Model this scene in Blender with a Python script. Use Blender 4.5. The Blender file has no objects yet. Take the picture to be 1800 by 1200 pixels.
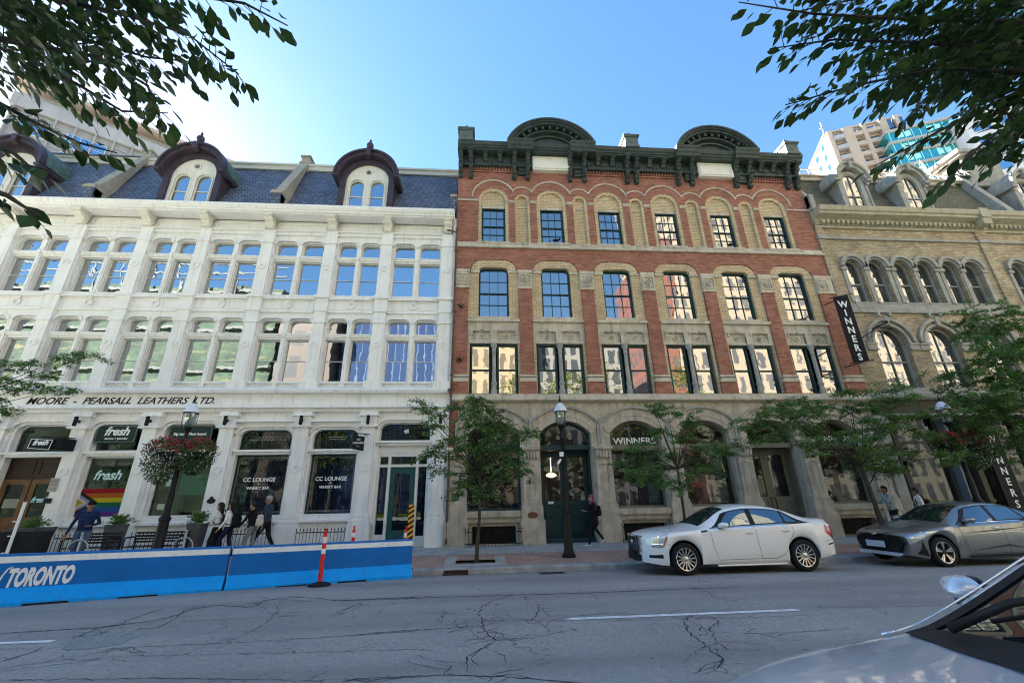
import bpy, bmesh, math, random
import numpy as np
from mathutils import Vector, Matrix
from mathutils.geometry import tessellate_polygon
R = math.radians
PI = math.pi
S = bpy.context.scene
random.seed(7)

# ---------------------------------------------------------------- camera, sky, sun, exposure
CAMZ = 1.49
def make_camera():
    yaw, pit, rol = R(4.4112), R(20.6438), R(-1.09965)
    fw = Vector((math.sin(yaw)*math.cos(pit), math.cos(yaw)*math.cos(pit), math.sin(pit)))
    rt = Vector((math.cos(yaw), -math.sin(yaw), 0))
    up = rt.cross(fw)
    r2 = rt*math.cos(rol)+up*math.sin(rol); u2 = up*math.cos(rol)-rt*math.sin(rol)
    cd = bpy.data.cameras.new('camera'); cam = bpy.data.objects.new('camera', cd)
    S.collection.objects.link(cam)
    cam.matrix_world = Matrix(((r2.x, u2.x, -fw.x, 0), (r2.y, u2.y, -fw.y, 0), (r2.z, u2.z, -fw.z, CAMZ), (0, 0, 0, 1)))
    cd.sensor_width = 36; cd.lens = 14.8; cd.clip_start = 0.05; cd.clip_end = 3000
    S.camera = cam
make_camera()
SUN_AZ, SUN_EL = R(-48), R(31)          # azimuth from +Y towards +X, elevation
W = bpy.data.worlds.new('World'); S.world = W; W.use_nodes = True
wn = W.node_tree.nodes; wl = W.node_tree.links
bg = wn['Background']
sky = wn.new('ShaderNodeTexSky'); sky.sky_type = 'NISHITA'; sky.sun_disc = False
sky.sun_elevation = SUN_EL; sky.sun_rotation = SUN_AZ
sky.air_density = 1.0; sky.dust_density = 0.22; sky.ozone_density = 2.0
ga = wn.new('ShaderNodeGamma'); ga.inputs[1].default_value = .8; wl.new(sky.outputs[0], ga.inputs[0])
hs = wn.new('ShaderNodeHueSaturation'); hs.inputs['Saturation'].default_value = 1.32; wl.new(ga.outputs[0], hs.inputs['Color'])
wl.new(hs.outputs[0], bg.inputs[0]); bg.inputs[1].default_value = 0.055
sd = bpy.data.lights.new('sun', 'SUN'); sd.energy = 5.0; sd.angle = R(0.5); sd.color = (1, .94, .84)
so = bpy.data.objects.new('sun', sd); S.collection.objects.link(so)
sdir = Vector((math.sin(SUN_AZ)*math.cos(SUN_EL), math.cos(SUN_AZ)*math.cos(SUN_EL), math.sin(SUN_EL)))
so.rotation_euler = sdir.to_track_quat('Z', 'Y').to_euler()
S.view_settings.view_transform = 'Standard'; S.view_settings.look = 'None'
S.view_settings.gamma = 1; S.view_settings.use_curve_mapping = False
S.view_settings.exposure = 3.2
S.render.engine = 'CYCLES'
S.cycles.max_bounces = 7; S.cycles.diffuse_bounces = 3; S.cycles.glossy_bounces = 3
S.cycles.transparent_max_bounces = 10; S.cycles.transmission_bounces = 3
S.cycles.caustics_reflective = False; S.cycles.caustics_refractive = False
S.cycles.sample_clamp_indirect = 6
S.cycles.use_denoising = True
S.cycles.pixel_filter_type = 'BLACKMAN_HARRIS'; S.cycles.filter_width = 1.1
try: S.cycles.denoiser = 'OPENIMAGEDENOISE'
except Exception: pass
# ---------------------------------------------------------------- object helpers
BASE = {}
def prop(o, label=None, cat=None, group=None, kind=None):
    if label: o['label'] = label
    if cat: o['category'] = cat
    if group: o['group'] = group
    if kind: o['kind'] = kind
    return o
def thing(name, label, cat, loc=(0, 0, 0), group=None, kind=None):
    o = bpy.data.objects.new(name, None); S.collection.objects.link(o)
    o.location = loc; o.empty_display_size = .2; BASE[o.name] = Vector(loc)
    return prop(o, label, cat, group, kind)
class MB:
    """collects geometry in world metres and links it as one mesh object"""
    def __init__(s): s.v = []; s.f = []; s.m = []
    def add(s, vs, fs, m=0):
        b = len(s.v); s.v += [tuple(p) for p in vs]
        for f in fs: s.f.append([b+i for i in f]); s.m.append(m)
    def box(s, x0, x1, y0, y1, z0, z1, m=0):
        s.add([(x0,y0,z0),(x1,y0,z0),(x1,y1,z0),(x0,y1,z0),(x0,y0,z1),(x1,y0,z1),(x1,y1,z1),(x0,y1,z1)],
              [(0,3,2,1),(4,5,6,7),(0,1,5,4),(1,2,6,5),(2,3,7,6),(3,0,4,7)], m)
    def obox(s, c, ax, ay, az, m=0):
        """box centred at c with half-axis vectors"""
        c = Vector(c); ax, ay, az = Vector(ax), Vector(ay), Vector(az)
        vs = [c+ax*i+ay*j+az*k for k in (-1,1) for j in (-1,1) for i in (-1,1)]
        s.add(vs, [(0,2,3,1),(4,5,7,6),(0,1,5,4),(1,3,7,5),(3,2,6,7),(2,0,4,6)], m)
    def poly(s, pts, y0, y1, m=0, mf=None):
        """outline in x,z extruded from y0 (front) to y1"""
        n = len(pts); tri = tessellate_polygon([[Vector((p[0], p[1], 0)) for p in pts]])
        ar = sum(pts[i][0]*pts[(i+1)%n][1]-pts[(i+1)%n][0]*pts[i][1] for i in range(n))
        if ar < 0: pts = pts[::-1]; tri = tessellate_polygon([[Vector((p[0], p[1], 0)) for p in pts]])
        vs = [(p[0], y0, p[1]) for p in pts]+[(p[0], y1, p[1]) for p in pts]
        s.add(vs, [orient(t, pts) for t in tri], m if mf is None else mf)
        s.add(vs, [tuple(n+i for i in orient(t, pts)[::-1]) for t in tri]+[(i, n+i, n+(i+1)%n, (i+1)%n) for i in range(n)], m)
    def wall(s, outer, holes, y, dep, m=0, mr=None, axis='y'):
        """flat sheet facing -Y with holes whose reveals go back by dep"""
        loops = [outer]+holes; flat = [p for l in loops for p in l]
        tri = tessellate_polygon([[Vector((p[0], p[1], 0)) for p in l] for l in loops])
        s.add([(p[0], y, p[1]) for p in flat], [orient(t, flat) for t in tri], m)
        for h in holes:
            n = len(h)
            s.add([(p[0], y, p[1]) for p in h]+[(p[0], y+dep, p[1]) for p in h],
                  [((i+1)%n, n+(i+1)%n, n+i, i) for i in range(n)], m if mr is None else mr)
    def band(s, a, b, y0, y1, m=0, closed=False):
        """solid strip between two polylines (x,z) of equal length"""
        n = len(a); k = n if closed else n-1
        vs = [(p[0], y0, p[1]) for p in a]+[(p[0], y0, p[1]) for p in b]+[(p[0], y1, p[1]) for p in a]+[(p[0], y1, p[1]) for p in b]
        fs = []
        for i in range(k):
            j = (i+1) % n
            fs += [(i, j, n+j, n+i), (2*n+i, i, n+i, 3*n+i) if False else (2*n+i, 2*n+j, j, i), (n+i, n+j, 3*n+j, 3*n+i), (3*n+i, 3*n+j, 2*n+j, 2*n+i)]
        if not closed: fs += [(0, n, 3*n, 2*n), (n-1, 3*n-1, 4*n-1, 2*n-1)]
        s.add(vs, fs, m)
    def sweepx(s, prof, x0, x1, m=0, caps=True):
        """closed profile in (y,z) swept along x"""
        n = len(prof)
        vs = [(x0, p[0], p[1]) for p in prof]+[(x1, p[0], p[1]) for p in prof]
        fs = [(i, n+i, n+(i+1)%n, (i+1)%n) for i in range(n)]
        if caps:
            tri = tessellate_polygon([[Vector((p[0], p[1], 0)) for p in prof]])
            fs += [tuple(t) for t in tri]+[tuple(n+i for i in t) for t in tri]
        s.add(vs, fs, m)
    def lathe(s, prof, c, seg=16, m=0, axis=(0,0,1), squash=1, caps=True):
        """profile [(r,h)] turned round an axis through c"""
        ax = Vector(axis).normalized(); q = ax.to_track_quat('Z', 'Y'); c = Vector(c); n = len(prof)
        vs = []
        for k in range(seg):
            a = 2*PI*k/seg
            for r, h in prof: vs.append(c+q @ Vector((r*math.cos(a), r*math.sin(a)*squash, h)))
        fs = []
        for k in range(seg):
            k2 = (k+1) % seg
            for i in range(n-1): fs.append((k*n+i, k2*n+i, k2*n+i+1, k*n+i+1))
        if caps and prof[0][0] > 1e-4: fs.append(tuple(k*n for k in range(seg))[::-1])
        if caps and prof[-1][0] > 1e-4: fs.append(tuple(k*n+n-1 for k in range(seg)))
        s.add(vs, fs, m)
    def tube(s, pts, r, seg=8, m=0, closed=False):
        """tube through points; r number or list"""
        pts = [Vector(p) for p in pts]; n = len(pts)
        rs = r if isinstance(r, (list, tuple)) else [r]*n
        vs = []; u = None
        for i, p in enumerate(pts):
            a = pts[(i-1) % n] if closed else pts[max(i-1, 0)]
            b = pts[(i+1) % n] if closed else pts[min(i+1, n-1)]
            t = (b-a).normalized() if (b-a).length > 1e-9 else Vector((0, 0, 1))
            if u is None: u = t.orthogonal().normalized()
            else:
                u = u-t*u.dot(t)
                u = u.normalized() if u.length > 1e-6 else t.orthogonal().normalized()
            w = t.cross(u)
            for k in range(seg):
                an = 2*PI*k/seg; vs.append(p+(u*math.cos(an)+w*math.sin(an))*rs[i])
        fs = []
        for i in range(n if closed else n-1):
            j = (i+1) % n
            for k in range(seg):
                k2 = (k+1) % seg; fs.append((i*seg+k, i*seg+k2, j*seg+k2, j*seg+k))
        if not closed: fs += [tuple(range(seg))[::-1], tuple((n-1)*seg+k for k in range(seg))]
        s.add(vs, fs, m)
    def ball(s, c, r, seg=10, m=0, sz=1):
        n = 6
        s.lathe([(r*math.sin(PI*i/n)+(1e-5), -r*sz*math.cos(PI*i/n)) for i in range(n+1)], c, seg, m)
    def build(s, name, mats, parent=None, base=None, smooth=False, **kw):
        if base is None: base = BASE[parent.name] if parent is not None else Vector((0, 0, 0))
        base = Vector(base); me = bpy.data.meshes.new(name)
        bx, by, bz = base
        me.from_pydata([(p[0]-bx, p[1]-by, p[2]-bz) for p in s.v], [], s.f)
        if not isinstance(mats, (list, tuple)): mats = [mats]
        for mt in mats: me.materials.append(mt)
        if len(mats) > 1: me.polygons.foreach_set('material_index', s.m)
        if smooth: me.polygons.foreach_set('use_smooth', [True]*len(s.f))
        me.update()
        o = bpy.data.objects.new(name, me); S.collection.objects.link(o)
        BASE[o.name] = base
        if parent is not None: o.parent = parent
        else: o.location = base
        if smooth == 'auto':
            me.set_sharp_from_angle(angle=R(38))
        return prop(o, **kw)
def orient(t, pts):
    a, b, c = (pts[i] for i in t)
    return tuple(t) if (b[0]-a[0])*(c[1]-a[1])-(b[1]-a[1])*(c[0]-a[0]) > 0 else tuple(t)[::-1]
def copy_tree(o, parent=None):
    c = o.copy(); S.collection.objects.link(c)
    if parent is not None: c.parent = parent
    for ch in list(o.children): copy_tree(ch, c)
    return c
# outlines (x,z), counter-clockwise from bottom left
def rect(x0, x1, z0, z1): return [(x0, z0), (x1, z0), (x1, z1), (x0, z1)]
def toparc(x0, x1, z1, rx, rz, n=6):
    """left-to-right path of a top with rounded corners; z1 the crown"""
    a = [(x0+rx-rx*math.cos(PI/2*i/n), z1-rz+rz*math.sin(PI/2*i/n)) for i in range(n+1)]
    b = [(x0+x1-p[0], p[1]) for p in a[::-1]]
    if abs(a[-1][0]-b[0][0]) < 1e-6: b = b[1:]
    return a+b
def rr(x0, x1, z0, z1, rx, rz=None, n=6):
    return [(x0, z0), (x1, z0)]+toparc(x0, x1, z1, rx, rz or rx, n)[::-1]
def segpath(x0, x1, zs, rise, n=12):
    w = (x1-x0)/2; rad = (w*w+rise*rise)/(2*rise); cx = (x0+x1)/2; cz = zs+rise-rad; a = math.asin(min(1, w/rad))
    if rise > w: a = PI-a
    return [(cx+rad*math.sin(-a+2*a*i/n), cz+rad*math.cos(-a+2*a*i/n)) for i in range(n+1)]
def seg(x0, x1, z0, zs, rise, n=12): return [(x0, z0), (x1, z0)]+segpath(x0, x1, zs, rise, n)[::-1]
def inset(poly, d, closed=True):
    n = len(poly); out = []
    ar = sum(poly[i][0]*poly[(i+1)%n][1]-poly[(i+1)%n][0]*poly[i][1] for i in range(n)) if closed else 1
    sg = 1 if ar > 0 else -1
    for i, p in enumerate(poly):
        a = poly[i-1] if (closed or i > 0) else None; b = poly[(i+1) % n] if (closed or i < n-1) else None
        def nr(q, w):
            dx, dz = w[0]-q[0], w[1]-q[1]; l = math.hypot(dx, dz) or 1e-9; return (-dz/l*sg, dx/l*sg)
        ns = ([nr(a, p)] if a else [])+([nr(p, b)] if b else [])
        nx = sum(q[0] for q in ns)/len(ns); nz = sum(q[1] for q in ns)/len(ns); l2 = nx*nx+nz*nz or 1e-9
        k = min(1/l2, 2.5) if len(ns) == 2 else 1
        out.append((p[0]+nx*d*k, p[1]+nz*d*k))
    return out
def frame(mb, poly, w, y0, y1, m=0):
    if sum(poly[i][0]*poly[(i+1)%len(poly)][1]-poly[(i+1)%len(poly)][0]*poly[i][1] for i in range(len(poly))) < 0: poly = poly[::-1]
    q = inset(poly, w); n = len(poly)
    mb.band(poly[::-1], q[::-1], y0, y1, m, closed=True)
def pane(mb, poly, y, m=0, tilt=0.004):
    n = len(poly); tri = tessellate_polygon([[Vector((p[0], p[1], 0)) for p in poly]])
    ax, az = random.uniform(-tilt, tilt), random.uniform(-tilt, tilt)
    cx = sum(p[0] for p in poly)/n; cz = sum(p[1] for p in poly)/n
    mb.add([(p[0], y+(p[0]-cx)*ax+(p[1]-cz)*az, p[1]) for p in poly], [orient(t, poly) for t in tri], m)
def text(s, size, loc, mat, name='lettering', parent=None, shear=0, bold=0, ext=.006, align='CENTER', rot=(PI/2, 0, 0), sx=1, **kw):
    cu = bpy.data.curves.new(name, 'FONT'); cu.body = s; cu.size = size; cu.shear = shear; cu.offset = bold; cu.extrude = ext
    cu.align_x = align; cu.space_line = .9; cu.resolution_u = 3
    o = bpy.data.objects.new('tmp', cu); S.collection.objects.link(o)
    dg = bpy.context.evaluated_depsgraph_get(); me = bpy.data.meshes.new_from_object(o.evaluated_get(dg))
    bpy.data.objects.remove(o); bpy.data.curves.remove(cu)
    me.materials.clear(); me.materials.append(mat); me.name = name
    from mathutils import Euler
    base = BASE[parent.name] if parent is not None else Vector(loc)
    me.transform(Matrix.Translation(Vector(loc)-base) @ Euler(rot).to_matrix().to_4x4() @ Matrix.Diagonal((sx, 1, 1, 1)))
    t = bpy.data.objects.new(name, me); S.collection.objects.link(t); BASE[t.name] = base
    if parent is not None: t.parent = parent
    else: t.location = base
    return prop(t, **kw)

# ---------------------------------------------------------------- materials
def newmat(name):
    m = bpy.data.materials.new(name); m.use_nodes = True
    return m, m.node_tree.nodes, m.node_tree.links, m.node_tree.nodes['Principled BSDF']
def coords(n, l, sc=(1, 1, 1)):
    t = n.new('ShaderNodeTexCoord'); mp = n.new('ShaderNodeMapping'); mp.inputs['Scale'].default_value = sc
    l.new(t.outputs['Object'], mp.inputs[0]); return mp.outputs[0]
def noise(n, l, vec, scale, detail=4, rough=.6):
    t = n.new('ShaderNodeTexNoise'); t.inputs['Scale'].default_value = scale; t.inputs['Detail'].default_value = detail
    t.inputs['Roughness'].default_value = rough; l.new(vec, t.inputs['Vector']); return t.outputs['Fac']
def ramp(n, l, fac, stops):
    r = n.new('ShaderNodeValToRGB'); e = r.color_ramp.elements
    while len(e) < len(stops): e.new(.5)
    for i, (p, c) in enumerate(stops):
        e[i].position = p; e[i].color = (*c, 1) if len(c) == 3 else c
    l.new(fac, r.inputs[0]); return r.outputs[0]
def mix(n, l, fac, a, b, typ='MIX'):
    m = n.new('ShaderNodeMix'); m.data_type = 'RGBA'; m.blend_type = typ
    for s_, v in ((m.inputs[0], fac), (m.inputs[6], a), (m.inputs[7], b)):
        if hasattr(v, 'is_linked') or hasattr(v, 'links'): l.new(v, s_)
        else: s_.default_value = v if isinstance(v, (int, float)) else (*v, 1)
    return m.outputs[2]
def bump(n, l, h, p, dist=.01, st=1):
    b = n.new('ShaderNodeBump'); b.inputs['Distance'].default_value = dist; b.inputs['Strength'].default_value = st
    l.new(h, b.inputs['Height']); l.new(b.outputs[0], p.inputs['Normal']); return b
def M(name, col, rough=.6, metal=0, var=.15, vs=3, bm=0, bs=40, streak=0, dirt=None, spec=.22, coat=0, scuff=0):
    m, n, l, p = newmat(name); p.inputs['Roughness'].default_value = rough; p.inputs['Metallic'].default_value = metal
    p.inputs['Specular IOR Level'].default_value = spec
    if coat: p.inputs['Coat Weight'].default_value = coat; p.inputs['Coat Roughness'].default_value = .04
    v = coords(n, l); c = (*col, 1)
    f = noise(n, l, v, vs)
    lo = tuple(x*(1-var) for x in col); hi = tuple(min(1, x*(1+var)) for x in col)
    cc = ramp(n, l, f, [(.3, lo), (.7, hi)])
    if streak:
        v2 = coords(n, l, (5, 5, .35)); g = noise(n, l, v2, 1.3, 5, .65)
        g2 = ramp(n, l, g, [(.52, (0, 0, 0)), (.75, (streak, streak, streak))])
        cc = mix(n, l, g2, cc, dirt or (.12, .1, .08))
    if scuff:
        g5 = noise(n, l, coords(n, l, (1, 1, 2.5)), 5, 8, .75); cc = mix(n, l, ramp(n, l, g5, [(.60, (0, 0, 0)), (.66, (scuff,)*3)]), cc, dirt or (.1, .1, .1))
    l.new(cc, p.inputs['Base Color'])
    if bm: bump(n, l, noise(n, l, v, bs, 5), p, bm)
    return m
def brick(name, c1, c2, mortar, bw=.215, rh=.075, ms=.008, dirt=.35, bmp=.004, swap=False, offs=.5, rough=.85):
    m, n, l, p = newmat(name); p.inputs['Roughness'].default_value = rough; p.inputs['Specular IOR Level'].default_value = .25
    t = n.new('ShaderNodeTexCoord'); sp = n.new('ShaderNodeSeparateXYZ'); cb = n.new('ShaderNodeCombineXYZ')
    l.new(t.outputs['Object'], sp.inputs[0]); ad = n.new('ShaderNodeMath'); ad.operation = 'ADD'
    l.new(sp.outputs[0], ad.inputs[0]); l.new(sp.outputs[1], ad.inputs[1])
    if swap: l.new(ad.outputs[0], cb.inputs[1]); l.new(sp.outputs[2], cb.inputs[0])
    else: l.new(ad.outputs[0], cb.inputs[0]); l.new(sp.outputs[2], cb.inputs[1])
    b = n.new('ShaderNodeTexBrick'); l.new(cb.outputs[0], b.inputs['Vector'])
    b.inputs['Scale'].default_value = 1; b.inputs['Brick Width'].default_value = bw; b.inputs['Row Height'].default_value = rh
    b.inputs['Mortar Size'].default_value = ms; b.inputs['Mortar Smooth'].default_value = .3; b.offset = offs
    b.inputs['Color1'].default_value = (*c1, 1); b.inputs['Color2'].default_value = (*c2, 1); b.inputs['Mortar'].default_value = (*mortar, 1)
    v = t.outputs['Object']; g = noise(n, l, v, 1.1, 6, .7)
    gg = ramp(n, l, g, [(.42, (0, 0, 0)), (.72, (dirt, dirt, dirt))])
    c = mix(n, l, gg, b.outputs['Color'], (.06, .045, .04))
    g3 = noise(n, l, v, 14, 3); c = mix(n, l, ramp(n, l, g3, [(.4, (0, 0, 0)), (.8, (.35, .35, .35))]), c, tuple(min(1, x*1.6) for x in c1))
    g4 = noise(n, l, coords(n, l, (6, 6, .4)), 1.1, 5); c = mix(n, l, ramp(n, l, g4, [(.58, (0, 0, 0)), (.8, (dirt*.8,)*3)]), c, (.05, .04, .035))
    l.new(c, p.inputs['Base Color'])
    inv = n.new('ShaderNodeMath'); inv.operation = 'SUBTRACT'; inv.inputs[0].default_value = 1; l.new(b.outputs['Fac'], inv.inputs[1])
    bump(n, l, inv.outputs[0], p, bmp)
    return m
def glassy(name, dark=(.02, .025, .03), refl=.6, tint=(.85, .93, 1), wave=.010, wsc=1.6, through=0):
    """window glass: a mirror sheet mixed with a dark (or clear) body, gently wavy"""
    m, n, l, p = newmat(name); out = n['Material Output']
    p.inputs['Base Color'].default_value = (*dark, 1); p.inputs['Roughness'].default_value = .3; p.inputs['Specular IOR Level'].default_value = 0
    g = n.new('ShaderNodeBsdfGlossy'); g.inputs['Color'].default_value = (*tint, 1); g.inputs['Roughness'].default_value = .012
    b = n.new('ShaderNodeBump'); b.inputs['Distance'].default_value = wave; v = coords(n, l, (1, 1, .7))
    l.new(noise(n, l, v, wsc, 2), b.inputs['Height']); l.new(b.outputs[0], g.inputs['Normal'])
    x = n.new('ShaderNodeMixShader'); x.inputs[0].default_value = refl
    if through:
        tr = n.new('ShaderNodeBsdfTransparent'); tr.inputs[0].default_value = (.8, .88, .85, 1)
        x2 = n.new('ShaderNodeMixShader'); x2.inputs[0].default_value = through
        l.new(p.outputs[0], x2.inputs[1]); l.new(tr.outputs[0], x2.inputs[2]); l.new(x2.outputs[0], x.inputs[1])
    else: l.new(p.outputs[0], x.inputs[1])
    l.new(g.outputs[0], x.inputs[2]); l.new(x.outputs[0], out.inputs[0]); return m
def emis(name, col, st):
    m, n, l, p = newmat(name); p.inputs['Emission Color'].default_value = (*col, 1); p.inputs['Emission Strength'].default_value = st
    p.inputs['Base Color'].default_value = (*col, 1); return m
def leafmat(name, c, c2, tr=.35):
    m, n, l, p = newmat(name); p.inputs['Roughness'].default_value = .5; p.inputs['Specular IOR Level'].default_value = .35
    oi = n.new('ShaderNodeObjectInfo'); v = coords(n, l); f = noise(n, l, v, 2.2, 3)
    wn_ = n.new('ShaderNodeTexWhiteNoise'); wn_.noise_dimensions = '3D'
    geo = n.new('ShaderNodeNewGeometry')
    cc = mix(n, l, ramp(n, l, f, [(.35, (0, 0, 0)), (.65, (1, 1, 1))]), c, c2)
    rn = n.new('ShaderNodeMapRange'); rn.inputs[3].default_value = .6; rn.inputs[4].default_value = 1.35
    l.new(geo.outputs['Random Per Island'], rn.inputs[0])
    hs = n.new('ShaderNodeHueSaturation'); l.new(rn.outputs[0], hs.inputs['Value']); l.new(cc, hs.inputs['Color'])
    l.new(hs.outputs[0], p.inputs['Base Color'])
    t = n.new('ShaderNodeBsdfTranslucent'); l.new(hs.outputs[0], t.inputs[0])
    x = n.new('ShaderNodeMixShader'); x.inputs[0].default_value = tr
    l.new(p.outputs[0], x.inputs[1]); l.new(t.outputs[0], x.inputs[2]); l.new(x.outputs[0], n['Material Output'].inputs[0]); return m
K = {}
K['white'] = M('white_paint', (.88, .87, .84), .55, var=.05, vs=1.2, bm=.002, bs=30, streak=.45, dirt=(.46, .43, .37), scuff=.15)
K['white2'] = M('white_wood_paint', (.74, .73, .69), .5, var=.06, vs=4)
K['cream'] = M('cream_paint', (.80, .77, .68), .55, var=.06, vs=3, streak=.15, dirt=(.4, .34, .24))
K['purple'] = M('plum_painted_metal', (.06, .045, .06), .45, var=.2, vs=3, streak=.25, dirt=(.2, .16, .15))
K['patina'] = M('green_copper', (.10, .16, .14), .6, var=.4, vs=5)
K['slate'] = brick('slate', (.10, .125, .18), (.18, .215, .29), (.025, .03, .05), .27, .19, .018, dirt=.25, bmp=.006, rough=.55)
K['slate2'] = brick('grey_shingles', (.13, .12, .085), (.19, .175, .13), (.05, .045, .035), .25, .11, .008, dirt=.45, bmp=.006)
K['brick'] = brick('red_brick', (.26, .08, .05), (.46, .19, .125), (.34, .23, .18), .26, .088, .013, dirt=.35)
K['ybrick'] = brick('buff_brick', (.60, .45, .26), (.76, .61, .40), (.28, .22, .15), .26, .088, .012, dirt=.3)
K['ybrick2'] = brick('weathered_buff_brick', (.36, .28, .17), (.60, .50, .35), (.24, .19, .14), .26, .088, .012, dirt=.55)
K['stone'] = M('sandstone', (.56, .50, .40), .8, var=.22, vs=2, bm=.006, bs=18, streak=.5, dirt=(.10, .085, .07), spec=.2)
K['stone2'] = M('dark_weathered_stone', (.50, .445, .36), .85, var=.25, vs=2.5, bm=.01, bs=14, streak=.55, dirt=(.07, .06, .05), spec=.2)
K['stone3'] = M('grey_stone', (.36, .35, .31), .8, var=.2, vs=3, bm=.004, bs=20, streak=.4, dirt=(.1, .09, .08), spec=.2)
K['cornice'] = M('dark_green_cornice_paint', (.052, .068, .062), .45, var=.3, vs=3, streak=.3, dirt=(.11, .12, .11))
K['teal'] = M('dark_teal_paint', (.018, .05, .055), .4, var=.2, vs=3)
K['tealdoor'] = M('teal_door_paint', (.02, .085, .085), .35, var=.15, vs=3)
K['olive'] = M('olive_grey_paint', (.19, .18, .13), .5, var=.15)
K['black'] = M('black_paint', (.012, .012, .014), .75, var=.3)
K['iron'] = M('black_iron', (.007, .007, .008), .5, var=.3, spec=.25)
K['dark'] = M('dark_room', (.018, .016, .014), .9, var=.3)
K['curtain'] = M('navy_curtain', (.014, .02, .045), .8, var=.3)
K['wood'] = M('brown_wood', (.16, .075, .032), .5, var=.3, vs=6)
K['dwood'] = M('dark_brown_wood', (.035, .018, .012), .5, var=.3)
K['gl'] = glassy('upper_window_glass', refl=.55, tint=(.86, .94, 1), wave=.0016)
K['gl2'] = glassy('sash_window_glass', refl=.38, tint=(1, .98, .95), wave=.0022)
K['glg'] = glassy('shop_window_glass', refl=.06, through=.9, wave=.0012)
K['glk'] = glassy('dark_shop_glass', (.008, .01, .014), refl=.035, wave=.002)
K['wtext'] = M('white_lettering', (.85, .87, .85), .5, var=0)
K['ctext'] = M('pale_green_lettering', (.55, .8, .75), .5, var=0)
K['btext'] = M('black_lettering', (.02, .018, .018), .6, var=0)
# ---------------------------------------------------------------- ground, road, pavement
def rz(Y): return -.09-.14*min(max((Y-9)/3, 0), 1)**1.3
def asphalt():
    m, n, l, p = newmat('asphalt'); p.inputs['Roughness'].default_value = .82; p.inputs['Specular IOR Level'].default_value = .3
    v = coords(n, l); a = noise(n, l, v, 38, 6, .85); b = noise(n, l, v, .55, 5, .6); c = noise(n, l, coords(n, l, (.12, 1.3, 1)), 1.5, 4)
    col = ramp(n, l, a, [(.30, (.15, .142, .132)), (.48, (.33, .315, .29)), (.56, (.37, .352, .322)), (.72, (.68, .65, .60))])
    col = mix(n, l, ramp(n, l, b, [(.35, (0, 0, 0)), (.7, (.5, .5, .5))]), col, (.22, .212, .20))
    col = mix(n, l, ramp(n, l, c, [(.45, (0, 0, 0)), (.75, (.5, .5, .5))]), col, (.36, .35, .335))
    vo = n.new('ShaderNodeTexVoronoi'); vo.feature = 'DISTANCE_TO_EDGE'; vo.inputs['Scale'].default_value = .75
    wv = n.new('ShaderNodeVectorMath'); wv.operation = 'ADD'; nz = n.new('ShaderNodeTexNoise'); nz.inputs['Scale'].default_value = 2.2; nz.inputs['Detail'].default_value = 6
    l.new(v, nz.inputs['Vector']); sc = n.new('ShaderNodeVectorMath'); sc.operation = 'SCALE'; sc.inputs['Scale'].default_value = .7
    l.new(nz.outputs['Color'], sc.inputs[0]); l.new(v, wv.inputs[0]); l.new(sc.outputs[0], wv.inputs[1]); l.new(wv.outputs[0], vo.inputs['Vector'])
    ck = ramp(n, l, vo.outputs['Distance'], [(.0, (.8, .8, .8)), (.008, (0, 0, 0))]); msk = ramp(n, l, noise(n, l, v, .5, 2), [(.5, (0, 0, 0)), (.62, (1, 1, 1))])
    ck2 = mix(n, l, 1.0, ck, msk, 'MULTIPLY')
    col = mix(n, l, ck2, col, (.022, .023, .026))
    md = noise(n, l, v, 11, 6, .8); col = mix(n, l, .75, col, ramp(n, l, md, [(.33, (.45, .45, .45)), (.5, (.5, .5, .5)), (.68, (.62, .62, .62))]), 'OVERLAY')
    tl = noise(n, l, coords(n, l, (.02, .9, 1)), 1.0, 2); col = mix(n, l, ramp(n, l, tl, [(.42, (0, 0, 0)), (.62, (.45, .45, .45))]), col, (.17, .165, .158))
    sp = ramp(n, l, noise(n, l, v, 7, 3, .7), [(.66, (0, 0, 0)), (.74, (.6, .6, .6))]); col = mix(n, l, sp, col, (.045, .048, .052))
    l.new(col, p.inputs['Base Color']); bump(n, l, a, p, .006); return m
K['asph'] = asphalt(); K['crack'] = M('dark_crack_filler', (.06, .06, .062), .8, var=.4, vs=9); K['patch'] = M('lighter_asphalt_patch', (.26, .265, .255), .85, var=.25, vs=20)
K['conc'] = M('pavement_concrete', (.38, .38, .37), .85, var=.2, vs=2, bm=.003, bs=60, streak=.2)
K['kerb'] = M('kerb_concrete', (.32, .325, .32), .85, var=.3, vs=3, bm=.004, bs=40)
K['paver'] = brick('red_brown_pavers', (.36, .25, .21), (.44, .31, .26), (.13, .115, .105), .4, .2, .008, dirt=.35, bmp=.004)
def flatbrick(m):      # pavers lie flat: use x,y instead of x,z
    n, l = m.node_tree.nodes, m.node_tree.links; cb = [x for x in n if x.type == 'COMBXYZ'][0]; sp = [x for x in n if x.type == 'SEPXYZ'][0]
    for k in list(l):
        if k.to_node == cb: l.remove(k)
    l.new(sp.outputs[0], cb.inputs[0]); l.new(sp.outputs[1], cb.inputs[1])
flatbrick(K['paver'])
K['line'] = M('road_paint', (.72, .73, .72), .6, var=.25, vs=12)
K['earth'] = M('soil', (.05, .04, .03), .95, var=.4, vs=12, bm=.02, bs=20)
K['lawn'] = M('lawn_grass', (.10, .17, .03), .9, var=.4, vs=6, bm=.03, bs=60)
g = MB(); g.add([(-900, -900, -.5), (900, -900, -.5), (900, 900, -.5), (-900, 900, -.5)], [(0, 1, 2, 3)]); g.build('ground', K['conc'], kind='structure')
g = MB(); ys = [-.05, 4, 8, 9, 9.5, 10, 10.5, 11, 11.5, 12.0]
for a, b in zip(ys, ys[1:]): g.add([(-140, a, rz(a)), (140, a, rz(a)), (140, b, rz(b)), (-140, b, rz(b))], [(0, 1, 2, 3)])
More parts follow.
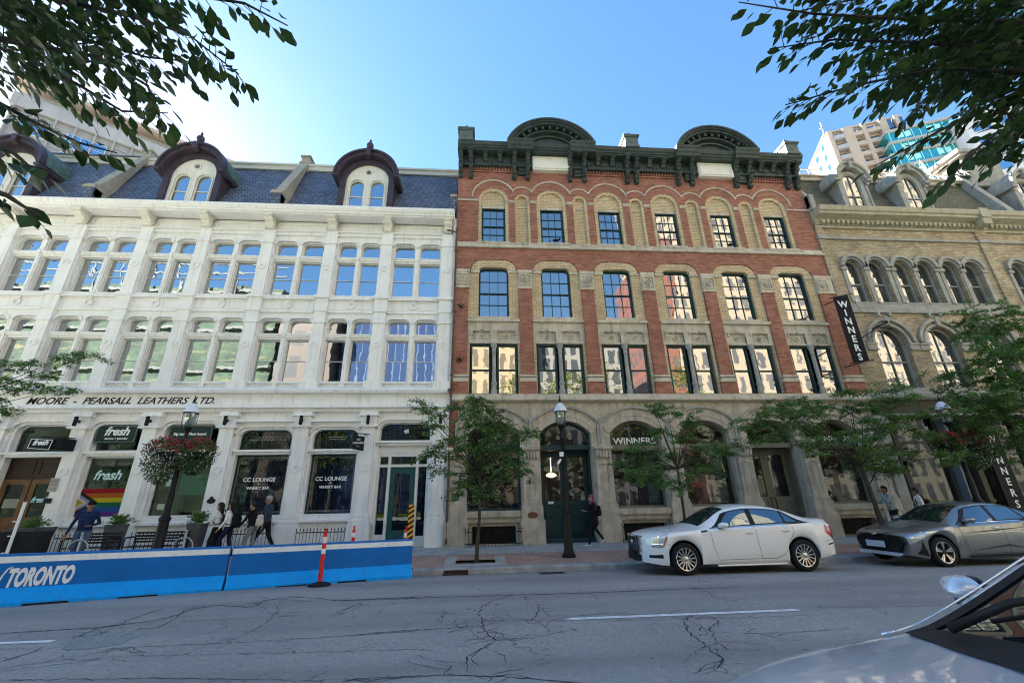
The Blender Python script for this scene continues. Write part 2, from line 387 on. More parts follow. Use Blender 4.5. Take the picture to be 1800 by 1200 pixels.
g.box(-140, 140, -.05, 12, -.45, -.3)
CR = [
(0.05,[(-2.4,8.63),(-1.83,8.61),(-0.88,8.63),(0.61,8.6),(1.88,8.54),(3.55,8.61),(4.79,8.56)]),
(0.03,[(0.61,8.6),(0.28,8.26),(0.05,7.86),(-0.01,7.44),(0.03,6.99),(0.05,6.65),(0.1,6.34),(0.2,6.05)]),
(0.03,[(0.94,7.87),(0.92,7.5),(0.82,7.11),(0.73,6.86)]),
(0.02,[(0.94,7.64),(1.01,7.06),(1.39,7.0),(1.87,7.1),(2.44,6.93)]),
(0.03,[(-1.75,6.46),(-1.22,6.59),(-0.6,6.63),(-0.1,6.67),(0.05,6.65)]),
(0.02,[(0.11,6.91),(0.42,6.95),(1.21,6.75)]),
(0.035,[(0.18,6.01),(0.02,5.75),(-0.13,5.51),(-0.13,5.28)]),
(0.03,[(-0.28,5.28),(-0.34,5.02),(-0.69,5.01),(-1.3,4.98)]),
(0.03,[(-0.34,5.02),(0.17,4.92),(0.67,4.75),(0.97,4.66)]),
(0.015,[(0.2,6.05),(0.64,6.07),(0.94,6.22),(1.12,6.29)]),
(0.015,[(0.05,6.65),(0.22,6.37),(0.18,6.09),(0.3,6.12),(0.27,6.31),(0.19,6.42)]),
(0.015,[(-0.13,6.52),(-0.01,6.16),(0.18,5.97)]),
(0.03,[(3.06,6.83),(2.76,6.52),(2.61,6.07),(2.56,5.55),(2.54,5.22),(2.53,5.09),(2.33,4.84)]),
(0.02,[(2.92,6.33),(2.76,6.05)]),
(0.02,[(3.27,6.5),(2.93,6.12),(2.77,5.69),(2.73,5.3)]),
(0.02,[(3.82,8.67),(4.04,8.42),(3.94,7.79),(4.11,7.44)]),
(0.015,[(1.76,6.7),(2.68,6.65),(3.59,6.57)]),
(0.02,[(-1.97,8.43),(-1.99,7.96),(-2.1,7.62)]),
(0.015,[(-0.53,7.66),(-0.52,7.32),(-0.61,7.02)]),
(0.012,[(0.76,8.5),(0.8,8.14)]),
(0.012,[(0.77,6.93),(0.87,6.53),(0.88,6.22)]),
(0.05,[(-6.54,7.27),(-5.99,7.34),(-5.41,7.4),(-5.02,7.57),(-4.72,7.82),(-4.69,8.34),(-4.49,8.65),(-3.76,8.36),(-3.77,8.81),(-3.5,9.14),(-2.86,8.9),(-2.49,8.64),(-1.84,8.69),(-0.84,8.72)]),
(0.04,[(-5.29,6.88),(-5.34,7.27),(-5.24,7.6),(-5.28,8.23),(-5.25,8.51)]),
(0.03,[(-4.8,7.26),(-4.48,7.26),(-4.6,7.8),(-4.83,8.45),(-4.62,8.67)]),
(0.03,[(-5.3,6.01),(-5.28,6.28),(-5.31,6.58)]),
(0.02,[(-4.52,6.35),(-3.78,6.38),(-3.14,6.38),(-2.38,6.42),(-1.52,6.5),(-0.62,6.61)]),
(0.02,[(-3.16,6.44),(-3.05,6.67),(-3.05,7.24),(-3.19,8.03),(-3.38,8.39)]),
(0.02,[(-5.1,5.8),(-4.57,6.03),(-4.17,6.39)]),
(0.02,[(-4.38,7.56),(-3.73,7.6),(-2.89,7.65),(-2.2,7.72),(-2.06,8.26),(-2.02,8.43)]),
(0.02,[(-3.55,8.33),(-3.85,8.64),(-3.88,8.87),(-3.6,8.98),(-2.93,8.64),(-2.98,8.87)]),
(0.02,[(-5.23,7.5),(-5.05,7.06),(-5.48,7.41)]),
(0.02,[(-4.74,5.44),(-3.06,5.28),(-1.59,5.04),(-0.45,5.01)]),
(0.015,[(-5.02,5.72),(-4.63,5.81),(-4.07,6.04),(-2.99,5.97),(-1.63,5.87),(-0.53,5.81)]),
(0.02,[(4.89,6.99),(5.83,6.87),(6.94,6.76)]),
(0.015,[(2.86,6.75),(3.59,6.55),(4.71,6.57),(5.03,6.63)]),
(0.02,[(8.31,10.47),(8.05,9.73),(7.87,9.15)]),
(0.015,[(3.18,5.88),(3.78,5.84),(4.69,5.91)]),
]
rnd = random.Random(3)
TW = []
for w, pts in list(CR):          # fine side cracks forking off the main ones
    for k in range(int(2+len(pts)*.7)):
        i = rnd.randrange(len(pts)-1); t_ = rnd.random(); a = (pts[i][0]+(pts[i+1][0]-pts[i][0])*t_, pts[i][1]+(pts[i+1][1]-pts[i][1])*t_); an = rnd.uniform(0, 2*PI); L_ = rnd.uniform(.08, .38)
        b = (a[0]+L_*math.cos(an), a[1]+L_*math.sin(an)); c = (b[0]+L_*.7*math.cos(an+rnd.uniform(-.9, .9)), b[1]+L_*.7*math.sin(an+rnd.uniform(-.9, .9))); TW.append((.010, [a, b, c]))
for w, pts in CR+TW:
    w = w*.72 if w > .012 else w
    q = []
    for (a, b), (c, d) in zip(pts, pts[1:]):
        L = math.hypot(c-a, d-b); k = max(2, int(L/.055)); nx, ny = -(d-b)/L, (c-a)/L
        for i in range(k):
            t = i/k; j = rnd.gauss(0, .013) if i else 0
            q.append((a+(c-a)*t+nx*j, b+(d-b)*t+ny*j))
    q.append(pts[-1]); vs = []; fs = []
    for i, (x, y) in enumerate(q):
        x2, y2 = q[min(i+1, len(q)-1)]; x1, y1 = q[max(i-1, 0)]; L = math.hypot(x2-x1, y2-y1) or 1
        ww = w*.5*rnd.uniform(.25, 1.15)*(1 if 0 < i < len(q)-1 else .2); nx, ny = -(y2-y1)/L*ww, (x2-x1)/L*ww
        vs += [(x+nx, y+ny, rz(y+ny)+.004), (x-nx, y-ny, rz(y-ny)+.004)]
    for i in range(len(q)-1): fs.append((2*i, 2*i+1, 2*i+3, 2*i+2))
    g.add(vs, fs, 1)
pp = [(-5.02, 6.42), (-5.2, 6.7), (-5.27, 6.83), (-5.1, 7.02), (-4.92, 7.1), (-4.7, 7.16), (-4.59, 7.1), (-4.46, 6.95), (-4.48, 6.82), (-4.45, 6.6), (-4.53, 6.44), (-4.8, 6.36)]
g.add([(a, b, -.086) for a, b in pp], [tuple(range(len(pp)))[::-1]], 2)
g.build('road', [K['asph'], K['crack'], K['patch']], kind='structure')
g = MB()
for x0, x1, yc in ((1.22, 4.66, 6.85), (-10.9, -5.42, 6.78), (10.0, 13.2, 6.9), (-20, -16.5, 6.8)):
    n = 24; vs = []
    for i in range(n+1):
        x = x0+(x1-x0)*i/n; w = .055*rnd.uniform(.85, 1.1)*(1 if i else .3); vs += [(x, yc-w-.0*i, -.084), (x, yc+w, -.084)]
    g.add(vs, [(2*i, 2*i+2, 2*i+3, 2*i+1) for i in range(n)])
g.build('lane_marking', K['line'], kind='structure')
g = MB(); x = -60
while x < 60:
    L = 3.05; g.add([(x+.006, 12.0, -.35), (x+L-.006, 12.0, -.35), (x+L-.006, 12.02, -.115), (x+.006, 12.02, -.115), (x+.006, 12.05, -.095), (x+L-.006, 12.05, -.095), (x+.006, 12.30, -.09), (x+L-.006, 12.30, -.09)],
                    [(0, 1, 2, 3), (3, 2, 5, 4), (4, 5, 7, 6)]); x += L
g.box(-60, 60, 12.03, 12.3, -.35, -.12); g.build('kerb', K['kerb'], kind='structure')
g = MB(); PIT = (-.66, .42, 12.75, 13.35)
def zs(y): return -.09+(y-12.3)/(16.5-12.3)*.09
def sheet(mb, x0, x1, y0, y1, m=0, dz=0): mb.add([(x0, y0, zs(y0)+dz), (x1, y0, zs(y0)+dz), (x1, y1, zs(y1)+dz), (x0, y1, zs(y1)+dz)], [(0, 1, 2, 3)], m)
sheet(g, -60, PIT[0], 12.3, 14.5); sheet(g, PIT[1], 60, 12.3, 14.5); sheet(g, PIT[0], PIT[1], 12.3, PIT[2]); sheet(g, PIT[0], PIT[1], PIT[3], 14.5)
g.build('brick_paving', K['paver'], kind='structure')
g = MB(); x = -60.0
while x < 60:
    sheet(g, x+.004, x+1.5-.004, 14.508, 15.75); sheet(g, x+.004, x+1.5-.004, 15.758, 17.4); x += 1.5
g.add([(-60, 14.4, zs(14.5)-.012), (60, 14.4, zs(14.5)-.012), (60, 17.4, zs(17.4)-.012), (-60, 17.4, zs(17.4)-.012)], [(0, 1, 2, 3)], 1)
for x0 in (PIT[0]-.30, PIT[1]+.0):        # concrete collar of the tree pit
    sheet(g, x0, x0+.30, 12.32, 14.0, 0, .004)
sheet(g, PIT[0], PIT[1], 12.32, PIT[2], 0, .004)
g.build('pavement', [K['conc'], K['crack']], kind='structure')
g = MB(); g.add([(PIT[0], PIT[2], -.13), (PIT[1], PIT[2], -.13), (PIT[1], PIT[3], -.12), (PIT[0], PIT[3], -.12)], [(0, 1, 2, 3)])
g.build('tree_pit_soil', K['earth'], kind='structure')
t = thing('storm_drain', 'rusty cast iron drain set in the kerb face near the blue barrier', 'drain', (-.6, 12, -.2))
g = MB(); g.box(-.92, -.28, 11.9, 12.0, -.235, -.205); g.box(-.9, -.3, 11.99, 12.003, -.2, -.125); g.build('grate', M('rusty_iron', (.05, .028, .018), .8, var=.5, vs=20), t)
t = thing('drain_cover', 'flat slotted metal drain cover in the gutter right of the kerb drain', 'drain cover', (1.8, 11.7, -.22))
g = MB(); g.add([(1.45, 11.4, rz(11.4)+.005), (2.1, 11.4, rz(11.4)+.005), (2.1, 11.9, rz(11.9)+.005), (1.45, 11.9, rz(11.9)+.005)], [(0, 1, 2, 3)])
for k in range(9):
    a = 1.5+k*.066
    for yy in (11.44, 11.68): g.add([(a, yy, rz(yy)+.009), (a+.03, yy, rz(yy)+.009), (a+.03, yy+.18, rz(yy+.18)+.009), (a, yy+.18, rz(yy+.18)+.009)], [(0, 1, 2, 3)], 1)
g.build('cover', [M('worn_iron', (.09, .09, .09), .6, .3), K['black']], t)
g = MB(); g.lathe([(.14, 0), (.14, .004)], (4.35, 12.9, zs(12.9)), 18); g.build('valve_cover', M('dull_iron', (.07, .055, .05), .7), base=(4.35, 12.9, -.08), label='small round iron valve cover in the brick paving by the white car', cat='valve cover')
# the near side of the street: pavement and park (seen from other positions and in the window reflections)
g = MB(); g.add([(-140, -.35, .03), (140, -.35, .03), (140, -.05, .03), (-140, -.05, .03), (-140, -.05, -.2), (140, -.05, -.2)], [(0, 1, 2, 3), (3, 2, 5, 4)]); g.build('near_kerb', K['kerb'], kind='structure')
g = MB(); g.add([(-140, -9, .20), (140, -9, .20), (140, -5, .08), (-140, -5, .08)], [(0, 1, 2, 3)]); g.build('added_bounce_paving', M('pale_bounce_stone', (.62, .60, .55), .8, var=.1), kind='structure')  # unseen pale strip, added to bounce sunlight back onto the street-level facades
g = MB(); g.add([(-140, -5, .034), (140, -5, .034), (140, -.35, .034), (-140, -.35, .034)], [(0, 1, 2, 3)]); g.build('near_pavement', K['conc'], kind='structure')
g = MB(); g.add([(-140, -19.9, .5), (140, -19.9, .5), (140, -5, .04), (-140, -5, .04)], [(0, 1, 2, 3)]); g.build('lawn', K['lawn'], kind='structure')
# ---------------------------------------------------------------- white cast-iron building
WX = [-25.12, -22.42, -19.98, -17.28, -14.58, -12.14, -9.43, -6.73, -4.28, -1.57]
WB = thing('white_building', 'white cast-iron building with paired arched windows and dark slate mansard roof on the left', 'building', (-13, 16.5, 0))
def pilaster(cx, x_lo=None, x_hi=None):
    p = MB(); h = .24
    lo = cx-h; hi = cx+h
    p.box(lo-.15, hi+.15, 16.42, 16.9, 0, .80); p.box(lo-.11, hi+.11, 16.44, 16.9, .80, .86); p.box(lo-.13, hi+.13, 16.43, 16.9, .86, .95)
    p.box(lo-.07, hi+.07, 16.46, 16.9, .95, 1.03); p.box(lo-.09, hi+.09, 16.45, 16.9, 1.03, 1.10); p.box(lo-.02, hi+.02, 16.48, 16.9, 1.10, 1.2)
    p.box(lo, hi, 16.5, 16.9, 1.2, 4.2)
    for s in (lo-.052, hi+.002): p.box(s, s+.05, 16.62, 16.92, .4, 4.0)      # stepped side mouldings
    p.box(lo-.12, hi+.12, 16.40, 16.9, 4.2, 4.27); p.box(lo-.05, hi+.05, 16.46, 16.9, 4.27, 4.62); p.box(lo-.13, hi+.13, 16.38, 16.9, 4.62, 4.69); p.box(lo-.09, hi+.09, 16.42, 16.9, 4.69, 4.80)
    for zc in (2.71, 7.52, 11.08):
        p.lathe([(.135, 0), (.135, .04), (.085, .04), (.085, .008), (1e-4, .008)], (cx, 16.49, zc), 16, axis=(0, -1, 0))
        if zc > 3: p.box(lo-.012, hi+.012, 16.492, 16.89, zc-.20, zc+.20)
    p.box(lo-.10, hi+.10, 16.38, 16.9, 5.67, 5.98)
    for z0, z1 in ((5.98, 9.0), (9.6, 12.95)):
        p.box(lo, hi, 16.5, 16.9, z0, z1)
        for s in (lo-.055, hi+.002): p.box(s, s+.053, 16.60, 16.9, z0, z1-1.0)
    p.box(lo-.05, hi+.05, 16.45, 16.9, 9.0, 9.06); p.box(lo-.02, hi+.02, 16.48, 16.9, 9.06, 9.60); p.box(lo-.10, hi+.10, 16.39, 16.9, 9.60, 9.70); p.box(lo-.06, hi+.06, 16.43, 16.9, 9.70, 9.76)
    p.box(lo-.05, hi+.05, 16.45, 16.9, 12.28, 12.35); p.box(lo-.05, hi+.05, 16.45, 16.9, 8.48, 8.54)
    o = p.build('pilaster', K['white'], WB)
    b = MB()       # eaves bracket
    pr = [(16.5, 12.98), (16.36, 12.98), (16.30, 13.05), (16.36, 13.14), (16.30, 13.20), (16.12, 13.28), (16.10, 13.36), (16.02, 13.38), (16.0, 13.46), (15.96, 13.50), (16.6, 13.50)]
    b.sweepx(pr, cx-.17, cx+.17); b.box(cx-.22, cx+.22, 15.98, 16.6, 13.43, 13.515); b.build('eaves_bracket', K['cream'], WB)
for cx in WX: pilaster(cx)
wall = MB()
XL, XR = WX[0]-.24, WX[-1]+.24
wins = []          # (x0,x1,z0,z1,kind)
for bi, (a, b) in enumerate(zip(WX, WX[1:])):
    x0, x1 = a+.2, b-.2; c = (a+b)/2; hw = (b-a)/2-.24
    for zb in (0, 3.66):
        # upper floors: two tall arched openings each
        z0 = 5.98+zb+(.1 if zb else 0); zt = 8.72+zb*1.02
        holes = []; lw = hw-.095-.065
        for s in (-1, 1):
            xa = c+.095 if s > 0 else c-.095-lw; xb = xa+lw
            holes.append(rr(xa, xb, z0, zt, .24, .2))
        wall.wall(rect(a, b, 5.75 if not zb else 9.76, 8.98 if not zb else 12.75), holes, 16.66, .22)
        for s in (-1, 1):
            xa = c+.095 if s > 0 else c-.095-lw; xb = xa+lw
            o = rr(xa, xb, z0, zt, .24, .2); i_ = rr(xa+.028, xb-.028, z0+.0, zt-.045, .21, .18)
            wall.band(o[::-1], i_[::-1], 16.74, 16.88, 0, closed=True)
            tp = toparc(xa-.06, xb+.06, zt+.07, .29, .25); ti = toparc(xa, xb, zt, .24, .2); wall.band(tp, ti, 16.60, 16.67)
            mid = 7.95+zb
            wins.append((xa+.028, xb-.028, z0+.03, mid-.14, mid+.12, zt-.045, bi, zb))
        wall.box(c-hw, c+hw, 16.70, 16.9, mid-.14, mid+.12); wall.box(c-hw, c+hw, 16.60, 16.9, mid+.02, mid+.075); wall.box(c-hw, c+hw, 16.64, 16.9, mid-.06, mid+.02)
        wall.box(c-.06, c+.06, 16.58, 16.7, mid-.06, mid+.14); wall.box(c-.045, c+.045, 16.62, 16.7, z0+.02, mid-.06)
        wall.box(c-.09, c+.09, 16.58, 16.7, z0-.26, z0-.01)
        wall.box(c-hw, c+hw, 16.545, 16.75, z0-.05, z0+.02)
    # spandrel between floors, panel with a ring
    wall.box(a, b, 16.58, 16.9, 8.98, 9.06); wall.box(a, b, 16.62, 16.9, 9.06, 9.56); wall.box(a, b, 16.5, 16.9, 9.56, 9.64); wall.box(a, b, 16.56, 16.9, 9.64, 9.77)
    frame(wall, rect(a+.34, b-.34, 9.13, 9.50), .025, 16.60, 16.63)
    wall.lathe([(.16, 0), (.16, .055), (.10, .055), (.10, .012), (1e-4, .012)], (c, 16.62, 9.31), 16, axis=(0, -1, 0))
    # frieze with panels under the eaves
    wall.box(a, b, 16.56, 16.9, 12.75, 12.82); wall.box(a, b, 16.60, 16.9, 12.82, 12.92); wall.box(a, b, 16.52, 16.9, 12.92, 12.98); wall.box(a, b, 16.66, 16.9, 12.98, 13.5)
    frame(wall, rect(a+.32, b-.32, 13.04, 13.34), .03, 16.62, 16.67)
    # ground floor
    c0 = c
wall.box(XL, XR, 16.33, 16.9, 5.50, 5.56); wall.sweepx([(16.9, 5.56), (16.30, 5.56), (16.30, 5.60), (16.52, 5.76), (16.9, 5.76)], XL, XR)
wall.box(XL, XR, 16.54, 16.9, 5.08, 5.50); wall.box(XL, XR, 16.42, 16.9, 5.0, 5.08); wall.box(XL, XR, 16.36, 16.9, 4.93, 5.0); wall.box(XL, XR, 16.52, 16.9, 4.80, 4.93)
# cornice and gutter
wall.sweepx([(16.6, 13.50), (16.05, 13.50), (16.05, 13.53), (15.96, 13.56), (15.96, 13.62), (15.90, 13.66), (15.84, 13.76), (15.84, 13.86), (15.9, 13.87), (16.6, 13.9)], XL-.02, XR+.05, 0)
GF = {}
for bi, (a, b) in enumerate(zip(WX, WX[1:])):
    c = (a+b)/2; hw = (b-a)/2-.24
    xa, xb = c-hw+.06, c+hw-.06
    if bi in (6, 7): kind, zt = 'lounge', 4.24
    elif bi == 8: kind, zt = 'door45', 4.48
    elif bi in (3, 0): kind, zt = 'wooddoor', 4.48
    else: kind, zt = 'shop', 4.48
    out = rr(xa, xb, .0 if 'door' in kind else .92, zt, .42, .34, n=8)
    wall.wall(rect(a, b, 0, 4.85), [out], 16.66, .30)
    ins = rr(xa+.09, xb-.09, 0 if 'door' in kind else 1.0, zt-.09, .36, .29, n=8)
    wall.band(out[::-1], ins[::-1], 16.72, 16.95, 0, closed=True)
    tp = toparc(xa-.07, xb+.07, zt+.07, .48, .40, 8); wall.band(tp, toparc(xa, xb, zt, .42, .34, 8), 16.62, 16.67)
    if kind == 'lounge': wall.box(xa-.02, xb+.02, 16.50, 16.7, 4.42, 4.47); wall.box(xa-.02, xb+.02, 16.56, 16.7, 4.47, 4.54)
    tz = 3.33 if kind != 'door45' else 3.62
    wall.box(xa+.05, xb-.05, 16.68, 16.98, tz-.09, tz+.09); wall.box(xa-.04, xb+.04, 16.60, 16.98, tz-.0, tz+.05)
    if 'door' not in kind:
        wall.box(xa-.04, xb+.04, 16.52, 16.98, .90, .98); wall.box(xa, xb, 16.60, 16.98, .98, 1.16); wall.box(xa, xb, 16.7, 16.98, .0, .12)
        wall.wall(rect(xa-.1, xb+.1, .1, .92), [rect(xa+.35, xb-.35, .2, .75)], 16.69, .2, 0)
        wall.box(xa+.3, xb-.3, 16.9, 16.95, .15, .8, 1)
    GF[bi] = (kind, xa+.09, xb-.09, tz, zt-.09)
wall.box(XL, XR, 16.9, 17.1, 4.8, 13.9); wall.box(XR-.02, XR+.12, 16.55, 30, 0, 13.9); wall.box(XL-.1, XL, 16.6, 30, 0, 13.9)
# opaque backing behind the upper windows is the window's own glass; keep the wall box behind it dark
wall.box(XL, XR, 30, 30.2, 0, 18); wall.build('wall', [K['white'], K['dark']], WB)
random.seed(11)
for xa, xb, z0, z1, z2, z3, bi, zb in wins:
    f = MB(); frame(f, rect(xa, xb, z0, z1), .028, 16.83, 16.88); zm = (z0+z1)/2; f.box(xa+.04, xb-.04, 16.835, 16.88, zm-.012, zm+.012)
    lun = rr(xa, xb, z2, z3, .2, .17); frame(f, lun, .028, 16.83, 16.88)
    w = f.build('window', K['white2'], WB)
    q = MB(); pane(q, inset(rect(xa, xb, z0, zm), .02), 16.872); pane(q, inset(rect(xa, xb, zm, z1), .02), 16.868); pane(q, inset(lun, .02), 16.87); q.build('pane', K['gl'], w)
# ground-floor windows and doors
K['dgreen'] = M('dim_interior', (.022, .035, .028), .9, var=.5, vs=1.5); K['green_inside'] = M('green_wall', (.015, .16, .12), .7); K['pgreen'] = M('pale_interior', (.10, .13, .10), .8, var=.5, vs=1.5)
for bi, (kind, xa, xb, tz, zt) in GF.items():
    c = (xa+xb)/2
    if kind in ('lounge', 'shop'):
        f = MB(); frame(f, rect(xa, xb, 1.16, tz-.09), .05, 16.90, 16.96); lun = rr(xa, xb, tz+.09, zt, .36, .29, n=8); frame(f, lun, .05, 16.90, 16.96)
        w = f.build('shop_window', K['teal'] if kind == 'lounge' else K['white2'], WB)
        q = MB(); pane(q, inset(rect(xa, xb, 1.16, tz-.09), .04), 16.93, tilt=0); pane(q, inset(lun, .04), 16.93, tilt=0)
        q.build('pane', K['glg'], w)
        if kind == 'lounge':
            cu = MB(); n = 60; vs = []
            for i in range(n+1):
                x = xa+(xb-xa)*i/n; y = 17.2+.035*math.sin(i*1.9)+.02*math.sin(i*.83); vs += [(x, y, 1.0), (x, y, 4.3)]
            cu.add(vs, [(2*i, 2*i+2, 2*i+3, 2*i+1) for i in range(n)]); cu.build('curtain', K['curtain'], w, smooth=True)
            d = MB()
            frame(d, rect(xa+.07, xb-.07, 1.24, tz-.17), .010, 16.916, 16.922); frame(d, rect(xa+.10, xb-.10, 1.27, tz-.20), .006, 16.916, 16.922)
            d.build('pinstripe', K['stone3'], w)
            text('CC LOUNGE', .20, (c-.05, 16.92, 2.30), K['wtext'], parent=w, bold=.004)
            text('+', .12, (c-.05, 16.92, 2.18), K['wtext'], parent=w); text('WHISKY BAR', .135, (c-.05, 16.92, 2.03), K['wtext'], parent=w, bold=.003)
            text('—', .1, (c-.05, 16.92, 1.92), K['wtext'], parent=w)
            fm = MB(); rm = random.Random(bi)      # two rows of lettering too fine to read
            for zr, hw_ in ((3.88, .42 if bi == 6 else .36), (3.79, .66 if bi == 6 else .30)):
                xx = c-hw_
                while xx < c+hw_:
                    wl_ = rm.uniform(.018, .04); fm.box(xx, xx+wl_, 16.914, 16.92, zr, zr+rm.uniform(.03, .042)); xx += wl_+rm.choice((.012, .012, .012, .04))
            fm.build('fine_lettering', K['stone3'], w, kind='stuff')
        else:
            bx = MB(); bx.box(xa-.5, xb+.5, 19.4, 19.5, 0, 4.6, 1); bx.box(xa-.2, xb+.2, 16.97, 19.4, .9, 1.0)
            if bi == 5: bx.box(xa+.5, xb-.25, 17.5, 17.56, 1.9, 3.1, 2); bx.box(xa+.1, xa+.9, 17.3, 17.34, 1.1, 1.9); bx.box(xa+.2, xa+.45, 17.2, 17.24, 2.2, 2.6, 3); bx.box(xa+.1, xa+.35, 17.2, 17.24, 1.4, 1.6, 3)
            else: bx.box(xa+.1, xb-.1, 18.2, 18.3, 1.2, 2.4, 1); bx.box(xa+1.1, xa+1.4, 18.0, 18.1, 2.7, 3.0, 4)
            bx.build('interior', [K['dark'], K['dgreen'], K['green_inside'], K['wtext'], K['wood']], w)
    elif kind == 'door45':
        f = MB(); lun = rr(xa, xb, tz+.09, zt, .36, .29, n=8); frame(f, lun, .03, 16.90, 16.96)
        q = MB(); pane(q, inset(lun, .02), 16.93, tilt=0)
        f.box(xa, xb, 16.80, 16.98, 3.20, 3.53); frame(f, rect(xa+.05, c-.35, 3.26, 3.48), .02, 16.785, 16.80); frame(f, rect(c-.3, xb-.4, 3.26, 3.48), .02, 16.785, 16.80)
        fr_ = [xa, xa+.42, xa+.42+1.0, xb]      # sidelight | door | sidelight
        fr_[1] = c-.56; fr_[2] = c+.50
        f.box(xa, xb, 16.80, 16.98, 3.12, 3.2); f.box(xa, xb, 16.80, 16.98, 2.74, 2.84)
        for x in (xa, fr_[1], fr_[2]-.02, xb-.08): f.box(x, x+.10, 16.79, 16.98, 0.10, 3.2)
        f.box(xa, fr_[1], 16.84, 16.98, 0, .42); f.box(fr_[2], xb, 16.84, 16.98, 0, .35); f.box(xa, xb, 16.80, 16.98, 0.0, .10)
        w = f.build('door_frame', K['white2'], WB)
        for x0_, x1_ in ((xa+.1, fr_[1]), (fr_[1]+.1, fr_[2]-.02), (fr_[2]+.08, xb-.08)): pane(q, rect(x0_, x1_, 2.84, 3.12), 16.9, tilt=0)
        pane(q, rect(xa+.1, fr_[1], .42, 2.74), 16.92, tilt=0); pane(q, rect(fr_[2]+.08, xb-.08, .35, 2.74), 16.92, tilt=0)
        q.build('pane', K['glk'], w)
        text('45', .2, (c+.02, 16.91, 4.02), K['wtext'], parent=w, bold=.008); 
        d = MB(); dx0, dx1 = fr_[1]+.11, fr_[2]-.03
        d.wall(rect(dx0, dx1, .12, 2.73), [rect(dx0+.17, dx1-.17, .55, 2.5)], 16.88, .05); d.box(dx0, dx1, 16.875, 16.88, .14, .36)
        dd = d.build('door', K['tealdoor'], WB); q = MB(); pane(q, rect(dx0+.17, dx1-.17, .55, 2.5), 16.92, tilt=0); q.build('door_glass', K['glk'], dd)
        h = MB(); h.box(dx1-.12, dx1-.06, 16.85, 16.88, 1.18, 1.42); h.tube([(dx1-.09, 16.84, 1.2), (dx1-.09, 16.79, 1.22), (dx1-.09, 16.79, 1.36), (dx1-.09, 16.84, 1.38)], .012)
        h.build('handle', M('brass', (.6, .42, .15), .3, 1), dd)
    else:
        f = MB(); lun = rr(xa, xb, tz+.09, zt, .36, .29, n=8); frame(f, lun, .03, 16.90, 16.96); w = f.build('transom_window', K['white2'], WB)
        q = MB(); pane(q, inset(lun, .02), 16.93, tilt=0); q.build('pane', K['glg'], w)
        d = MB(); d.box(xa, xb, 16.96, 17.02, 2.5, 3.24, 1)
        for s in (0, 1):
            x0_ = xa+s*(xb-xa)/2; x1_ = x0_+(xb-xa)/2
            frame(d, rect(x0_+.08, x1_-.08, 2.62, 3.15), .05, 16.94, 16.96, 1)
            frame(d, rect(x0_+.02, x1_-.02, .08, 2.5), .17, 16.93, 16.98); d.box(x0_+.19, x1_-.19, 16.945, 16.98, .25, 1.25)
            frame(d, rect(x0_+.19, x1_-.19, .3, 1.2), .06, 16.935, 16.945)
        dd = d.build('wood_door', [K['wood'], K['dwood']], WB)
        q = MB(); mid = (xa+xb)/2; pane(q, rect(xa+.19, mid-.19, 1.25, 2.33), 16.96, tilt=0); pane(q, rect(mid+.19, xb-.19, 1.25, 2.33), 16.96, tilt=0); q.build('door_glass', K['glk'], dd)
        if bi == 3:
            text('fresh', .27, ((mid+xb)/2-.02, 16.945, 1.72), K['ctext'], parent=dd, shear=.3, bold=.008)
            h = MB(); h.box(xa+.26, xa+.75, 16.95, 16.955, 1.55, 1.85); h.build('notice', M('pale_notice', (.3, .3, .24)), dd)
# slim row of wall lamps on the pilaster heads
for i, cx in enumerate(WX):
    l_ = MB(); l_.box(cx-.03, cx+.03, 16.32, 16.45, 4.40, 4.5); l_.lathe([(.05, -.17), (.062, -.15), (.062, .15), (.05, .17)], (cx+.03, 16.24, 4.43), 12)
    l_.build('wall_lamp', K['black'], base=(cx, 16.4, 4.4), smooth='auto', label='small black cylinder lamp fixed on the head of a white ground-floor pilaster', cat='wall lamp', group='black cylinder lamps on the white pilasters')
# roof
K['curb'] = M('roof_edge_paint', (.62, .60, .52), .6, var=.08)
rf = MB(); rf.add([(XL, 16.45, 13.88), (XR+.02, 16.45, 13.88), (XR+.02, 18.15, 17.75), (XL, 18.15, 17.75)], [(0, 1, 2, 3)])
rf.box(XL, XR+.02, 18.02, 18.4, 17.70, 17.95, 1); rf.box(XL, XR+.02, 17.95, 18.4, 17.95, 18.06, 1); rf.box(XL, -17.3, 17.9, 18.4, 18.06, 18.14, 2)
rf.box(XL, XR+.02, 18.3, 30, 14, 18.05, 2); rf.build('mansard_roof', [K['slate'], K['curb'], K['slate']], WB)
K['parap'] = M('parapet_stone', (.42, .38, .30), .8, var=.15, streak=.3)
for cx in (-17.15, -9.28, XR-.1):
    p = MB(); a, b = cx-.2, cx+.2
    if cx > -2:
        p.box(XR-.12, XR+.1, 16.1, 16.6, 13.88, 14.75, 1); p.box(XR-.17, XR+.13, 16.05, 16.65, 14.75, 14.85); 
    else:
        p.box(a, b, 16.08, 16.5, 13.88, 14.62, 1); p.box(a-.06, b+.06, 16.02, 16.55, 14.62, 14.72); p.box(a-.02, b+.02, 16.06, 16.5, 14.72, 14.80)
        p.sweepx([(16.15, 14.75), (16.3, 14.95), (18.05, 18.3), (18.05, 18.0), (16.6, 14.0), (16.15, 14.3)], a, b)
        p.box(a, b, 18.0, 19.2, 17.6, 18.55); p.box(a-.07, b+.07, 17.93, 18.15, 18.1, 18.2); p.box(a-.06, b+.06, 17.94, 19.25, 18.55, 18.64)
    p.build('party_parapet', [K['parap'], K['slate']], WB)
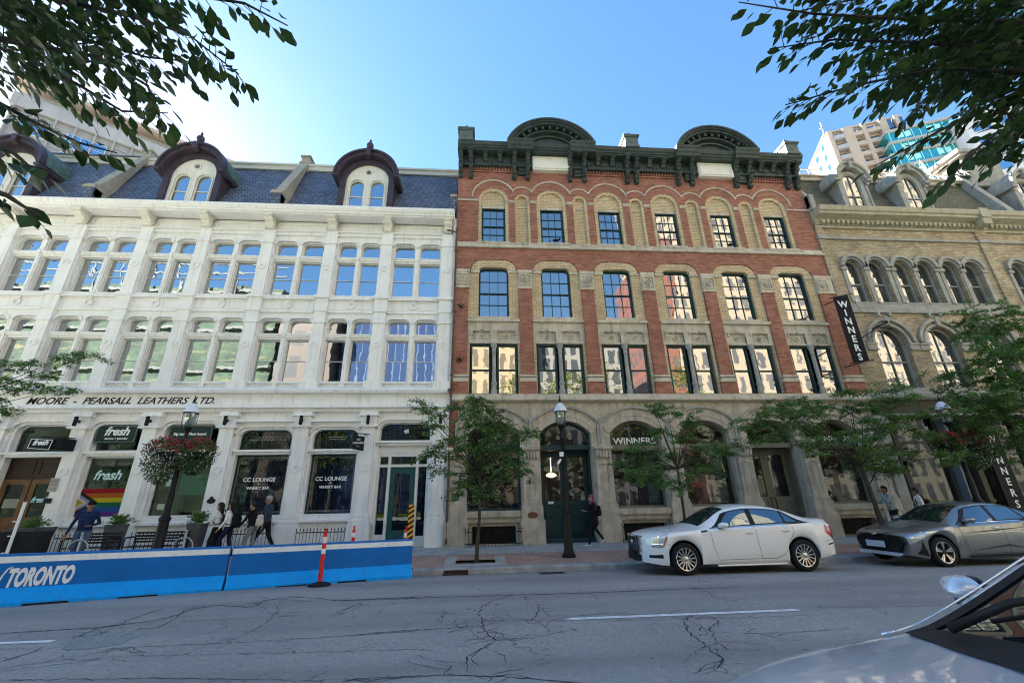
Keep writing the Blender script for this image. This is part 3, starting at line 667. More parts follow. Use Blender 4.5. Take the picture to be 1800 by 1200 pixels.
def dormer(cx):
    d = MB(); w = 1.27; zs_ = 15.88
    o = [(cx-w, 13.9), (cx-w, zs_)]+segpath(cx-w, cx+w, zs_, w*.98, 16)[1:-1]+[(cx+w, zs_), (cx+w, 13.9)]
    i_ = [(cx-1.0, 13.9), (cx-1.0, zs_)]+segpath(cx-1, cx+1, zs_, .98, 16)[1:-1]+[(cx+1, zs_), (cx+1, 13.9)]
    d.band(o, i_, 16.5, 16.8, 0)
    ho = segpath(cx-1.43, cx+1.43, 15.95, 1.42, 20); hi = segpath(cx-1.27, cx+1.27, 15.95, 1.22, 20); d.band(ho, hi, 16.22, 16.9, 0)
    h2 = segpath(cx-1.50, cx+1.50, 15.99, 1.48, 20); d.band(h2, segpath(cx-1.42, cx+1.42, 15.96, 1.41, 20), 16.12, 16.9, 0)
    for s in (-1, 1):
        d.box(min(cx+s*1.27, cx+s*1.52), max(cx+s*1.27, cx+s*1.52), 16.14, 17.8, 15.82, 15.945)
        d.box(min(cx+s*1.1, cx+s*1.27), max(cx+s*1.1, cx+s*1.27), 16.82, 18.1, 13.9, 15.81, 0)
    d.box(cx-.12, cx+.12, 16.08, 16.3, 17.05, 17.46)
    D = d.build('dormer', K['purple'], WB)
    v = MB(); v.band(segpath(cx-1.52, cx+1.52, 16.0, 1.50, 20), segpath(cx-1.3, cx+1.3, 16.0, 1.3, 20), 16.4, 18.6, 0); v.build('dormer_roof', K['patina'], D)
    c = MB(); zt = 15.55; out = [(cx-1.0, 13.9), (cx+1.0, 13.9), (cx+1, zs_)]+segpath(cx-1, cx+1, zs_, .98, 16)[1:-1][::-1]+[(cx-1, zs_)]
    hs = [rr(cx-.83, cx-.13, 14.02, 15.98, .35, .35, n=6), rr(cx+.13, cx+.83, 14.02, 15.98, .35, .35, n=6), [(cx+.13*math.cos(t*PI/6), 16.42+.13*math.sin(t*PI/6)) for t in range(12)]]
    c.wall(out, hs, 16.62, .12)
    for h in hs[:2]: frame(c, inset(h, -.04), .045, 16.58, 16.64); frame(c, inset(h, .0), .05, 16.68, 16.72)
    frame(c, inset(hs[2], -.05), .05, 16.58, 16.64)
    for h in hs[:2]: x0, x1 = h[0][0], h[1][0]; c.box(x0+.05, x1-.05, 16.70, 16.73, 15.02, 15.06)
    cw = c.build('dormer_window', K['cream'], D)
    q = MB()
    for h in hs: pane(q, inset(h, .02), 16.735, tilt=.003)
    q.build('pane', K['gl'], cw)
    f = MB(); f.lathe([(.10, 0), (.12, .05), (.07, .1), (.05, .16), (.12, .22), (.17, .34), (.15, .46), (.07, .56), (.04, .6), (.06, .66), (.035, .74), (.001, .8)], (cx, 16.3, 17.42), 12); f.build('finial', K['purple'], D, smooth=True)
for cx in (-21.2, -13.38, -5.50): dormer(cx)
# lettering on the frieze
text('MOORE  -  PEARSALL  LEATHERS  LTD.', .36, (-13.42, 16.53, 5.12), K['btext'], parent=WB, shear=.35, bold=.004, sx=1.08)
# oval plaques
g = MB(); g.lathe([(.001, .03), (.13, .03), (.15, 0)], (-9.42, 16.49, 1.66), 18, axis=(0, -1, 0), squash=.62); g.lathe([(.05, .0), (.05, .03)], (-9.42, 16.49, 1.76), 10, axis=(0, -1, 0)); g.build('oval_plaque', K['iron'], base=(-9.42, 16.48, 1.66), label='black oval heritage plaque on the white pilaster behind the walkers', cat='plaque')
# ---------------------------------------------------------------- red brick building
RX = [-.87, 1.90, 4.70, 7.52, 10.37, 13.14, 15.91]
RB = thing('red_brick_building', 'four-storey red brick building with dark green cornice, twin arched pediments and stone arches below', 'building', (7.5, 16.5, 0))
L0, L1 = -1.20, 16.42
BC = [(a+b)/2 for a, b in zip(RX, RX[1:])]
br = MB()
# 4th floor wall with big and small round openings
def rarch(cx, hw, z0, zs_, n=10): return [(cx-hw, z0), (cx+hw, z0)]+[(cx+hw*math.cos(PI*i/n), zs_+hw*math.sin(PI*i/n)) for i in range(n+1)]
h4 = [rarch(c, .72, 12.56, 14.95) for c in BC]+[rarch(x, .36, 12.5, 15.02) for x in RX[1:-1]]
br.wall(rect(L0, L1, 12.5, 16.9), h4, 16.5, .28, 0, 1)
br.box(L0, L1, 16.78, 17.1, 12.5, 16.9, 1)
# 3rd floor spandrel: red brick above the flattened buff arches
h3 = []
for c in BC: h3.append([(c-1.02, 11.12), (c+1.02, 11.12)]+toparc(c-1.02, c+1.02, 11.68, .6, .52, 8)[::-1])
br.wall(rect(L0, L1, 11.1, 12.36), [], 16.52, .2) if False else None
top = [(L0, 11.12)]
for c in BC: top += [(c-1.02, 11.12)]+toparc(c-1.02, c+1.02, 11.68, .6, .52, 8)+[(c+1.02, 11.12)]
clean = [top[0]]
for p in top[1:]+[(L1, 11.12), (L1, 12.36), (L0, 12.36)]:
    if math.hypot(p[0]-clean[-1][0], p[1]-clean[-1][1]) > 1e-4: clean.append(p)
br.poly(clean, 16.5, 16.75, 0)
# piers
for i, x in enumerate(RX):
    a, b = x-.285, x+.285
    if i == 0: a = L0
    if i == 6: b = L1
    br.box(a, b, 16.47, 16.9, 6.26, 10.22, 0); br.box(a-.0, b+.0, 16.44, 16.9, 5.62, 5.98, 0)
    br.box(a-.06, b+.06, 16.435, 16.9, 5.45, 5.97, 0)
br.build('brick_wall', [K['brick'], K['ybrick']], RB)
yb = MB()
# buff brick: 3rd floor arches and jambs
for c in BC:
    op = rr(c-.66, c+.66, 8.86, 11.30, .26, .22, n=8)
    out = [(c-1.12, 8.74), (c+1.12, 8.74), (c+1.12, 11.14), (c+1.02, 11.14)]+toparc(c-1.02, c+1.02, 11.68, .6, .52, 8)[::-1]+[(c-1.02, 11.14), (c-1.12, 11.14)]
    yb.wall(out, [op], 16.56, .26)
    # arch face ring standing proud
    yb.band(toparc(c-1.0, c+1.0, 11.66, .58, .50, 8), toparc(c-.67, c+.67, 11.31, .27, .23, 8), 16.53, 16.6)
    for s in (-1, 1):        # buff jambs of the 2nd floor
        xa = c+s*1.0; yb.box(min(xa, xa+s*.12), max(xa, xa+s*.12), 16.56, 16.9, 5.45, 7.66)
# 4th floor: buff rings, tympana, niches
for c in BC:
    ring = [(c-.715, 12.56)]+[(c-.715*math.cos(PI*i/14), 14.95+.715*math.sin(PI*i/14)) for i in range(15)]+[(c+.715, 12.56)]
    rin = [(c-.56, 12.56)]+[(c-.56*math.cos(PI*i/14), 14.95+.56*math.sin(PI*i/14)) for i in range(15)]+[(c+.56, 12.56)]
    yb.band(ring, rin, 16.53, 16.8); yb.poly([(c-.57, 14.66), (c+.57, 14.66)]+[(c+.57*math.cos(PI*i/12), 14.95+.57*math.sin(PI*i/12)) for i in range(13)], 16.62, 16.8)
for x in RX[1:-1]:
    ring = [(x-.355, 12.5)]+[(x-.355*math.cos(PI*i/10), 15.02+.355*math.sin(PI*i/10)) for i in range(11)]+[(x+.355, 12.5)]
    rin = [(x-.24, 12.5)]+[(x-.24*math.cos(PI*i/10), 15.02+.24*math.sin(PI*i/10)) for i in range(11)]+[(x+.24, 12.5)]
    yb.band(ring, rin, 16.53, 16.8); yb.box(x-.25, x+.25, 16.66, 16.78, 12.5, 15.3)
yb.build('buff_brick_trim', K['ybrick'], RB)
st = MB()
st.box(L0, L1, 16.40, 16.8, 12.27, 12.38); st.box(L0, L1, 16.455, 16.8, 12.38, 12.555)
for x in RX:      # sill blocks
    pass
for c in BC:
    st.box(c-.78, c+.78, 16.43, 16.75, 12.50, 12.60)
    # impost blocks and hood moulds
    st.band([(c-1.05*math.cos(PI*i/18), 15.10+1.05*math.sin(PI*i/18)) for i in range(2 if c != BC[0] else 0, 17 if c != BC[-1] else 19)],
            [(c-.985*math.cos(PI*i/18), 15.10+.985*math.sin(PI*i/18)) for i in range(2 if c != BC[0] else 0, 17 if c != BC[-1] else 19)], 16.455, 16.52)
    st.box(c-.54, c+.54, 16.60, 16.8, 14.55, 14.66)
for x in RX[1:-1]:
    st.band([(x-.56*math.cos(PI*i/14), 15.28+.50*math.sin(PI*i/14)) for i in range(2, 13)], [(x-.50*math.cos(PI*i/14), 15.28+.44*math.sin(PI*i/14)) for i in range(2, 13)], 16.46, 16.52)
    for s in (-1, 1):
        a, b = sorted((x+s*.37, x+s*.67)); st.box(a, b, 16.45, 16.52, 14.86, 14.95); st.box(a+.0, b-.0, 16.47, 16.52, 14.81, 14.86)
    st.box(x-.24, x+.24, 16.62, 16.8, 14.62, 14.70); st.box(x-.3, x+.3, 16.43, 16.75, 12.50, 12.58)
st.box(L0, BC[0]-.72, 16.45, 16.52, 14.86, 14.95); st.box(BC[-1]+.72, L1, 16.45, 16.52, 14.86, 14.95)
for i, x in enumerate(RX):
    a, b = x-.33, x+.33
    if i == 0: a = L0-.02
    if i == 6: b = L1+.02
    st.box(a, b, 16.42, 16.9, 10.98, 11.13); st.box(a+.03, b-.03, 16.44, 16.9, 10.26, 10.98); st.box(a+.01, b-.01, 16.43, 16.9, 10.20, 10.27)
    frame(st, rect(x-.25, x+.25, 10.36, 10.90), .045, 16.395, 16.45); st.lathe([(.15, 0), (.15, .06), (.10, .06), (.10, .01), (.055, .01), (.055, .06), (.001, .07)], (x, 16.44, 10.63), 16, axis=(0, -1, 0))
    for zz, e in ((6.18, .07), (6.06, .04), (5.97, .07)): st.box(a-e+.05, b+e-.05, 16.44-e*.6, 16.9, zz, zz+.085)
for i, c in enumerate(BC):
    for s in (-1, 1): a, b = sorted((c+s*1.02, c+s*.62)); st.box(a, b, 16.50, 16.6, 11.0, 11.12)
    st.box(c-1.11, c+1.11, 16.44, 16.9, 8.62, 8.74); st.box(c-.72, c+.72, 16.5, 16.75, 8.74, 8.87)
    st.box(c-1.11, c+1.11, 16.545, 16.9, 8.30, 8.62)
    # carved lintel block with two recessed panels
    pans = [rect(c-.90, c-.14, 7.74, 8.18), rect(c+.14, c+.90, 7.74, 8.18)]
    st.wall(rect(c-1.11, c+1.11, 7.66, 8.30), pans, 16.545, .07); st.box(c-1.11, c+1.11, 16.61, 16.9, 7.66, 8.30)
    for s in (-1, 1):
        m_ = c+s*.52
        st.band([(m_-.43, 8.02), (m_-.43, 8.26), (m_-.1, 8.26), (m_, 8.34), (m_+.1, 8.26), (m_+.43, 8.26), (m_+.43, 8.02)], [(m_-.37, 8.02), (m_-.37, 8.2), (m_-.09, 8.2), (m_, 8.27), (m_+.09, 8.2), (m_+.37, 8.2), (m_+.37, 8.02)], 16.49, 16.56)
        st.lathe([(.10, 0), (.10, .055), (.065, .055), (.065, .01), (.03, .01), (.001, .05)], (m_, 16.612, 7.97), 12, axis=(0, -1, 0))
        for dx in (-.24, .24):
            for dz in (-.07, .07): st.lathe([(.028, 0), (.001, .035)], (m_+dx, 16.612, 7.97+dz), 6, axis=(0, -1, 0))
    st.box(c-.14, c+.14, 16.50, 16.6, 7.66, 8.06)
# ledge over the ground floor
st.sweepx([(16.9, 5.14), (16.46, 5.14), (16.40, 5.18), (16.34, 5.20), (16.34, 5.30), (16.42, 5.36), (16.42, 5.46), (16.9, 5.46)], L0-.03, L1+.05)
st.build('stone_trim', K['stone'], RB)
for c in BC:      # colonnettes of the 2nd floor
    g = MB(); g.lathe([(.13, 0), (.13, .22), (.10, .24), (.10, .42), (.125, .44), (.125, .50), (.10, .53), (.088, .58), (.078, 1.78), (.10, 1.80), (.10, 1.85), (.08, 1.88), (.09, 1.98), (.135, 2.08), (.135, 2.22)], (c, 16.56, 5.45), 14)
    g.build('colonnette', K['stone3'], RB, smooth='auto')
# ground floor stone arcade
gf = MB()
holes = []
for i, c in enumerate(BC):
    xa, xb = RX[i]+.33, RX[i+1]-.33
    if i == 0: xa = -.55
    if i == 5: xb = 15.55
    dr = i in (1, 4)
    holes.append(seg(xa+.05, xb-.05, .0, 3.90, .50, 14))
gf.wall(rect(L0, L1, 0, 5.14), holes, 16.56, .42)
for i, c in enumerate(BC):
    hl = holes[i]; xa, xb = hl[0][0], hl[1][0]; dr = i in (1, 4)
    # voussoir ring and hood mould
    inn = segpath(xa, xb, 3.90, .50, 14); mid = segpath(xa-.16, xb+.16, 3.96, .62, 14); o1 = segpath(xa-.28, xb+.28, 4.30, .58, 14); o2 = segpath(xa-.33, xb+.33, 4.34, .64, 14)
    gf.band(mid, inn, 16.53, 16.6); gf.band(o1, mid, 16.515, 16.6)
    gf.band(o2, o1, 16.43, 16.6, 1)
    if not dr:
        gf.box(xa-.05, xb+.05, 16.44, 16.98, .93, 1.14); gf.box(xa+.001, xb-.001, 16.52, 16.98, .74, .93)
        gf.wall(rect(xa-.04, xb+.04, 0, .76), [rect(xa+.22, xb-.22, .04, .62)], 16.64, .25); gf.box(xa+.1, xb-.1, 16.895, 16.95, 0, .74, 2)
        frame(gf, rect(xa+.3, xb-.3, .77, .91), .02, 16.50, 16.519)
for i, x in enumerate(RX):
    a, b = x-.30, x+.30
    gf.box(a-.0, b, 16.44, 16.95, 1.30, 2.90); gf.box(a-.09, b+.09, 16.38, 16.95, .82, 1.30); gf.box(a-.05, b+.05, 16.41, 16.95, 1.3, 1.42)
    gf.box(a-.14, b+.14, 16.32, 16.95, .0, .80); gf.box(a-.11, b+.11, 16.36, 16.95, .80, .86)
    gf.wall(rect(a, b, 1.42, 2.88), [rect(x-.13, x+.13, 1.55, 2.72)], 16.425, .03); frame(gf, rect(x-.17, x+.17, 1.5, 2.77), .035, 16.405, 16.43)
    gf.box(x-.05, x+.05, 16.39, 16.43, 2.74, 2.82); 
    for dx in (-.15, 0, .15): gf.lathe([(.03, 0), (.001, .02)], (x+dx, 16.40, 1.36), 6, axis=(0, -1, 0))
    # carved capital
    gf.box(a-.02, b+.02, 16.42, 16.95, 2.86, 2.93); gf.sweepx([(16.95, 2.93), (16.44, 2.93), (16.42, 3.05), (16.34, 3.22), (16.30, 3.28), (16.95, 3.28)], a, b); gf.box(a-.06, b+.06, 16.27, 16.95, 3.28, 3.39)
    for k in range(5):
        xx = a+.06+k*.12; gf.lathe([(.02, 0), (.055, .06), (.06, .16), (.045, .26), (.07, .31), (.02, .34)], (xx, 16.37, 2.94), 8)
    gf.sweepx([(16.95, 3.39), (16.46, 3.39), (16.5, 4.3), (16.5, 4.5), (16.95, 4.5)], x-.12, x+.12)
    gf.box(x-.035, x+.035, 16.42, 16.6, 3.5, 4.45, 1)
gf.box(L0-.1, L1, 17.0, 17.1, 4.3, 12.6, 2)
gf.build('stone_arcade', [K['stone2'], K['stone3'], K['dark']], RB)
# windows ------------------------------------------------------
random.seed(5)
def sash(c, w, z0, z1, y, cols, rows, arch=0, wd=.07, glass='gl2', tilt=.010):
    f = MB(); o = rr(c-w, c+w, z0, z1, .24, .2, n=6) if arch else rect(c-w, c+w, z0, z1)
    frame(f, o, wd, y-.05, y+.06); zm = (z0+z1)/2-.03
    f.box(c-w+wd, c+w-wd, y-.02, y+.03, zm-.03, zm+.03)
    for k in range(1, cols): xx = c-w+wd+(2*w-2*wd)*k/cols; f.box(xx-.012, xx+.012, y-.005, y+.03, z0+wd, z1-wd)
    for k in range(1, rows):
        for za, zb in ((z0+wd, zm), (zm, z1-wd)): zz = za+(zb-za)*k/rows; f.box(c-w+wd, c+w-wd, y-.003, y+.03, zz-.012, zz+.012)
    win = f.build('window', K['teal'], RB); q = MB()
    i_ = inset(o, wd*.6); lo = [p for p in i_ if p[1] < zm]; up = [p for p in i_ if p[1] >= zm]
    pane(q, rect(lo[0][0], lo[1][0], lo[0][1], zm), y+.03, tilt=tilt)
    pane(q, [(lo[0][0], zm), (lo[1][0], zm)]+up, y+.025, tilt=tilt)
    q.build('pane', K[glass], win); return win
for c in BC:
    sash(c, .54, 12.6, 14.58, 16.70, 3, 2); sash(c, .655, 8.87, 11.29, 16.72, 3, 2, 1)
    for s in (-1, 1): sash(c+s*.55, .41, 5.47, 7.64, 16.70, 1, 1)
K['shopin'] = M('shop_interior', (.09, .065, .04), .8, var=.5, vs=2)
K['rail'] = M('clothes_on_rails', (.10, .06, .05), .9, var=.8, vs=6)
K['lit'] = emis('lamp_glow', (1, .6, .28), 1.2)
for i, c in enumerate(BC):
    hl = holes[i]; xa, xb = hl[0][0], hl[1][0]; dr = i in (1, 4); zt = 3.39
    lun = [(xa, zt+.02), (xb, zt+.02)]+segpath(xa, xb, 3.90, .50, 14)[::-1]
    mt = K['teal'] if i in (0, 1) else K['olive']
    f = MB(); frame(f, lun, .09, 16.84, 16.94); f.box(xa, xb, 16.80, 16.98, zt-.08, zt+.05)
    if not dr: frame(f, rect(xa, xb, 1.14, zt-.05), .08, 16.84, 16.94)
    w = f.build('shop_window' if not dr else 'transom_window', mt, RB); q = MB(); pane(q, inset(lun, .06), 16.92, tilt=0)
    if not dr: pane(q, inset(rect(xa, xb, 1.14, zt-.05), .05), 16.92, tilt=0)
    q.build('pane', K['glg'] if i else K['glk'], w)
    if i in (2, 5): text('WINNERS', .36, ((xa+.22), 16.90, 3.52), K['wtext'], parent=w, bold=.006, align='LEFT', sx=1.1)
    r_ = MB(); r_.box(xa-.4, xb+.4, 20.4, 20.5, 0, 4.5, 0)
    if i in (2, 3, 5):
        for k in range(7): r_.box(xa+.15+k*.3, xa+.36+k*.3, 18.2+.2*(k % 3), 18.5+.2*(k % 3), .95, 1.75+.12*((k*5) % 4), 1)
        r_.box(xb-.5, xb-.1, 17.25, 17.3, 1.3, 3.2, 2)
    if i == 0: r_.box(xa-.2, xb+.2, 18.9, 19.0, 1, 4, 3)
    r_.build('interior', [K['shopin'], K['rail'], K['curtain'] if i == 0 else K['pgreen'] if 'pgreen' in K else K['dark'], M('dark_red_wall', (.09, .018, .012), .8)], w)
    if dr:
        dm = K['teal'] if i == 1 else K['olive']; d = MB(); yy = 17.35
        d.box(xa, xb, 16.98, yy+.05, zt-.06, zt+.1)
        for s in (0, 1): a_, b_ = ((xa, xa+.06), (xb-.06, xb))[s]; d.box(a_, b_, 16.98, yy+.1, .12, zt)
        d.box(xa-.3, xb+.3, 16.75, yy+.6, 0, .16)
        dd = d.build('door_recess', dm, RB)
        for s in (0, 1):
            x0 = xa+.06+s*(xb-xa-.12)/2; x1 = x0+(xb-xa-.12)/2
            l_ = MB(); l_.wall(rect(x0, x1, .17, zt-.08), [rect(x0+.16, x1-.16, 1.45, zt-.32)], yy, .05)
            for z0, z1 in ((.3, .75), (.85, 1.3)): frame(l_, rect(x0+.16, x1-.16, z0, z1), .04, yy-.025, yy)
            lf = l_.build('door', dm, dd); q = MB(); pane(q, rect(x0+.16, x1-.16, 1.45, zt-.32), yy+.04, tilt=0); q.build('door_glass', K['glg'], lf)
            hh = MB(); hx = x1-.09 if s == 0 else x0+.09; hh.tube([(hx, yy-.02, 1.0), (hx, yy-.07, 1.03), (hx, yy-.07, 1.4), (hx, yy-.02, 1.43)], .014); hh.build('handle', K['iron'], lf)
            if i == 1 and s == 0: nn = MB(); nn.box(x0+.28, x0+.5, yy-.012, yy-.002, 1.33, 1.42); nn.build('notice', K['wtext'], lf)
# lit chandelier seen through the teal door and shop spot lamp
g = MB(); g.lathe([(.02, .0), (.20, .05), (.22, .10), (.14, .16), (.02, .2)], (2.95, 18.3, 2.35), 14); g.tube([(2.95, 18.3, 2.6), (2.95, 18.3, 3.4)], .012, 5); g.build('chandelier', K['lit'], base=(2.95, 18.3, 3.4), label='lit chandelier glowing behind the teal double doors', cat='chandelier')
# cornice ------------------------------------------------------
co = MB(); CF = 15.84
co.sweepx([(16.6, 17.52), (15.98, 17.52), (15.98, 17.60), (15.92, 17.62), (15.92, 17.70), (15.86, 17.74), (15.82, 17.86), (15.82, 17.94), (15.86, 17.96), (16.7, 18.0)], L0-.02, L1+.02)
co.box(L0, L1, 16.36, 16.6, 16.93, 17.52); co.box(L0, L1, 16.28, 16.6, 16.86, 16.93)
PED = [3.365, 11.86]
for pc in PED:     # cornice breaks forward beside each pediment
    for s in (-1, 1):
        a, b = sorted((pc+s*.92, pc+s*2.18)); co.sweepx([(15.9, 17.50), (15.80, 17.52), (15.78, 17.66), (15.72, 17.72), (15.70, 17.86), (15.64, 17.94), (15.64, 18.04), (16.3, 18.06), (16.3, 17.5)], a, b)
    # arched pediment: stacked curved mouldings, dentils, recessed tympanum
    for (r0, r1, y0, y1) in ((2.36, 2.26, 15.66, 16.9), (2.26, 2.17, 15.72, 16.8), (2.17, 2.06, 15.80, 16.7), (1.86, 1.76, 15.98, 16.6), (1.60, 1.52, 16.10, 16.5)):
        def pth(r): return [(pc+r*math.sin(a_), 17.98-.86+r*math.cos(a_)) for a_ in [(-1+2*k/24)*math.acos(min(1, .86/r)) for k in range(25)]]
        co.band(pth(r0), pth(r1), y0, y1)
    tp = [(pc+2.1*math.sin(a_), 17.12+2.1*math.cos(a_)) for a_ in [(1-2*k/24)*1.14 for k in range(25)]]; co.poly(tp+[], 16.22, 16.5)
    for k in range(11):
        a_ = (-1+2*k/10)*.95; r = 1.95; cx_, cz_ = pc+r*math.sin(a_), 17.12+r*math.cos(a_); t = Vector((math.cos(a_), 0, -math.sin(a_))); n_ = Vector((math.sin(a_), 0, math.cos(a_)))
        co.obox((cx_, 16.06, cz_), t*.055, Vector((0, .17, 0)), n_*.10)
        co.obox((cx_-n_.x*.13, 16.14, cz_-n_.z*.13), t*.045, Vector((0, .1, 0)), n_*.05)
co.build('cornice', K['cornice'], RB)
def bracket(x, big=True):
    b = MB(); w = .095
    if big:
        pr = [(16.5, 16.17), (16.38, 16.15), (16.30, 16.22), (16.32, 16.34), (16.40, 16.40), (16.30, 16.46), (16.20, 16.58), (16.16, 16.74), (16.22, 16.86), (16.32, 16.94), (16.20, 17.02), (16.12, 17.14), (16.16, 17.26), (16.06, 17.32), (15.94, 17.42), (15.90, 17.52), (16.5, 17.52)]
        b.sweepx(pr, x-w, x+w); b.box(x-w-.05, x+w+.05, 15.87, 16.5, 17.46, 17.535); b.lathe([(.001, -.15), (.06, -.12), (.10, 0), (.06, .12), (.001, .15)], (x, 16.20, 16.70), 10)
        b.lathe([(.06, -.105), (.075, -.09), (.075, .09), (.06, .105)], (x, 16.12, 17.2), 10, axis=(1, 0, 0)); b.box(x-w-.02, x+w+.02, 16.33, 16.5, 16.28, 16.34)
    else:
        pr = [(16.4, 17.12), (16.28, 17.14), (16.26, 17.26), (16.16, 17.34), (16.08, 17.44), (16.08, 17.52), (16.4, 17.52)]
        b.sweepx(pr, x-.10, x+.10); b.box(x-.14, x+.14, 16.02, 16.4, 17.44, 17.53)
    b.build('cornice_bracket', K['cornice'], RB)
BIG = [-1.08, -.59, 1.54, 2.21, 4.31, 5.03, 7.22, 7.69, 9.87, 10.58, 12.92, 13.62, 15.68, 16.18]
for x in BIG: bracket(x)
for a, b in ((-.59, 1.54), (5.03, 7.22), (7.69, 9.87), (13.62, 15.68)):
    for k in (1, 2): bracket(a+(b-a)*k/3, False)
    for k in range(3):
        x = a+(b-a)*(k+.5)/3; g = MB(); g.lathe([(.19, 0), (.19, .06), (.15, .08), (.11, .03), (.05, .03), (.04, .07), (.001, .08)], (x, 16.36, 17.12), 16, axis=(0, -1, 0)); g.build('cornice_rosette', M('rosette_paint', (.10, .115, .105), .5) if k == 99 else K['cornice'], RB)
    g = MB(); x = a+.16
    while x < b-.16: g.box(x, x+.075, 16.42, 16.56, 16.70, 16.86); x += .15
    g.box(a+.1, b-.1, 16.44, 16.56, 16.60, 16.68); g.build('brick_corbel', K['brick'], RB)
for pc in PED:
    g = MB(); g.box(pc-.92, pc+.92, 16.26, 16.6, 16.68, 17.519); frame(g, rect(pc-.84, pc+.84, 16.76, 17.44), .05, 16.22, 16.26); g.build('cream_panel', K['cream'], RB)
    for s in (-1, 1):
        g = MB(); a, b = sorted((pc+s*1.05, pc+s*1.72)); frame(g, rect(pc+s*1.38-.2, pc+s*1.38+.2, 16.6, 17.3), .03, 16.33, 16.37); g.box(pc+s*1.38-.24, pc+s*1.38+.24, 16.36, 16.5, 16.45, 16.95); g.build('cornice_panel', K['cornice'], RB)
K['ped'] = M('grey_green_pedestal_paint', (.12, .145, .135), .5, var=.2, vs=3)
for x in (-.83, 7.45, 15.95):
    g = MB(); w = .33; g.box(x-w, x+w, 15.78, 16.7, 17.98, 18.52); g.box(x-w-.05, x+w+.05, 15.73, 16.75, 18.52, 18.58); g.box(x-w-.08, x+w+.08, 15.70, 16.78, 18.58, 18.66); g.box(x-w-.04, x+w+.04, 15.74, 16.74, 17.90, 18.0)
    g.lathe([(.10, 0), (.10, .02), (.07, .02)], (x, 15.78, 18.24), 14, axis=(0, -1, 0))
    g.lathe([(.16, 0), (.17, .05), (.12, .1), (.17, .2), (.15, .3), (.06, .42), (.03, .5), (.001, .55)], (x, 16.1, 18.66), 12); g.build('cornice_pedestal', K['ped'], RB, smooth='auto')
g = MB(); g.box(L0, L0+.3, 16.55, 30, 0, 17.8); g.box(L1-.3, L1, 16.8, 30, 0, 17.8); g.box(L0, L1, 17.1, 30, 17.4, 17.7); g.box(L0, L1, 30, 30.2, 0, 17.7); g.build('side_wall', K['brick'], RB)
# iron anchors on the first pier, downpipe, oval plaque, bird figures
for z in (6.9, 9.3):
    g = MB()
    for a in (0, PI/3, -PI/3): g.obox((-.9, 16.46, z), Vector((math.sin(a), 0, math.cos(a)))*.17, (0, .01, 0), Vector((math.cos(a), 0, -math.sin(a)))*.016)
    g.build('wall_anchor', K['iron'], RB)
g = MB(); g.tube([(-1.18, 16.36, 13.2), (-1.18, 16.36, .3), (-1.18, 16.25, .12)], .045, 8)
for z in (1.5, 3.6, 6.2, 9, 12): g.box(-1.25, -1.11, 16.32, 16.5, z, z+.05)
g.tube([(-1.6, 16.3, 13.05), (-1.35, 16.3, 13.0), (-1.18, 16.36, 12.95)], .04, 6); g.build('downpipe', M('rusty_plum_pipe', (.12, .07, .06), .6, var=.4), base=(-1.18, 16.4, 0), label='thin rust brown downpipe between the white and the red brick buildings', cat='downpipe')
g = MB(); g.lathe([(.001, .03), (.17, .03), (.19, 0)], (1.90, 16.37, .98), 18, axis=(0, -1, 0), squash=.55); g.build('oval_plaque', K['wood'], base=(1.9, 16.37, .98), label='brown oval plaque on the stone pier left of the teal doors', cat='plaque')
for i, (x, z) in enumerate(((3.42, 12.62), (11.90, 12.62))):
    g = MB(); g.lathe([(.001, -.17), (.05, -.13), (.075, 0), (.05, .12), (.02, .2), (.001, .24)], (x, 16.5, z+.16), 8, axis=(1, 0, .1)); g.ball((x+.17, 16.5, z+.24), .045); g.tube([(x-.03, 16.5, z), (x-.03, 16.5, z+.12)], .01, 5); g.tube([(x+.05, 16.5, z), (x+.05, 16.5, z+.12)], .01, 5)
    g.add([(x-.12, 16.5, z+.18), (x-.30, 16.47, z+.12), (x-.30, 16.53, z+.12)], [(0, 1, 2)]); g.build('bird_figure', K['black'], base=(x, 16.5, z), smooth=True, label=('small black bird figure on the sill of the second top-floor window of the brick building' if i == 0 else 'small black bird figure on the sill of the fifth top-floor window of the brick building'), cat='bird figure', group='black bird figures on the top-floor sills')
# ---------------------------------------------------------------- buff stone building on the right
YB = thing('buff_brick_building', 'weathered buff brick building with arched windows and grey shingle mansard on the right', 'building', (26, 16.5, 0))
G0, G1 = 16.44, 40.0
PB = [18.40, 20.92, 23.44, 27.15, 29.67, 32.19, 35.7, 38.2]
PIL = [(16.44, 16.78), (25.05, 25.65), (33.7, 34.3)]
w = MB(); holes = []; uh = []
for c in PB:
    holes.append(rarch(c-.0, .80, 5.72, 7.80, 14))
    for s in (-1, 1): uh.append(rarch(c+s*.60, .43, 9.80, 11.70, 10))
w.wall(rect(G0, G1, 5.5, 9.3), holes, 16.5, .32, 0); w.wall(rect(G0, G1, 9.3, 14.0), uh, 16.5, .34, 0)
for a, b in PIL: w.box(a, b, 16.42, 16.9, 5.5, 14.1)
w.box(G0-.02, G0+.3, 16.7, 30, 0, 14); w.box(G0, G1, 30, 30.2, 0, 18); w.box(G1-.2, G1, 16.6, 30, 0, 17); w.build('brick_wall', K['ybrick2'], YB)
s_ = MB()
s_.box(G0, G1, 16.40, 16.8, 9.26, 9.56); s_.box(G0, G1, 16.44, 16.8, 9.56, 9.74); s_.box(G0, G1, 16.40, 16.6, 13.22, 13.32); s_.box(G0, G1, 16.44, 16.6, 13.32, 13.38)
for a, b in PIL: s_.box(a-.04, b+.04, 16.35, 16.6, 13.2, 13.4)
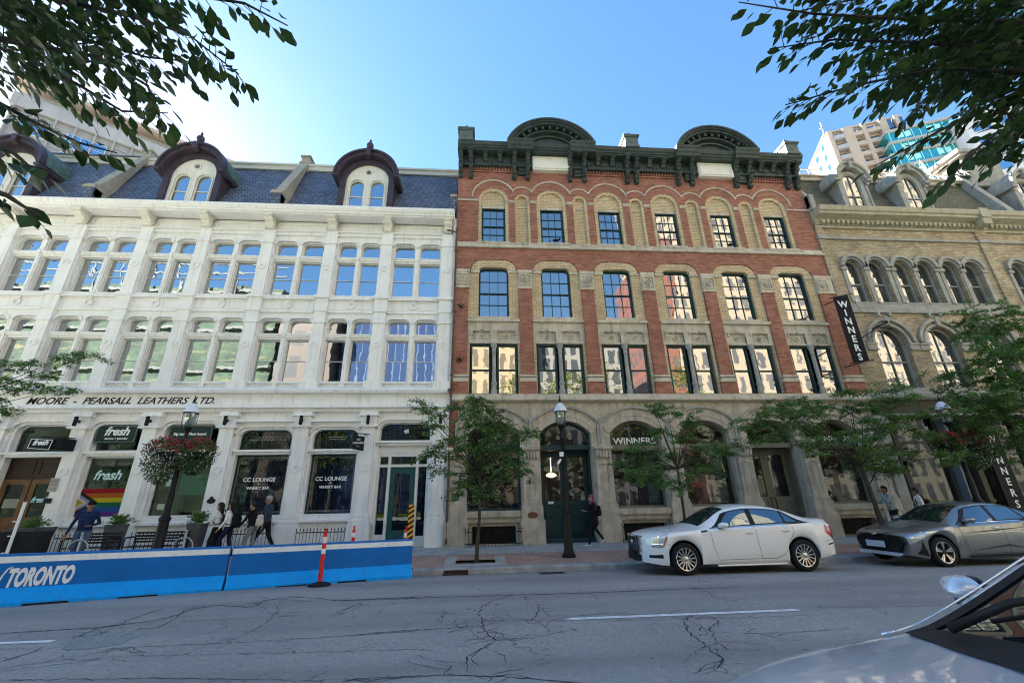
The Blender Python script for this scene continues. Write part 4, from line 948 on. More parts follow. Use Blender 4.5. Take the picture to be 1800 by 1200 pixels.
def hring(mb, cx, zs_, r1, r0, y0, y1, n=14): mb.band([(cx-r1*math.cos(PI*i/n), zs_+r1*math.sin(PI*i/n)) for i in range(n+1)], [(cx-r0*math.cos(PI*i/n), zs_+r0*math.sin(PI*i/n)) for i in range(n+1)], y0, y1)
for c in PB:
    hring(s_, c, 7.84, 1.16, 1.02, 16.38, 16.55); hring(s_, c, 7.82, .92, .80, 16.44, 16.56); s_.box(c-.10, c+.10, 16.34, 16.55, 8.62, 9.06); s_.box(c-1.0, c+1.0, 16.40, 16.9, 5.46, 5.72)
    for s in (-1, 1):
        a, b = sorted((c+s*.78, c+s*1.24)); s_.box(a, b, 16.40, 16.6, 7.70, 7.80); s_.box(a, b, 16.44, 16.6, 7.52, 7.70); s_.box(a, b, 16.40, 16.6, 7.44, 7.5)
        cx = c+s*.60
        hring(s_, cx, 11.72, .80 if False else .66, .50, 16.36, 16.56, 12); hring(s_, cx, 11.70, .50, .42, 16.44, 16.6, 12)
        s_.box(cx-.52, cx+.52, 16.42, 16.8, 9.72, 9.80); s_.box(c+s*.35, c+s*.35+.08*s, 16.4, 16.5, 9.1, 9.26) if False else None
        a, b = sorted((c+s*.22, c+s*.34)); s_.box(a, b, 16.34, 16.5, 9.08, 9.26)
    for dx in (-1.135, 0, 1.135): s_.box(c+dx-.14, c+dx+.14, 16.40, 16.6, 11.50, 11.66); s_.box(c+dx-.09, c+dx+.09, 16.46, 16.7, 9.82, 11.5)
# ground floor: fascia, columns
s_.sweepx([(16.9, 5.18), (16.30, 5.18), (16.22, 5.26), (16.22, 5.36), (16.35, 5.46), (16.9, 5.46)], G0, G1)
s_.build('stone_trim', K['stone3'], YB)
c_ = MB()
c_.sweepx([(16.7, 14.0), (16.38, 14.0), (16.36, 14.12), (16.30, 14.3), (16.1, 14.36), (15.96, 14.40), (15.96, 14.52), (15.88, 14.56), (15.84, 14.72), (15.84, 14.80), (16.7, 14.84)], G0+.02, 25.02)
c_.sweepx([(16.7, 14.0), (16.38, 14.0), (16.36, 14.12), (16.30, 14.3), (16.1, 14.36), (15.96, 14.40), (15.96, 14.52), (15.88, 14.56), (15.84, 14.72), (15.84, 14.80), (16.7, 14.84)], 25.5, G1)
for a in (25.02,): c_.box(a, a+.48, 15.88, 16.7, 14.0, 14.86); c_.box(a-.02, a+.5, 15.82, 16.0, 14.35, 14.9)
x = G0+.3
while x < 36:
    if not 24.9 < x < 25.6: c_.box(x, x+.13, 16.22, 16.4, 14.02, 14.2)
    x += .26
c_.box(G0, G1, 16.40, 16.5, 13.86, 13.98); c_.build('cornice', M('weathered_cream_cornice', (.42, .38, .28), .7, var=.15, vs=3, streak=.4, dirt=(.12, .1, .07)), YB)
random.seed(9)
for c in PB:
    if c > 31: continue
    f = MB(); o = rarch(c, .80, 5.72, 7.80, 14); frame(f, o, .10, 16.70, 16.84); f.box(c-.02, c+.02, 16.74, 16.8, 5.8, 8.5); f.box(c-.7, c+.7, 16.72, 16.8, 6.93, 6.99)
    v = f.build('window', K['stone3'], YB); q = MB(); i_ = inset(o, .06); lo = [i_[0], i_[1]]; pane(q, [i_[0], i_[1], (i_[1][0], 6.96), (i_[0][0], 6.96)], 16.79); pane(q, [(i_[0][0], 6.96), (i_[1][0], 6.96)]+i_[2:], 16.78); q.build('pane', K['gl2'], v)
    for s in (-1, 1):
        cx = c+s*.60; f = MB(); o = rarch(cx, .43, 9.80, 11.70, 10); frame(f, o, .08, 16.70, 16.84); f.box(cx-.35, cx+.35, 16.72, 16.8, 10.82, 10.88)
        v = f.build('window', K['stone3'], YB); q = MB(); i_ = inset(o, .05); pane(q, [i_[0], i_[1], (i_[1][0], 10.85), (i_[0][0], 10.85)], 16.79); pane(q, [(i_[0][0], 10.85), (i_[1][0], 10.85)]+i_[2:], 16.78); q.build('pane', K['gl2'], v)
rf = MB(); rf.add([(G0, 16.5, 14.8), (G1, 16.5, 14.8), (G1, 17.55, 17.75), (G0, 17.55, 17.75)], [(0, 1, 2, 3)]); rf.box(G0, 27.3, 17.4, 17.9, 17.72, 17.95, 1); rf.box(G0, 27.3, 17.3, 17.9, 17.95, 18.05, 1)
rf.add([(27.4, 17.5, 17.7), (G1, 17.5, 17.7), (G1, 18.6, 19.2), (27.4, 18.6, 19.2)], [(0, 1, 2, 3)]); rf.box(G0, G1, 17.9, 30, 14, 17.8, 1)
rf.build('mansard_roof', [K['slate2'], K['stone2']], YB)
p = MB(); p.sweepx([(16.2, 14.8), (16.2, 15.2), (17.5, 18.6), (17.9, 18.6), (17.9, 14.8)], 27.2, 27.6); p.box(27.6, 29.9, 17.2, 18.6, 17.6, 19.6); p.box(27.35, 30.1, 17.0, 18.7, 19.6, 19.75); p.box(27.2, 30.2, 16.9, 18.8, 19.75, 20.0)
p.build('party_parapet', K['stone3'], YB); p = MB(); p.box(G0-.02, G0+.22, 16.2, 17.4, 14.8, 15.7); p.sweepx([(16.3, 15.6), (17.5, 18.0), (17.9, 18.0), (17.9, 15.0), (16.3, 15.0)], G0-.02, G0+.18)
p.build('party_parapet', K['stone3'], YB)
def dormer2(cx):
    d = MB(); z0 = 14.84; zs_ = 16.75; hw = .72
    def gp(r, zz, e=1.12, n=16): return [(cx-r*math.cos(PI*i/n), zz+r*e*math.sin(PI*i/n)) for i in range(n+1)]
    op = [(cx-.45, z0+.2), (cx+.45, z0+.2)]+[(cx+.45*math.cos(PI*i/12), zs_+.45*1.15*math.sin(PI*i/12)) for i in range(13)]
    d.wall([(cx-hw, z0), (cx+hw, z0), (cx+hw, zs_)]+gp(hw, zs_, 1.05)[1:-1][::-1]+[(cx-hw, zs_)], [op], 16.42, .12)
    d.band(gp(.86, 16.85), gp(.68, 16.85), 16.22, 16.7); d.band(gp(.95, 16.88), gp(.84, 16.88), 16.14, 16.7); d.box(cx-.09, cx+.09, 16.1, 16.3, 17.45, 17.85)
    for s in (-1, 1):
        a, b = sorted((cx+s*.72, cx+s*1.0)); d.box(a, b, 16.18, 17.6, 16.72, 16.87); a, b = sorted((cx+s*.56, cx+s*.74)); d.box(a, b, 16.44, 17.5, z0, 16.75)
        d.lathe([(.09, -.05), (.09, .05)], (cx+s*.80, 16.34, 16.62), 10, axis=(0, 1, 0)); a, b = sorted((cx+s*.70, cx+s*.80)); d.box(a, b, 16.36, 16.44, z0+.1, 16.6)
    D = d.build('dormer', K['stone3'], YB); v = MB(); v.band(gp(.94, 16.86), gp(.70, 16.8), 16.35, 18.0); v.build('dormer_roof', K['stone2'], D)
    f = MB(); frame(f, op, .05, 16.46, 16.52); f.box(cx-.015, cx+.015, 16.47, 16.52, z0+.2, 17.2); f.box(cx-.42, cx+.42, 16.46, 16.52, 15.85, 15.91)
    g = f.build('dormer_window', K['stone3'], D); q = MB(); pane(q, inset(op, .03), 16.51, tilt=.01); q.build('pane', K['gl2'], g)
for cx in (19.25, 22.55, 29.3, 32.8): dormer2(cx)
# ground floor shopfront
K['fascia'] = M('dark_olive_fascia', (.085, .072, .05), .7, var=.2); K['colgrey'] = M('blue_grey_column_paint', (.17, .19, .21), .6, var=.15, streak=.2)
g = MB(); g.box(G0, G1, 16.42, 16.9, 4.6, 5.18); g.box(G0, G1, 16.36, 16.9, 4.52, 4.60, 1); g.box(G0, G1, 16.5, 16.9, 0, .45, 2); g.box(G0, G1, 17.3, 17.4, 0, 5, 3)
g.build('shopfront', [K['fascia'], K['stone3'], K['dark'], K['dark']], YB)
for x, wd, mt in ((16.62, .28, 'stone3'), (17.05, .14, 'fascia'), (19.55, .2, 'colgrey'), (20.25, .14, 'fascia'), (23.3, .22, 'colgrey'), (25.4, .3, 'stone3'), (28.4, .22, 'colgrey'), (31.4, .22, 'colgrey')):
    g = MB(); g.box(x-wd, x+wd, 16.40, 16.8, 0, .5); g.box(x-wd*.8, x+wd*.8, 16.46, 16.8, .5, 4.2); g.box(x-wd, x+wd, 16.38, 16.8, 4.2, 4.52); g.box(x-wd*.95, x+wd*.95, 16.42, 16.8, 1.1, 1.2)
    g.lathe([(.16, 0), (.16, .03), (.11, .03), (.11, .0)], (x, 16.46, 2.6), 14, axis=(0, -1, 0)); g.build('shopfront_column', K[mt], YB)
for a, b in ((17.2, 19.3), (20.4, 23.0), (23.6, 25.0), (25.8, 28.1), (28.7, 31.1)):
    f = MB(); frame(f, rect(a, b, .5, 4.5), .07, 16.74, 16.84); f.box(a, b, 16.74, 16.84, 3.4, 3.5); v = f.build('shop_window', K['fascia'], YB); q = MB(); pane(q, rect(a+.05, b-.05, .55, 4.45), 16.8, tilt=0); q.build('pane', K['glg'], v)
g = MB(); g.box(20.95, 21.75, 16.52, 16.6, .6, 4.3); sg = g.build('black_panel_sign', K['black'], base=(21.3, 16.5, 2.4), label='tall flat black sign panel reading WINNERS downwards behind the grey sedan', cat='sign')
for k, ch in enumerate('WINNERS'): text(ch, .40, (21.35, 16.51, 3.38-k*.42), K['wtext'], name='letter', parent=sg, bold=.006)
# rooftop steel trusses
K['steel'] = M('pale_steel', (.55, .50, .46), .5, var=.2)
g = MB()
for k in range(14):
    x = 16.8+k*.8; g.tube([(x, 17.7, 18.0), (x, 17.7, 18.75)], .03, 5)
    g.tube([(x, 17.7, 18.05), (x+.8, 17.7, 18.7)], .018, 4); g.tube([(x, 17.7, 18.7), (x+.8, 17.7, 18.05)], .018, 4); g.tube([(x, 17.72, 18.1), (x+.5, 18.9, 19.0)], .02, 4)
g.tube([(16.6, 17.7, 18.75), (28, 17.7, 18.75)], .035, 5); g.tube([(16.6, 17.7, 18.4), (28, 17.7, 18.4)], .02, 5)
g.build('rooftop_railing', K['steel'], base=(22, 17.7, 18), label='thin pale lattice railing along the roof edge behind the stone dormers', cat='railing')
g = MB(); rr_ = random.Random(4)
for bx in (24.0, 26.0, 27.6):
    pts = [(bx, 18.5, 18.0), (bx+1.6, 18.5, 18.0), (bx+.8, 18.5, 20.6), (bx+2.0, 19.2, 20.9), (bx-.4, 19.2, 19.6)]
    for i in range(5):
        for j in range(i): g.tube([pts[i], pts[j]], .04 if (i+j) % 2 else .022, 5)
g.build('rooftop_truss', M('white_steel', (.62, .60, .62), .5), base=(26, 18.5, 18), label='spiky white steel sign framework standing on the roof near the right chimney', cat='steel framework')
# hanging banner and bracket arms
bt = thing('banner', 'tall black vertical WINNERS banner hung on iron arms between brick and buff buildings', 'banner', (16.3, 15.5, 8.2))
g = MB(); n = 14; vs = []
for i in range(n+1):
    z = 6.62+(9.72-6.62)*i/n; b = .03*math.sin(i*.7)
    vs += [(16.35-.02, 15.22+b, z), (16.35+.05, 15.96+b, z), (16.35-.005, 15.22+b, z), (16.35+.065, 15.96+b, z)]
BX = 15.62
g = MB(); g.add([(BX-.33, 15.5, 6.52), (BX+.36, 15.46, 6.62), (BX+.36, 15.46, 9.62), (BX-.33, 15.5, 9.50)], [(0, 1, 2, 3)]); g.add([(BX-.33, 15.512, 6.52), (BX+.36, 15.472, 6.62), (BX+.36, 15.472, 9.62), (BX-.33, 15.512, 9.50)], [(3, 2, 1, 0)])
g.build('cloth', M('black_banner_cloth', (.012, .012, .018), .85), bt)
for k, ch in enumerate('WINNERS'): text(ch, .42, (BX+.01, 15.47, 9.04-k*.40), K['wtext'], name='letter', parent=bt, bold=.008)
g = MB(); g.tube([(BX-.5, 15.49, 6.50), (BX+.55, 15.45, 6.65)], .022, 6); g.tube([(BX+.3, 15.46, 6.62), (BX+.1, 16.5, 6.62)], .02, 6); g.build('lower_rod', K['iron'], bt); g = MB(); g.tube([(BX-.5, 15.49, 9.47), (BX+.55, 15.45, 9.70)], .022, 6)
g.tube([(BX+.40, 15.46, 9.62), (17.6, 16.5, 9.05)], .008, 4); g.tube([(BX+.3, 15.46, 9.62), (BX+.1, 16.5, 9.62)], .02, 6);
g.build('upper_rod', K['iron'], bt); g = MB()
g.tube([(BX+.36, 15.47, 7.62), (17.7, 15.8, 8.48)], .03, 6); g.tube([(17.7, 15.8, 8.48), (17.7, 16.5, 8.48)], .03, 6); g.ball((17.7, 15.78, 8.5), .07)
for k in range(3):
    cx = BX+.9+k*.5; cz = 7.80+k*.19; g.tube([(cx+.13*(1-j/14)*math.cos(j*.9), 15.62, cz-.1+.13*(1-j/14)*math.sin(j*.9)) for j in range(12)], .012, 4)
g.build('scrolled_arm', K['iron'], bt)

# ---------------------------------------------------------------- far towers
K['tcream'] = M('pale_tower_panel', (.34, .335, .33), .7, var=.08, vs=.3, streak=.15); K['tbeige'] = M('beige_tower_concrete', (.42, .345, .275), .8, var=.1, vs=.3); K['twarm'] = M('warm_tower_concrete', (.40, .34, .26), .8, var=.06, vs=.3)
K['tglass'] = glassy('blue_tower_glass', (.03, .07, .12), refl=.55, tint=(.55, .75, .95), wave=0); K['tteal'] = glassy('teal_tower_glass', (.01, .16, .16), refl=.45, tint=(.3, .85, .85), wave=0)
K['tdark'] = glassy('dark_tower_glass', (.03, .05, .08), refl=.4, tint=(.5, .6, .75), wave=0)
class OB:
    """box builder in a rotated plan frame: u along the face, v into the block"""
    def __init__(s, o, ang): s.o = Vector((o[0], o[1], 0)); s.u = Vector((math.cos(ang), math.sin(ang), 0)); s.v = Vector((-math.sin(ang), math.cos(ang), 0)); s.mb = MB()
    def box(s, u0, u1, v0, v1, z0, z1, m=0):
        vs = [s.o+s.u*a+s.v*b+Vector((0, 0, z)) for z in (z0, z1) for a, b in ((u0, v0), (u1, v0), (u1, v1), (u0, v1))]
        s.mb.add(vs, [(0, 3, 2, 1), (4, 5, 6, 7), (0, 1, 5, 4), (1, 2, 6, 5), (2, 3, 7, 6), (3, 0, 4, 7)], m)
# left tower: long face runs away to the right
ang = math.atan2(55.68-45, -45.9+60.93); LT = thing('cream_office_tower', 'pale panelled tower with blue ribbon windows behind the left mansard roof', 'tower', (-60.9, 45, 0))
o = OB((-60.93, 45), ang); o.box(0, 26, 0, 14, 0, 52.6); o.box(-.5, 26.3, -.6, 14.4, 50.6, 52.6); o.box(0, 26.3, 1.2, 14, 52.6, 54.6); o.box(-1.0, 27.5, -.8, 15, 54.6, 55.1, 1); o.box(10, 27.5, -.9, 14.4, 47.2, 47.7, 1); o.box(18, 27.5, -.6, 13, 47.7, 49.5)
for k in range(14): o.box(1.95*k-.06, 1.95*k+.06, -.66, 0, 28, 52.6, 0)
for k in range(9): o.box(-.08, 26.1, -.12, 0, 27.2+3.2*k, 27.5+3.2*k, 0)
o.mb.build('tower_body', [K['tcream'], K['tbeige']], LT)
for lv in range(8):
    zb = 24.8+3.2*lv
    for k, (a, b) in enumerate(((.8, 3.6), (5.2, 9.2), (11.4, 13.4), (16, 19.2), (21, 24.6))):
        q = OB((-60.93, 45), ang); q.box(a, b, -.16, 0, zb, zb+2.3); fr_ = q.mb.build('window', K['white2'], LT)
        q = OB((-60.93, 45), ang); n = 3 if b-a > 2.5 else 2
        for j in range(n):
            ua = a+.08+(b-a-.08)*j/n; ub = a+(b-a-.08)*(j+1)/n; q.box(ua, ub, -.20, -.15, zb+.1, zb+.95); q.box(ua, ub, -.20, -.15, zb+1.03, zb+2.2)
        q.mb.build('pane', K['tglass'], fr_)
o = OB((-60.93, 45), ang+PI/2)      # left face windows
for lv in range(8):
    q = OB((-60.93, 45), ang)
    for j in range(4): q.box(-.2, 0, 1+3.2*j, 3.4+3.2*j, 25.2+3.2*lv, 27.1+3.2*lv)
    q.mb.build('window', K['tglass'], LT)
# right tower: condo with balconies, glass wing
ang = math.atan2(56.06-69.0, 78.49-68.57); ang = math.atan2(-4.2, 10.5)
RT = thing('balcony_tower', 'beige apartment tower with balconies and a teal glass wing beyond the right roofs', 'tower', (68.6, 66, 0))
O_ = (85.7, 75)
ang = math.atan2(-.39, .92); H = 85.9
o = OB(O_, ang); o.box(0, 15.5, 0, 12, 0, H); o.box(-.3, 15.8, -.4, 12.3, H, H+.5)
for a, b in ((0, .9), (3.2, 5.2), (7.0, 7.8), (10.6, 12.0), (13.6, 14.4)): o.box(a, b, -1.3, 0, 0, H)
o.mb.build('tower_body', K['tbeige'], RT)
for lv in range(9):
    zb = H-3.1*(lv+1)
    for a, b, dp in ((.9, 3.2, 1.5), (5.2, 7.0, 1.2), (7.8, 10.6, 1.2)):
        q = OB(O_, ang); q.box(a, b, -dp, 0, zb, zb+.25); q.box(a, b, -dp, -dp+.08, zb+.25, zb+1.1); bl = q.mb.build('balcony', K['tbeige'] if b > 4 else K['tcream'], RT)
        q = OB(O_, ang); q.box(a+.3, b-.3, -.06, 0, zb+.3, zb+2.5); q.mb.build('balcony_door', K['tdark'], bl)
    if lv < 5:
        for a, b in ((12.0, 13.6), (14.4, 15.4)):
            q = OB(O_, ang); q.box(a, b, -.7, 0, zb+.1, zb+2.8); q.mb.build('window', K['tdark'], RT)
    # warm side face with windows
    q = OB(O_, ang); q.box(-.08, 0, 2, 3.5, zb+.6, zb+2.4); q.mb.build('window', K['tglass'], RT); q = OB(O_, ang); q.box(-.08, 0, 6, 8, zb+.6, zb+2.4); q.mb.build('window', K['tglass'], RT)
o = OB(O_, ang); o.box(.5, 8, 12, 18, 0, H-3, 0); o.mb.build('rear_block', K['twarm'], RT)
for lv in range(7):
    zb = H-9.2-3.3*lv; e = 0 if lv else 0
    q = OB(O_, ang); q.box(9.5-.7*(lv > 1), 21.2+.2*lv, -3.4, 8, zb, zb+2.75); gw = q.mb.build('glass_wing', K['tteal'], RT)
    q = OB(O_, ang); q.box(9.3-.7*(lv > 1), 21.5+.2*lv, -3.8, 8.2, zb+2.75, zb+3.3); q.mb.build('floor_slab', K['tcream'], gw)
    q = OB(O_, ang)
    for k in range(9): q.box(10+1.4*k, 10.1+1.4*k, -3.5, -3.38, zb, zb+2.75)
    for k in (1, 2, 5, 6, 8): q.box(10.2+1.35*k, 11.2+1.35*k, -3.46, -3.40, zb+.8, zb+2.2)
    q.mb.build('mullions' if False else 'mullion_grid', M('pale_teal_blind', (.35, .75, .72), .5) if lv == 0 else bpy.data.materials['pale_teal_blind'], gw)
q = OB(O_, ang); q.box(-.1, .1, -.1, .1, H, H+4.2); q.box(-.5, .1, -.1, .1, H+2.2, H+2.5); q.box(12.0, 12.4, -.3, .1, H, H+2.4); q.mb.build('roof_mast', K['tcream'], RT)
# far right tower
T3 = thing('white_apartment_tower', 'white gridded tower half hidden by leaves at the far right', 'tower', (95, 60, 0)); O3 = (101.0, 60)
o = OB(O3, math.atan2(-.5, .87)); o.box(0, 26, 0, 16, 0, 76)
o.mb.build('tower_body', M('white_tower_panel', (.5, .5, .51), .7, var=.04), T3)
for lv in range(9):
    for k in range(6):
        q = OB(O3, math.atan2(-.5, .87)); q.box(1+4.2*k, 3.6+4.2*k, -.1, 0, 44+3.4*lv, 45.8+3.4*lv); q.mb.build('window', K['tglass'], T3)

# ---------------------------------------------------------------- buildings and trees behind the camera, seen in the windows
def grid(name, wall, win, bw, rh, mort): return brick(name, win, tuple(x*1.5 for x in win), wall, bw, rh, mort, dirt=.1, bmp=0, offs=0, rough=.5)
def block(name, label, x0, x1, y0, y1, h, mt, extra=None):
    g = MB(); g.box(x0, x1, y0, y1, .0, h)
    t = thing(name, label, 'building', ((x0+x1)/2, y1, 0)); g.build('block', mt, t)
    if extra: m_ = MB(); extra(m_); m_.build('roof_structure', M('dull_scaffold_steel', (.10, .10, .09), .6), t)
    return t
def netmat():
    m, n, l, p = newmat('green_scaffold_net'); p.inputs['Roughness'].default_value = .8; v = coords(n, l, (1, 1, 1)); v2 = coords(n, l, (.12, .12, 1.6))
    a = noise(n, l, v, .45, 8, .75); b = noise(n, l, v2, 1.1, 5, .7); c = ramp(n, l, a, [(.36, (.004, .009, .004)), (.5, (.018, .042, .018)), (.64, (.045, .085, .035))])
    c = mix(n, l, ramp(n, l, b, [(.55, (0, 0, 0)), (.66, (.8, .8, .8))]), c, (.20, .16, .06)); l.new(c, p.inputs['Base Color']); return m
net_old = M('green_scaffold_net_plain', (.09, .16, .075), .8, var=.6, vs=.35, streak=.5, dirt=(.34, .30, .16))
def sca(m_):
    r_ = random.Random(2)
    for k in range(16): x = -84+k*3.6; m_.tube([(x, -19.5, 26), (x, -19.5, 33+r_.uniform(-1.5, 2))], .12, 4)
    for z in (31, 32.4): m_.tube([(-86, -19.5, z), (-27, -19.5, z)], .12, 4)
    for z in (6, 12, 17.5, 23, 28.5): m_.box(-86, -27, -20, -19.6, z, z+.35)
block('netted_construction_site', 'building wrapped in green scaffold netting across the street', -88, -27, -40, -20, 29.5, netmat(), sca)
block('brown_church_building', 'brown stone building across the street', -26.5, -19.5, -34, -20, 27.5, grid('brown_stone_grid', (.10, .07, .05), (.03, .03, .03), 2.8, 4.0, .8))
block('blue_glass_block', 'blue glass office block across the street', -19, -3, -36, -22, 27, brick('blue_glass_grid', (.008, .022, .065), (.015, .04, .10), (.10, .125, .16), 1.1, 40, .07, dirt=.1, bmp=0, offs=0))
block('low_cream_building', 'low cream building across the street', -2, 6, -30, -20, 26, grid('cream_grid', (.32, .26, .17), (.08, .07, .05), 1.5, 3.4, .5))
block('striped_office_block', 'grey striped office block across the street', 6.2, 20, -38, -22, 25.5, grid('grey_striped_grid', (.20, .195, .18), (.03, .035, .04), 1.4, 2.6, .35))
block('brick_tower', 'red brick tower across the street', 27.6, 30.2, -44, -24, 42, grid('red_tower_grid', (.17, .07, .05), (.05, .05, .05), 1.5, 3.0, .5))
block('cream_residential_tower', 'tall cream tower across the street', 30.4, 78, -44, -22, 74, grid('cream_tower_grid', (.30, .26, .19), (.07, .07, .075), 1.7, 3.1, .5))
block('white_residential_tower', 'tall white tower down the street', 79, 130, -44, -22, 60, grid('white_tower_grid', (.32, .30, .27), (.06, .07, .08), 1.6, 3.2, .5))
# ---------------------------------------------------------------- trees and plants
OV = np.array([(0, 0, 0), (.22, .30, .05), (.30, .52, .05), (.20, .80, .02), (0, 1.08, -.06), (-.20, .80, .02), (-.30, .52, .05), (-.22, .30, .05), (0, .5, -.02)])*np.array([1, 1, 1])
OF = [(0, 1, 2, 8), (8, 2, 3, 4), (0, 8, 6, 7), (8, 4, 5, 6)]
DM = np.array([(0, 0, 0), (.26, .45, .06), (0, 1, 0), (-.26, .45, .06)]); DF = [(0, 1, 2), (0, 2, 3)]
def leafmesh(name, pos, dirs, nrm, size, mt, parent, tmpl=(DM, DF), seed=0):
    """pos, dirs, nrm: (n,3) arrays in world metres; size (n,)"""
    T, F = tmpl; n = len(pos); d = dirs/np.linalg.norm(dirs, axis=1, keepdims=True)
    x = np.cross(d, nrm); x /= np.linalg.norm(x, axis=1, keepdims=True)+1e-9; z = np.cross(x, d)
    V = pos[:, None, :]+size[:, None, None]*(T[None, :, 0, None]*x[:, None, :]+T[None, :, 1, None]*d[:, None, :]+T[None, :, 2, None]*z[:, None, :])
    k = len(T); base = np.array(BASE[parent.name]) if parent is not None else np.zeros(3)
    V = V.reshape(-1, 3)-base; me = bpy.data.meshes.new(name)
    fl = []; st = []; c = 0
    fs = np.array([i for f in F for i in f]); lens = np.array([len(f) for f in F])
    loops = (fs[None, :]+(np.arange(n)*k)[:, None]).reshape(-1); tot = np.tile(lens, n); starts = np.concatenate([[0], np.cumsum(tot)[:-1]])
    me.vertices.add(len(V)); me.vertices.foreach_set('co', V.ravel()); me.loops.add(len(loops)); me.loops.foreach_set('vertex_index', loops)
    me.polygons.add(len(tot)); me.polygons.foreach_set('loop_start', starts); me.polygons.foreach_set('loop_total', tot); me.update(calc_edges=True); me.validate()
    me.materials.append(mt); o = bpy.data.objects.new(name, me); S.collection.objects.link(o); BASE[o.name] = Vector(base)
    if parent is not None: o.parent = parent
    return o
K['leafA'] = leafmat('elm_leaves', (.03, .065, .016), (.05, .10, .02), .3)
K['leafB'] = leafmat('locust_leaves', (.09, .20, .06), (.18, .31, .08), .45)
K['leafC'] = leafmat('linden_leaves', (.09, .19, .06), (.18, .30, .08), .45)
K['bark'] = M('grey_bark', (.06, .052, .045), .9, var=.35, vs=8, bm=.01, bs=30)
def nrand(rs, n): v = rs.normal(size=(n, 3)); return v/np.linalg.norm(v, axis=1, keepdims=True)
def street_tree(name, label, base, fork, clusters, nleaf, lsize, mt, seed, flat=.45, trunk_r=.06, cat='tree', group=None, lean=0):
    """clusters: (x, z, y, radius); leaves sit along twigs that fan out level from each cluster's stem"""
    rs = np.random.RandomState(seed); t = thing(name, label, cat, base, group)
    tr = MB(); bx, by, bz = base; top = (fork[0], by, fork[1])
    mid = (bx+(fork[0]-bx)*.5+.03, by, bz+(fork[1]-bz)*.5)
    tr.tube([(bx, by, bz-.1), (bx, by, bz+.15), mid, top], [trunk_r*1.5, trunk_r*1.1, trunk_r*.9, trunk_r*.7], 10)
    tr.build('trunk', K['bark'], t, smooth=True)
    lb = MB(); P_, D_, N_, S_ = [], [], [], []
    tw = sum(c[3]**2 for c in clusters)
    for cx, cz, cy, r in clusters:
        c = Vector((cx, cy, cz)); s = Vector(top) if cz > fork[1] else Vector((bx+(fork[0]-bx)*.7, by, bz+(fork[1]-bz)*.75)); m_ = s.lerp(c, .5)+Vector((0, 0, -.06+.12*rs.rand()))
        lb.tube([s, m_, c], [.022, .014, .006], 5)
        n = max(12, int(nleaf*r*r/tw)); ntw = max(5, int(r*22))
        for k in range(ntw):
            a = rs.rand()*2*PI; L = r*(.55+.6*rs.rand()); el = rs.normal()*.35*flat/.45
            dv = np.array([math.cos(a), math.sin(a), el]); st_ = np.array(c)+rs.normal(size=3)*np.array([r*.25, r*.25, r*.3*flat/.45])
            en = st_+dv*L+np.array([0, 0, -.12*L]); 
            if k % 2 == 0: lb.tube([tuple(np.array(c)), tuple(st_*.5+np.array(c)*.5), tuple(st_), tuple(en)], [.006, .005, .004, .002], 3)
            m = n//ntw
            tt = rs.rand(m)**.8; pp = st_+(en-st_)*tt[:, None]+rs.normal(size=(m, 3))*np.array([.05, .05, .035])
            side = np.where(rs.rand(m) > .5, 1, -1)[:, None]*np.array([-dv[1], dv[0], 0])
            dd = dv*(.3+.6*rs.rand(m))[:, None]+side*(.4+.5*rs.rand(m))[:, None]+np.array([0, 0, -.25])+rs.normal(size=(m, 3))*.25
            P_.append(pp); D_.append(dd); N_.append(np.array([0, 0, 1])+rs.normal(size=(m, 3))*.45); S_.append(lsize*(.6+.8*rs.rand(m)))
    lb.build('branch_work', K['bark'], t); 
    leafmesh('crown', np.concatenate(P_), np.concatenate(D_), np.concatenate(N_), np.concatenate(S_), mt, t, (DM, DF)); return t
def cl(pts, y, r, rs, jit=.5): return [(x, z, y+rs.uniform(-jit, jit), r*rs.uniform(.8, 1.25)) for x, z in pts]
q = random.Random(5)
T1 = [(-.1,4.45),(-.6,4.3),(.3,4.1),(-.4,3.7),(.6,3.6),(-1.9,4.35),(-1.4,4.15),(-.8,2.9),(.1,2.9),(.7,2.9),(-.2,2.2),(.4,2.1),(-1.1,2.3),(1.2,3.4),(.1,1.75),(-.5,1.9),(-.5,3.2),(.1,3.3),(.9,2.5),(-1.3,2.9),(0,2.5),(1.3,2.2),(-1.3,3.5),(-.2,4.0)]
street_tree('linden_tree', 'slim young tree with thin dark trunk in the soil pit beside the blue barrier end', (-.09, 13.03, -.12), (-.02, 2.2), cl(T1, 13.03, .50, q, .55), 12500, .09, K['leafC'], 1, .35, .05, group='street trees on the far pavement')
T2 = [(5.3,4.1),(5.9,4.0),(6.9,3.6),(5.6,3.4),(4.4,2.5),(5.1,2.7),(5.9,2.7),(6.8,2.9),(7.5,2.8),(6.3,2.2),(5.2,2.0),(5.9,1.9),(7.1,2.3),(6.2,3.2),(4.8,3.0),(6.4,3.7),(5.4,2.4),(4.7,2.2),(7.9,3.0),(6.7,2.5)]
street_tree('locust_tree', 'feathery tree rising behind the hood of the white sedan', (5.95, 13.03, -.09), (6.0, 2.3), cl(T2, 13.03, .44, q, .5), 15000, .07, K['leafB'], 2, .25, .045, group='street trees on the far pavement')
T3 = [(9.7,4.2),(10.8,4.4),(12.1,4.6),(13.4,4.7),(14.3,4.5),(9.8,3.6),(11.0,3.7),(12.4,3.7),(13.8,3.7),(14.5,3.3),(10.0,2.9),(11.3,3.0),(12.4,2.9),(13.7,2.8),(12.7,2.2),(14.4,2.5),(9.1,3.9),(9.3,3.2),(11.6,4.2),(12.8,4.3),(10.4,4.0),(10.6,3.3),(11.8,3.3),(13.1,3.3),(13.5,4.2),(15.0,3.9),(12.0,2.6),(13.2,2.4),(8.7,3.6)]
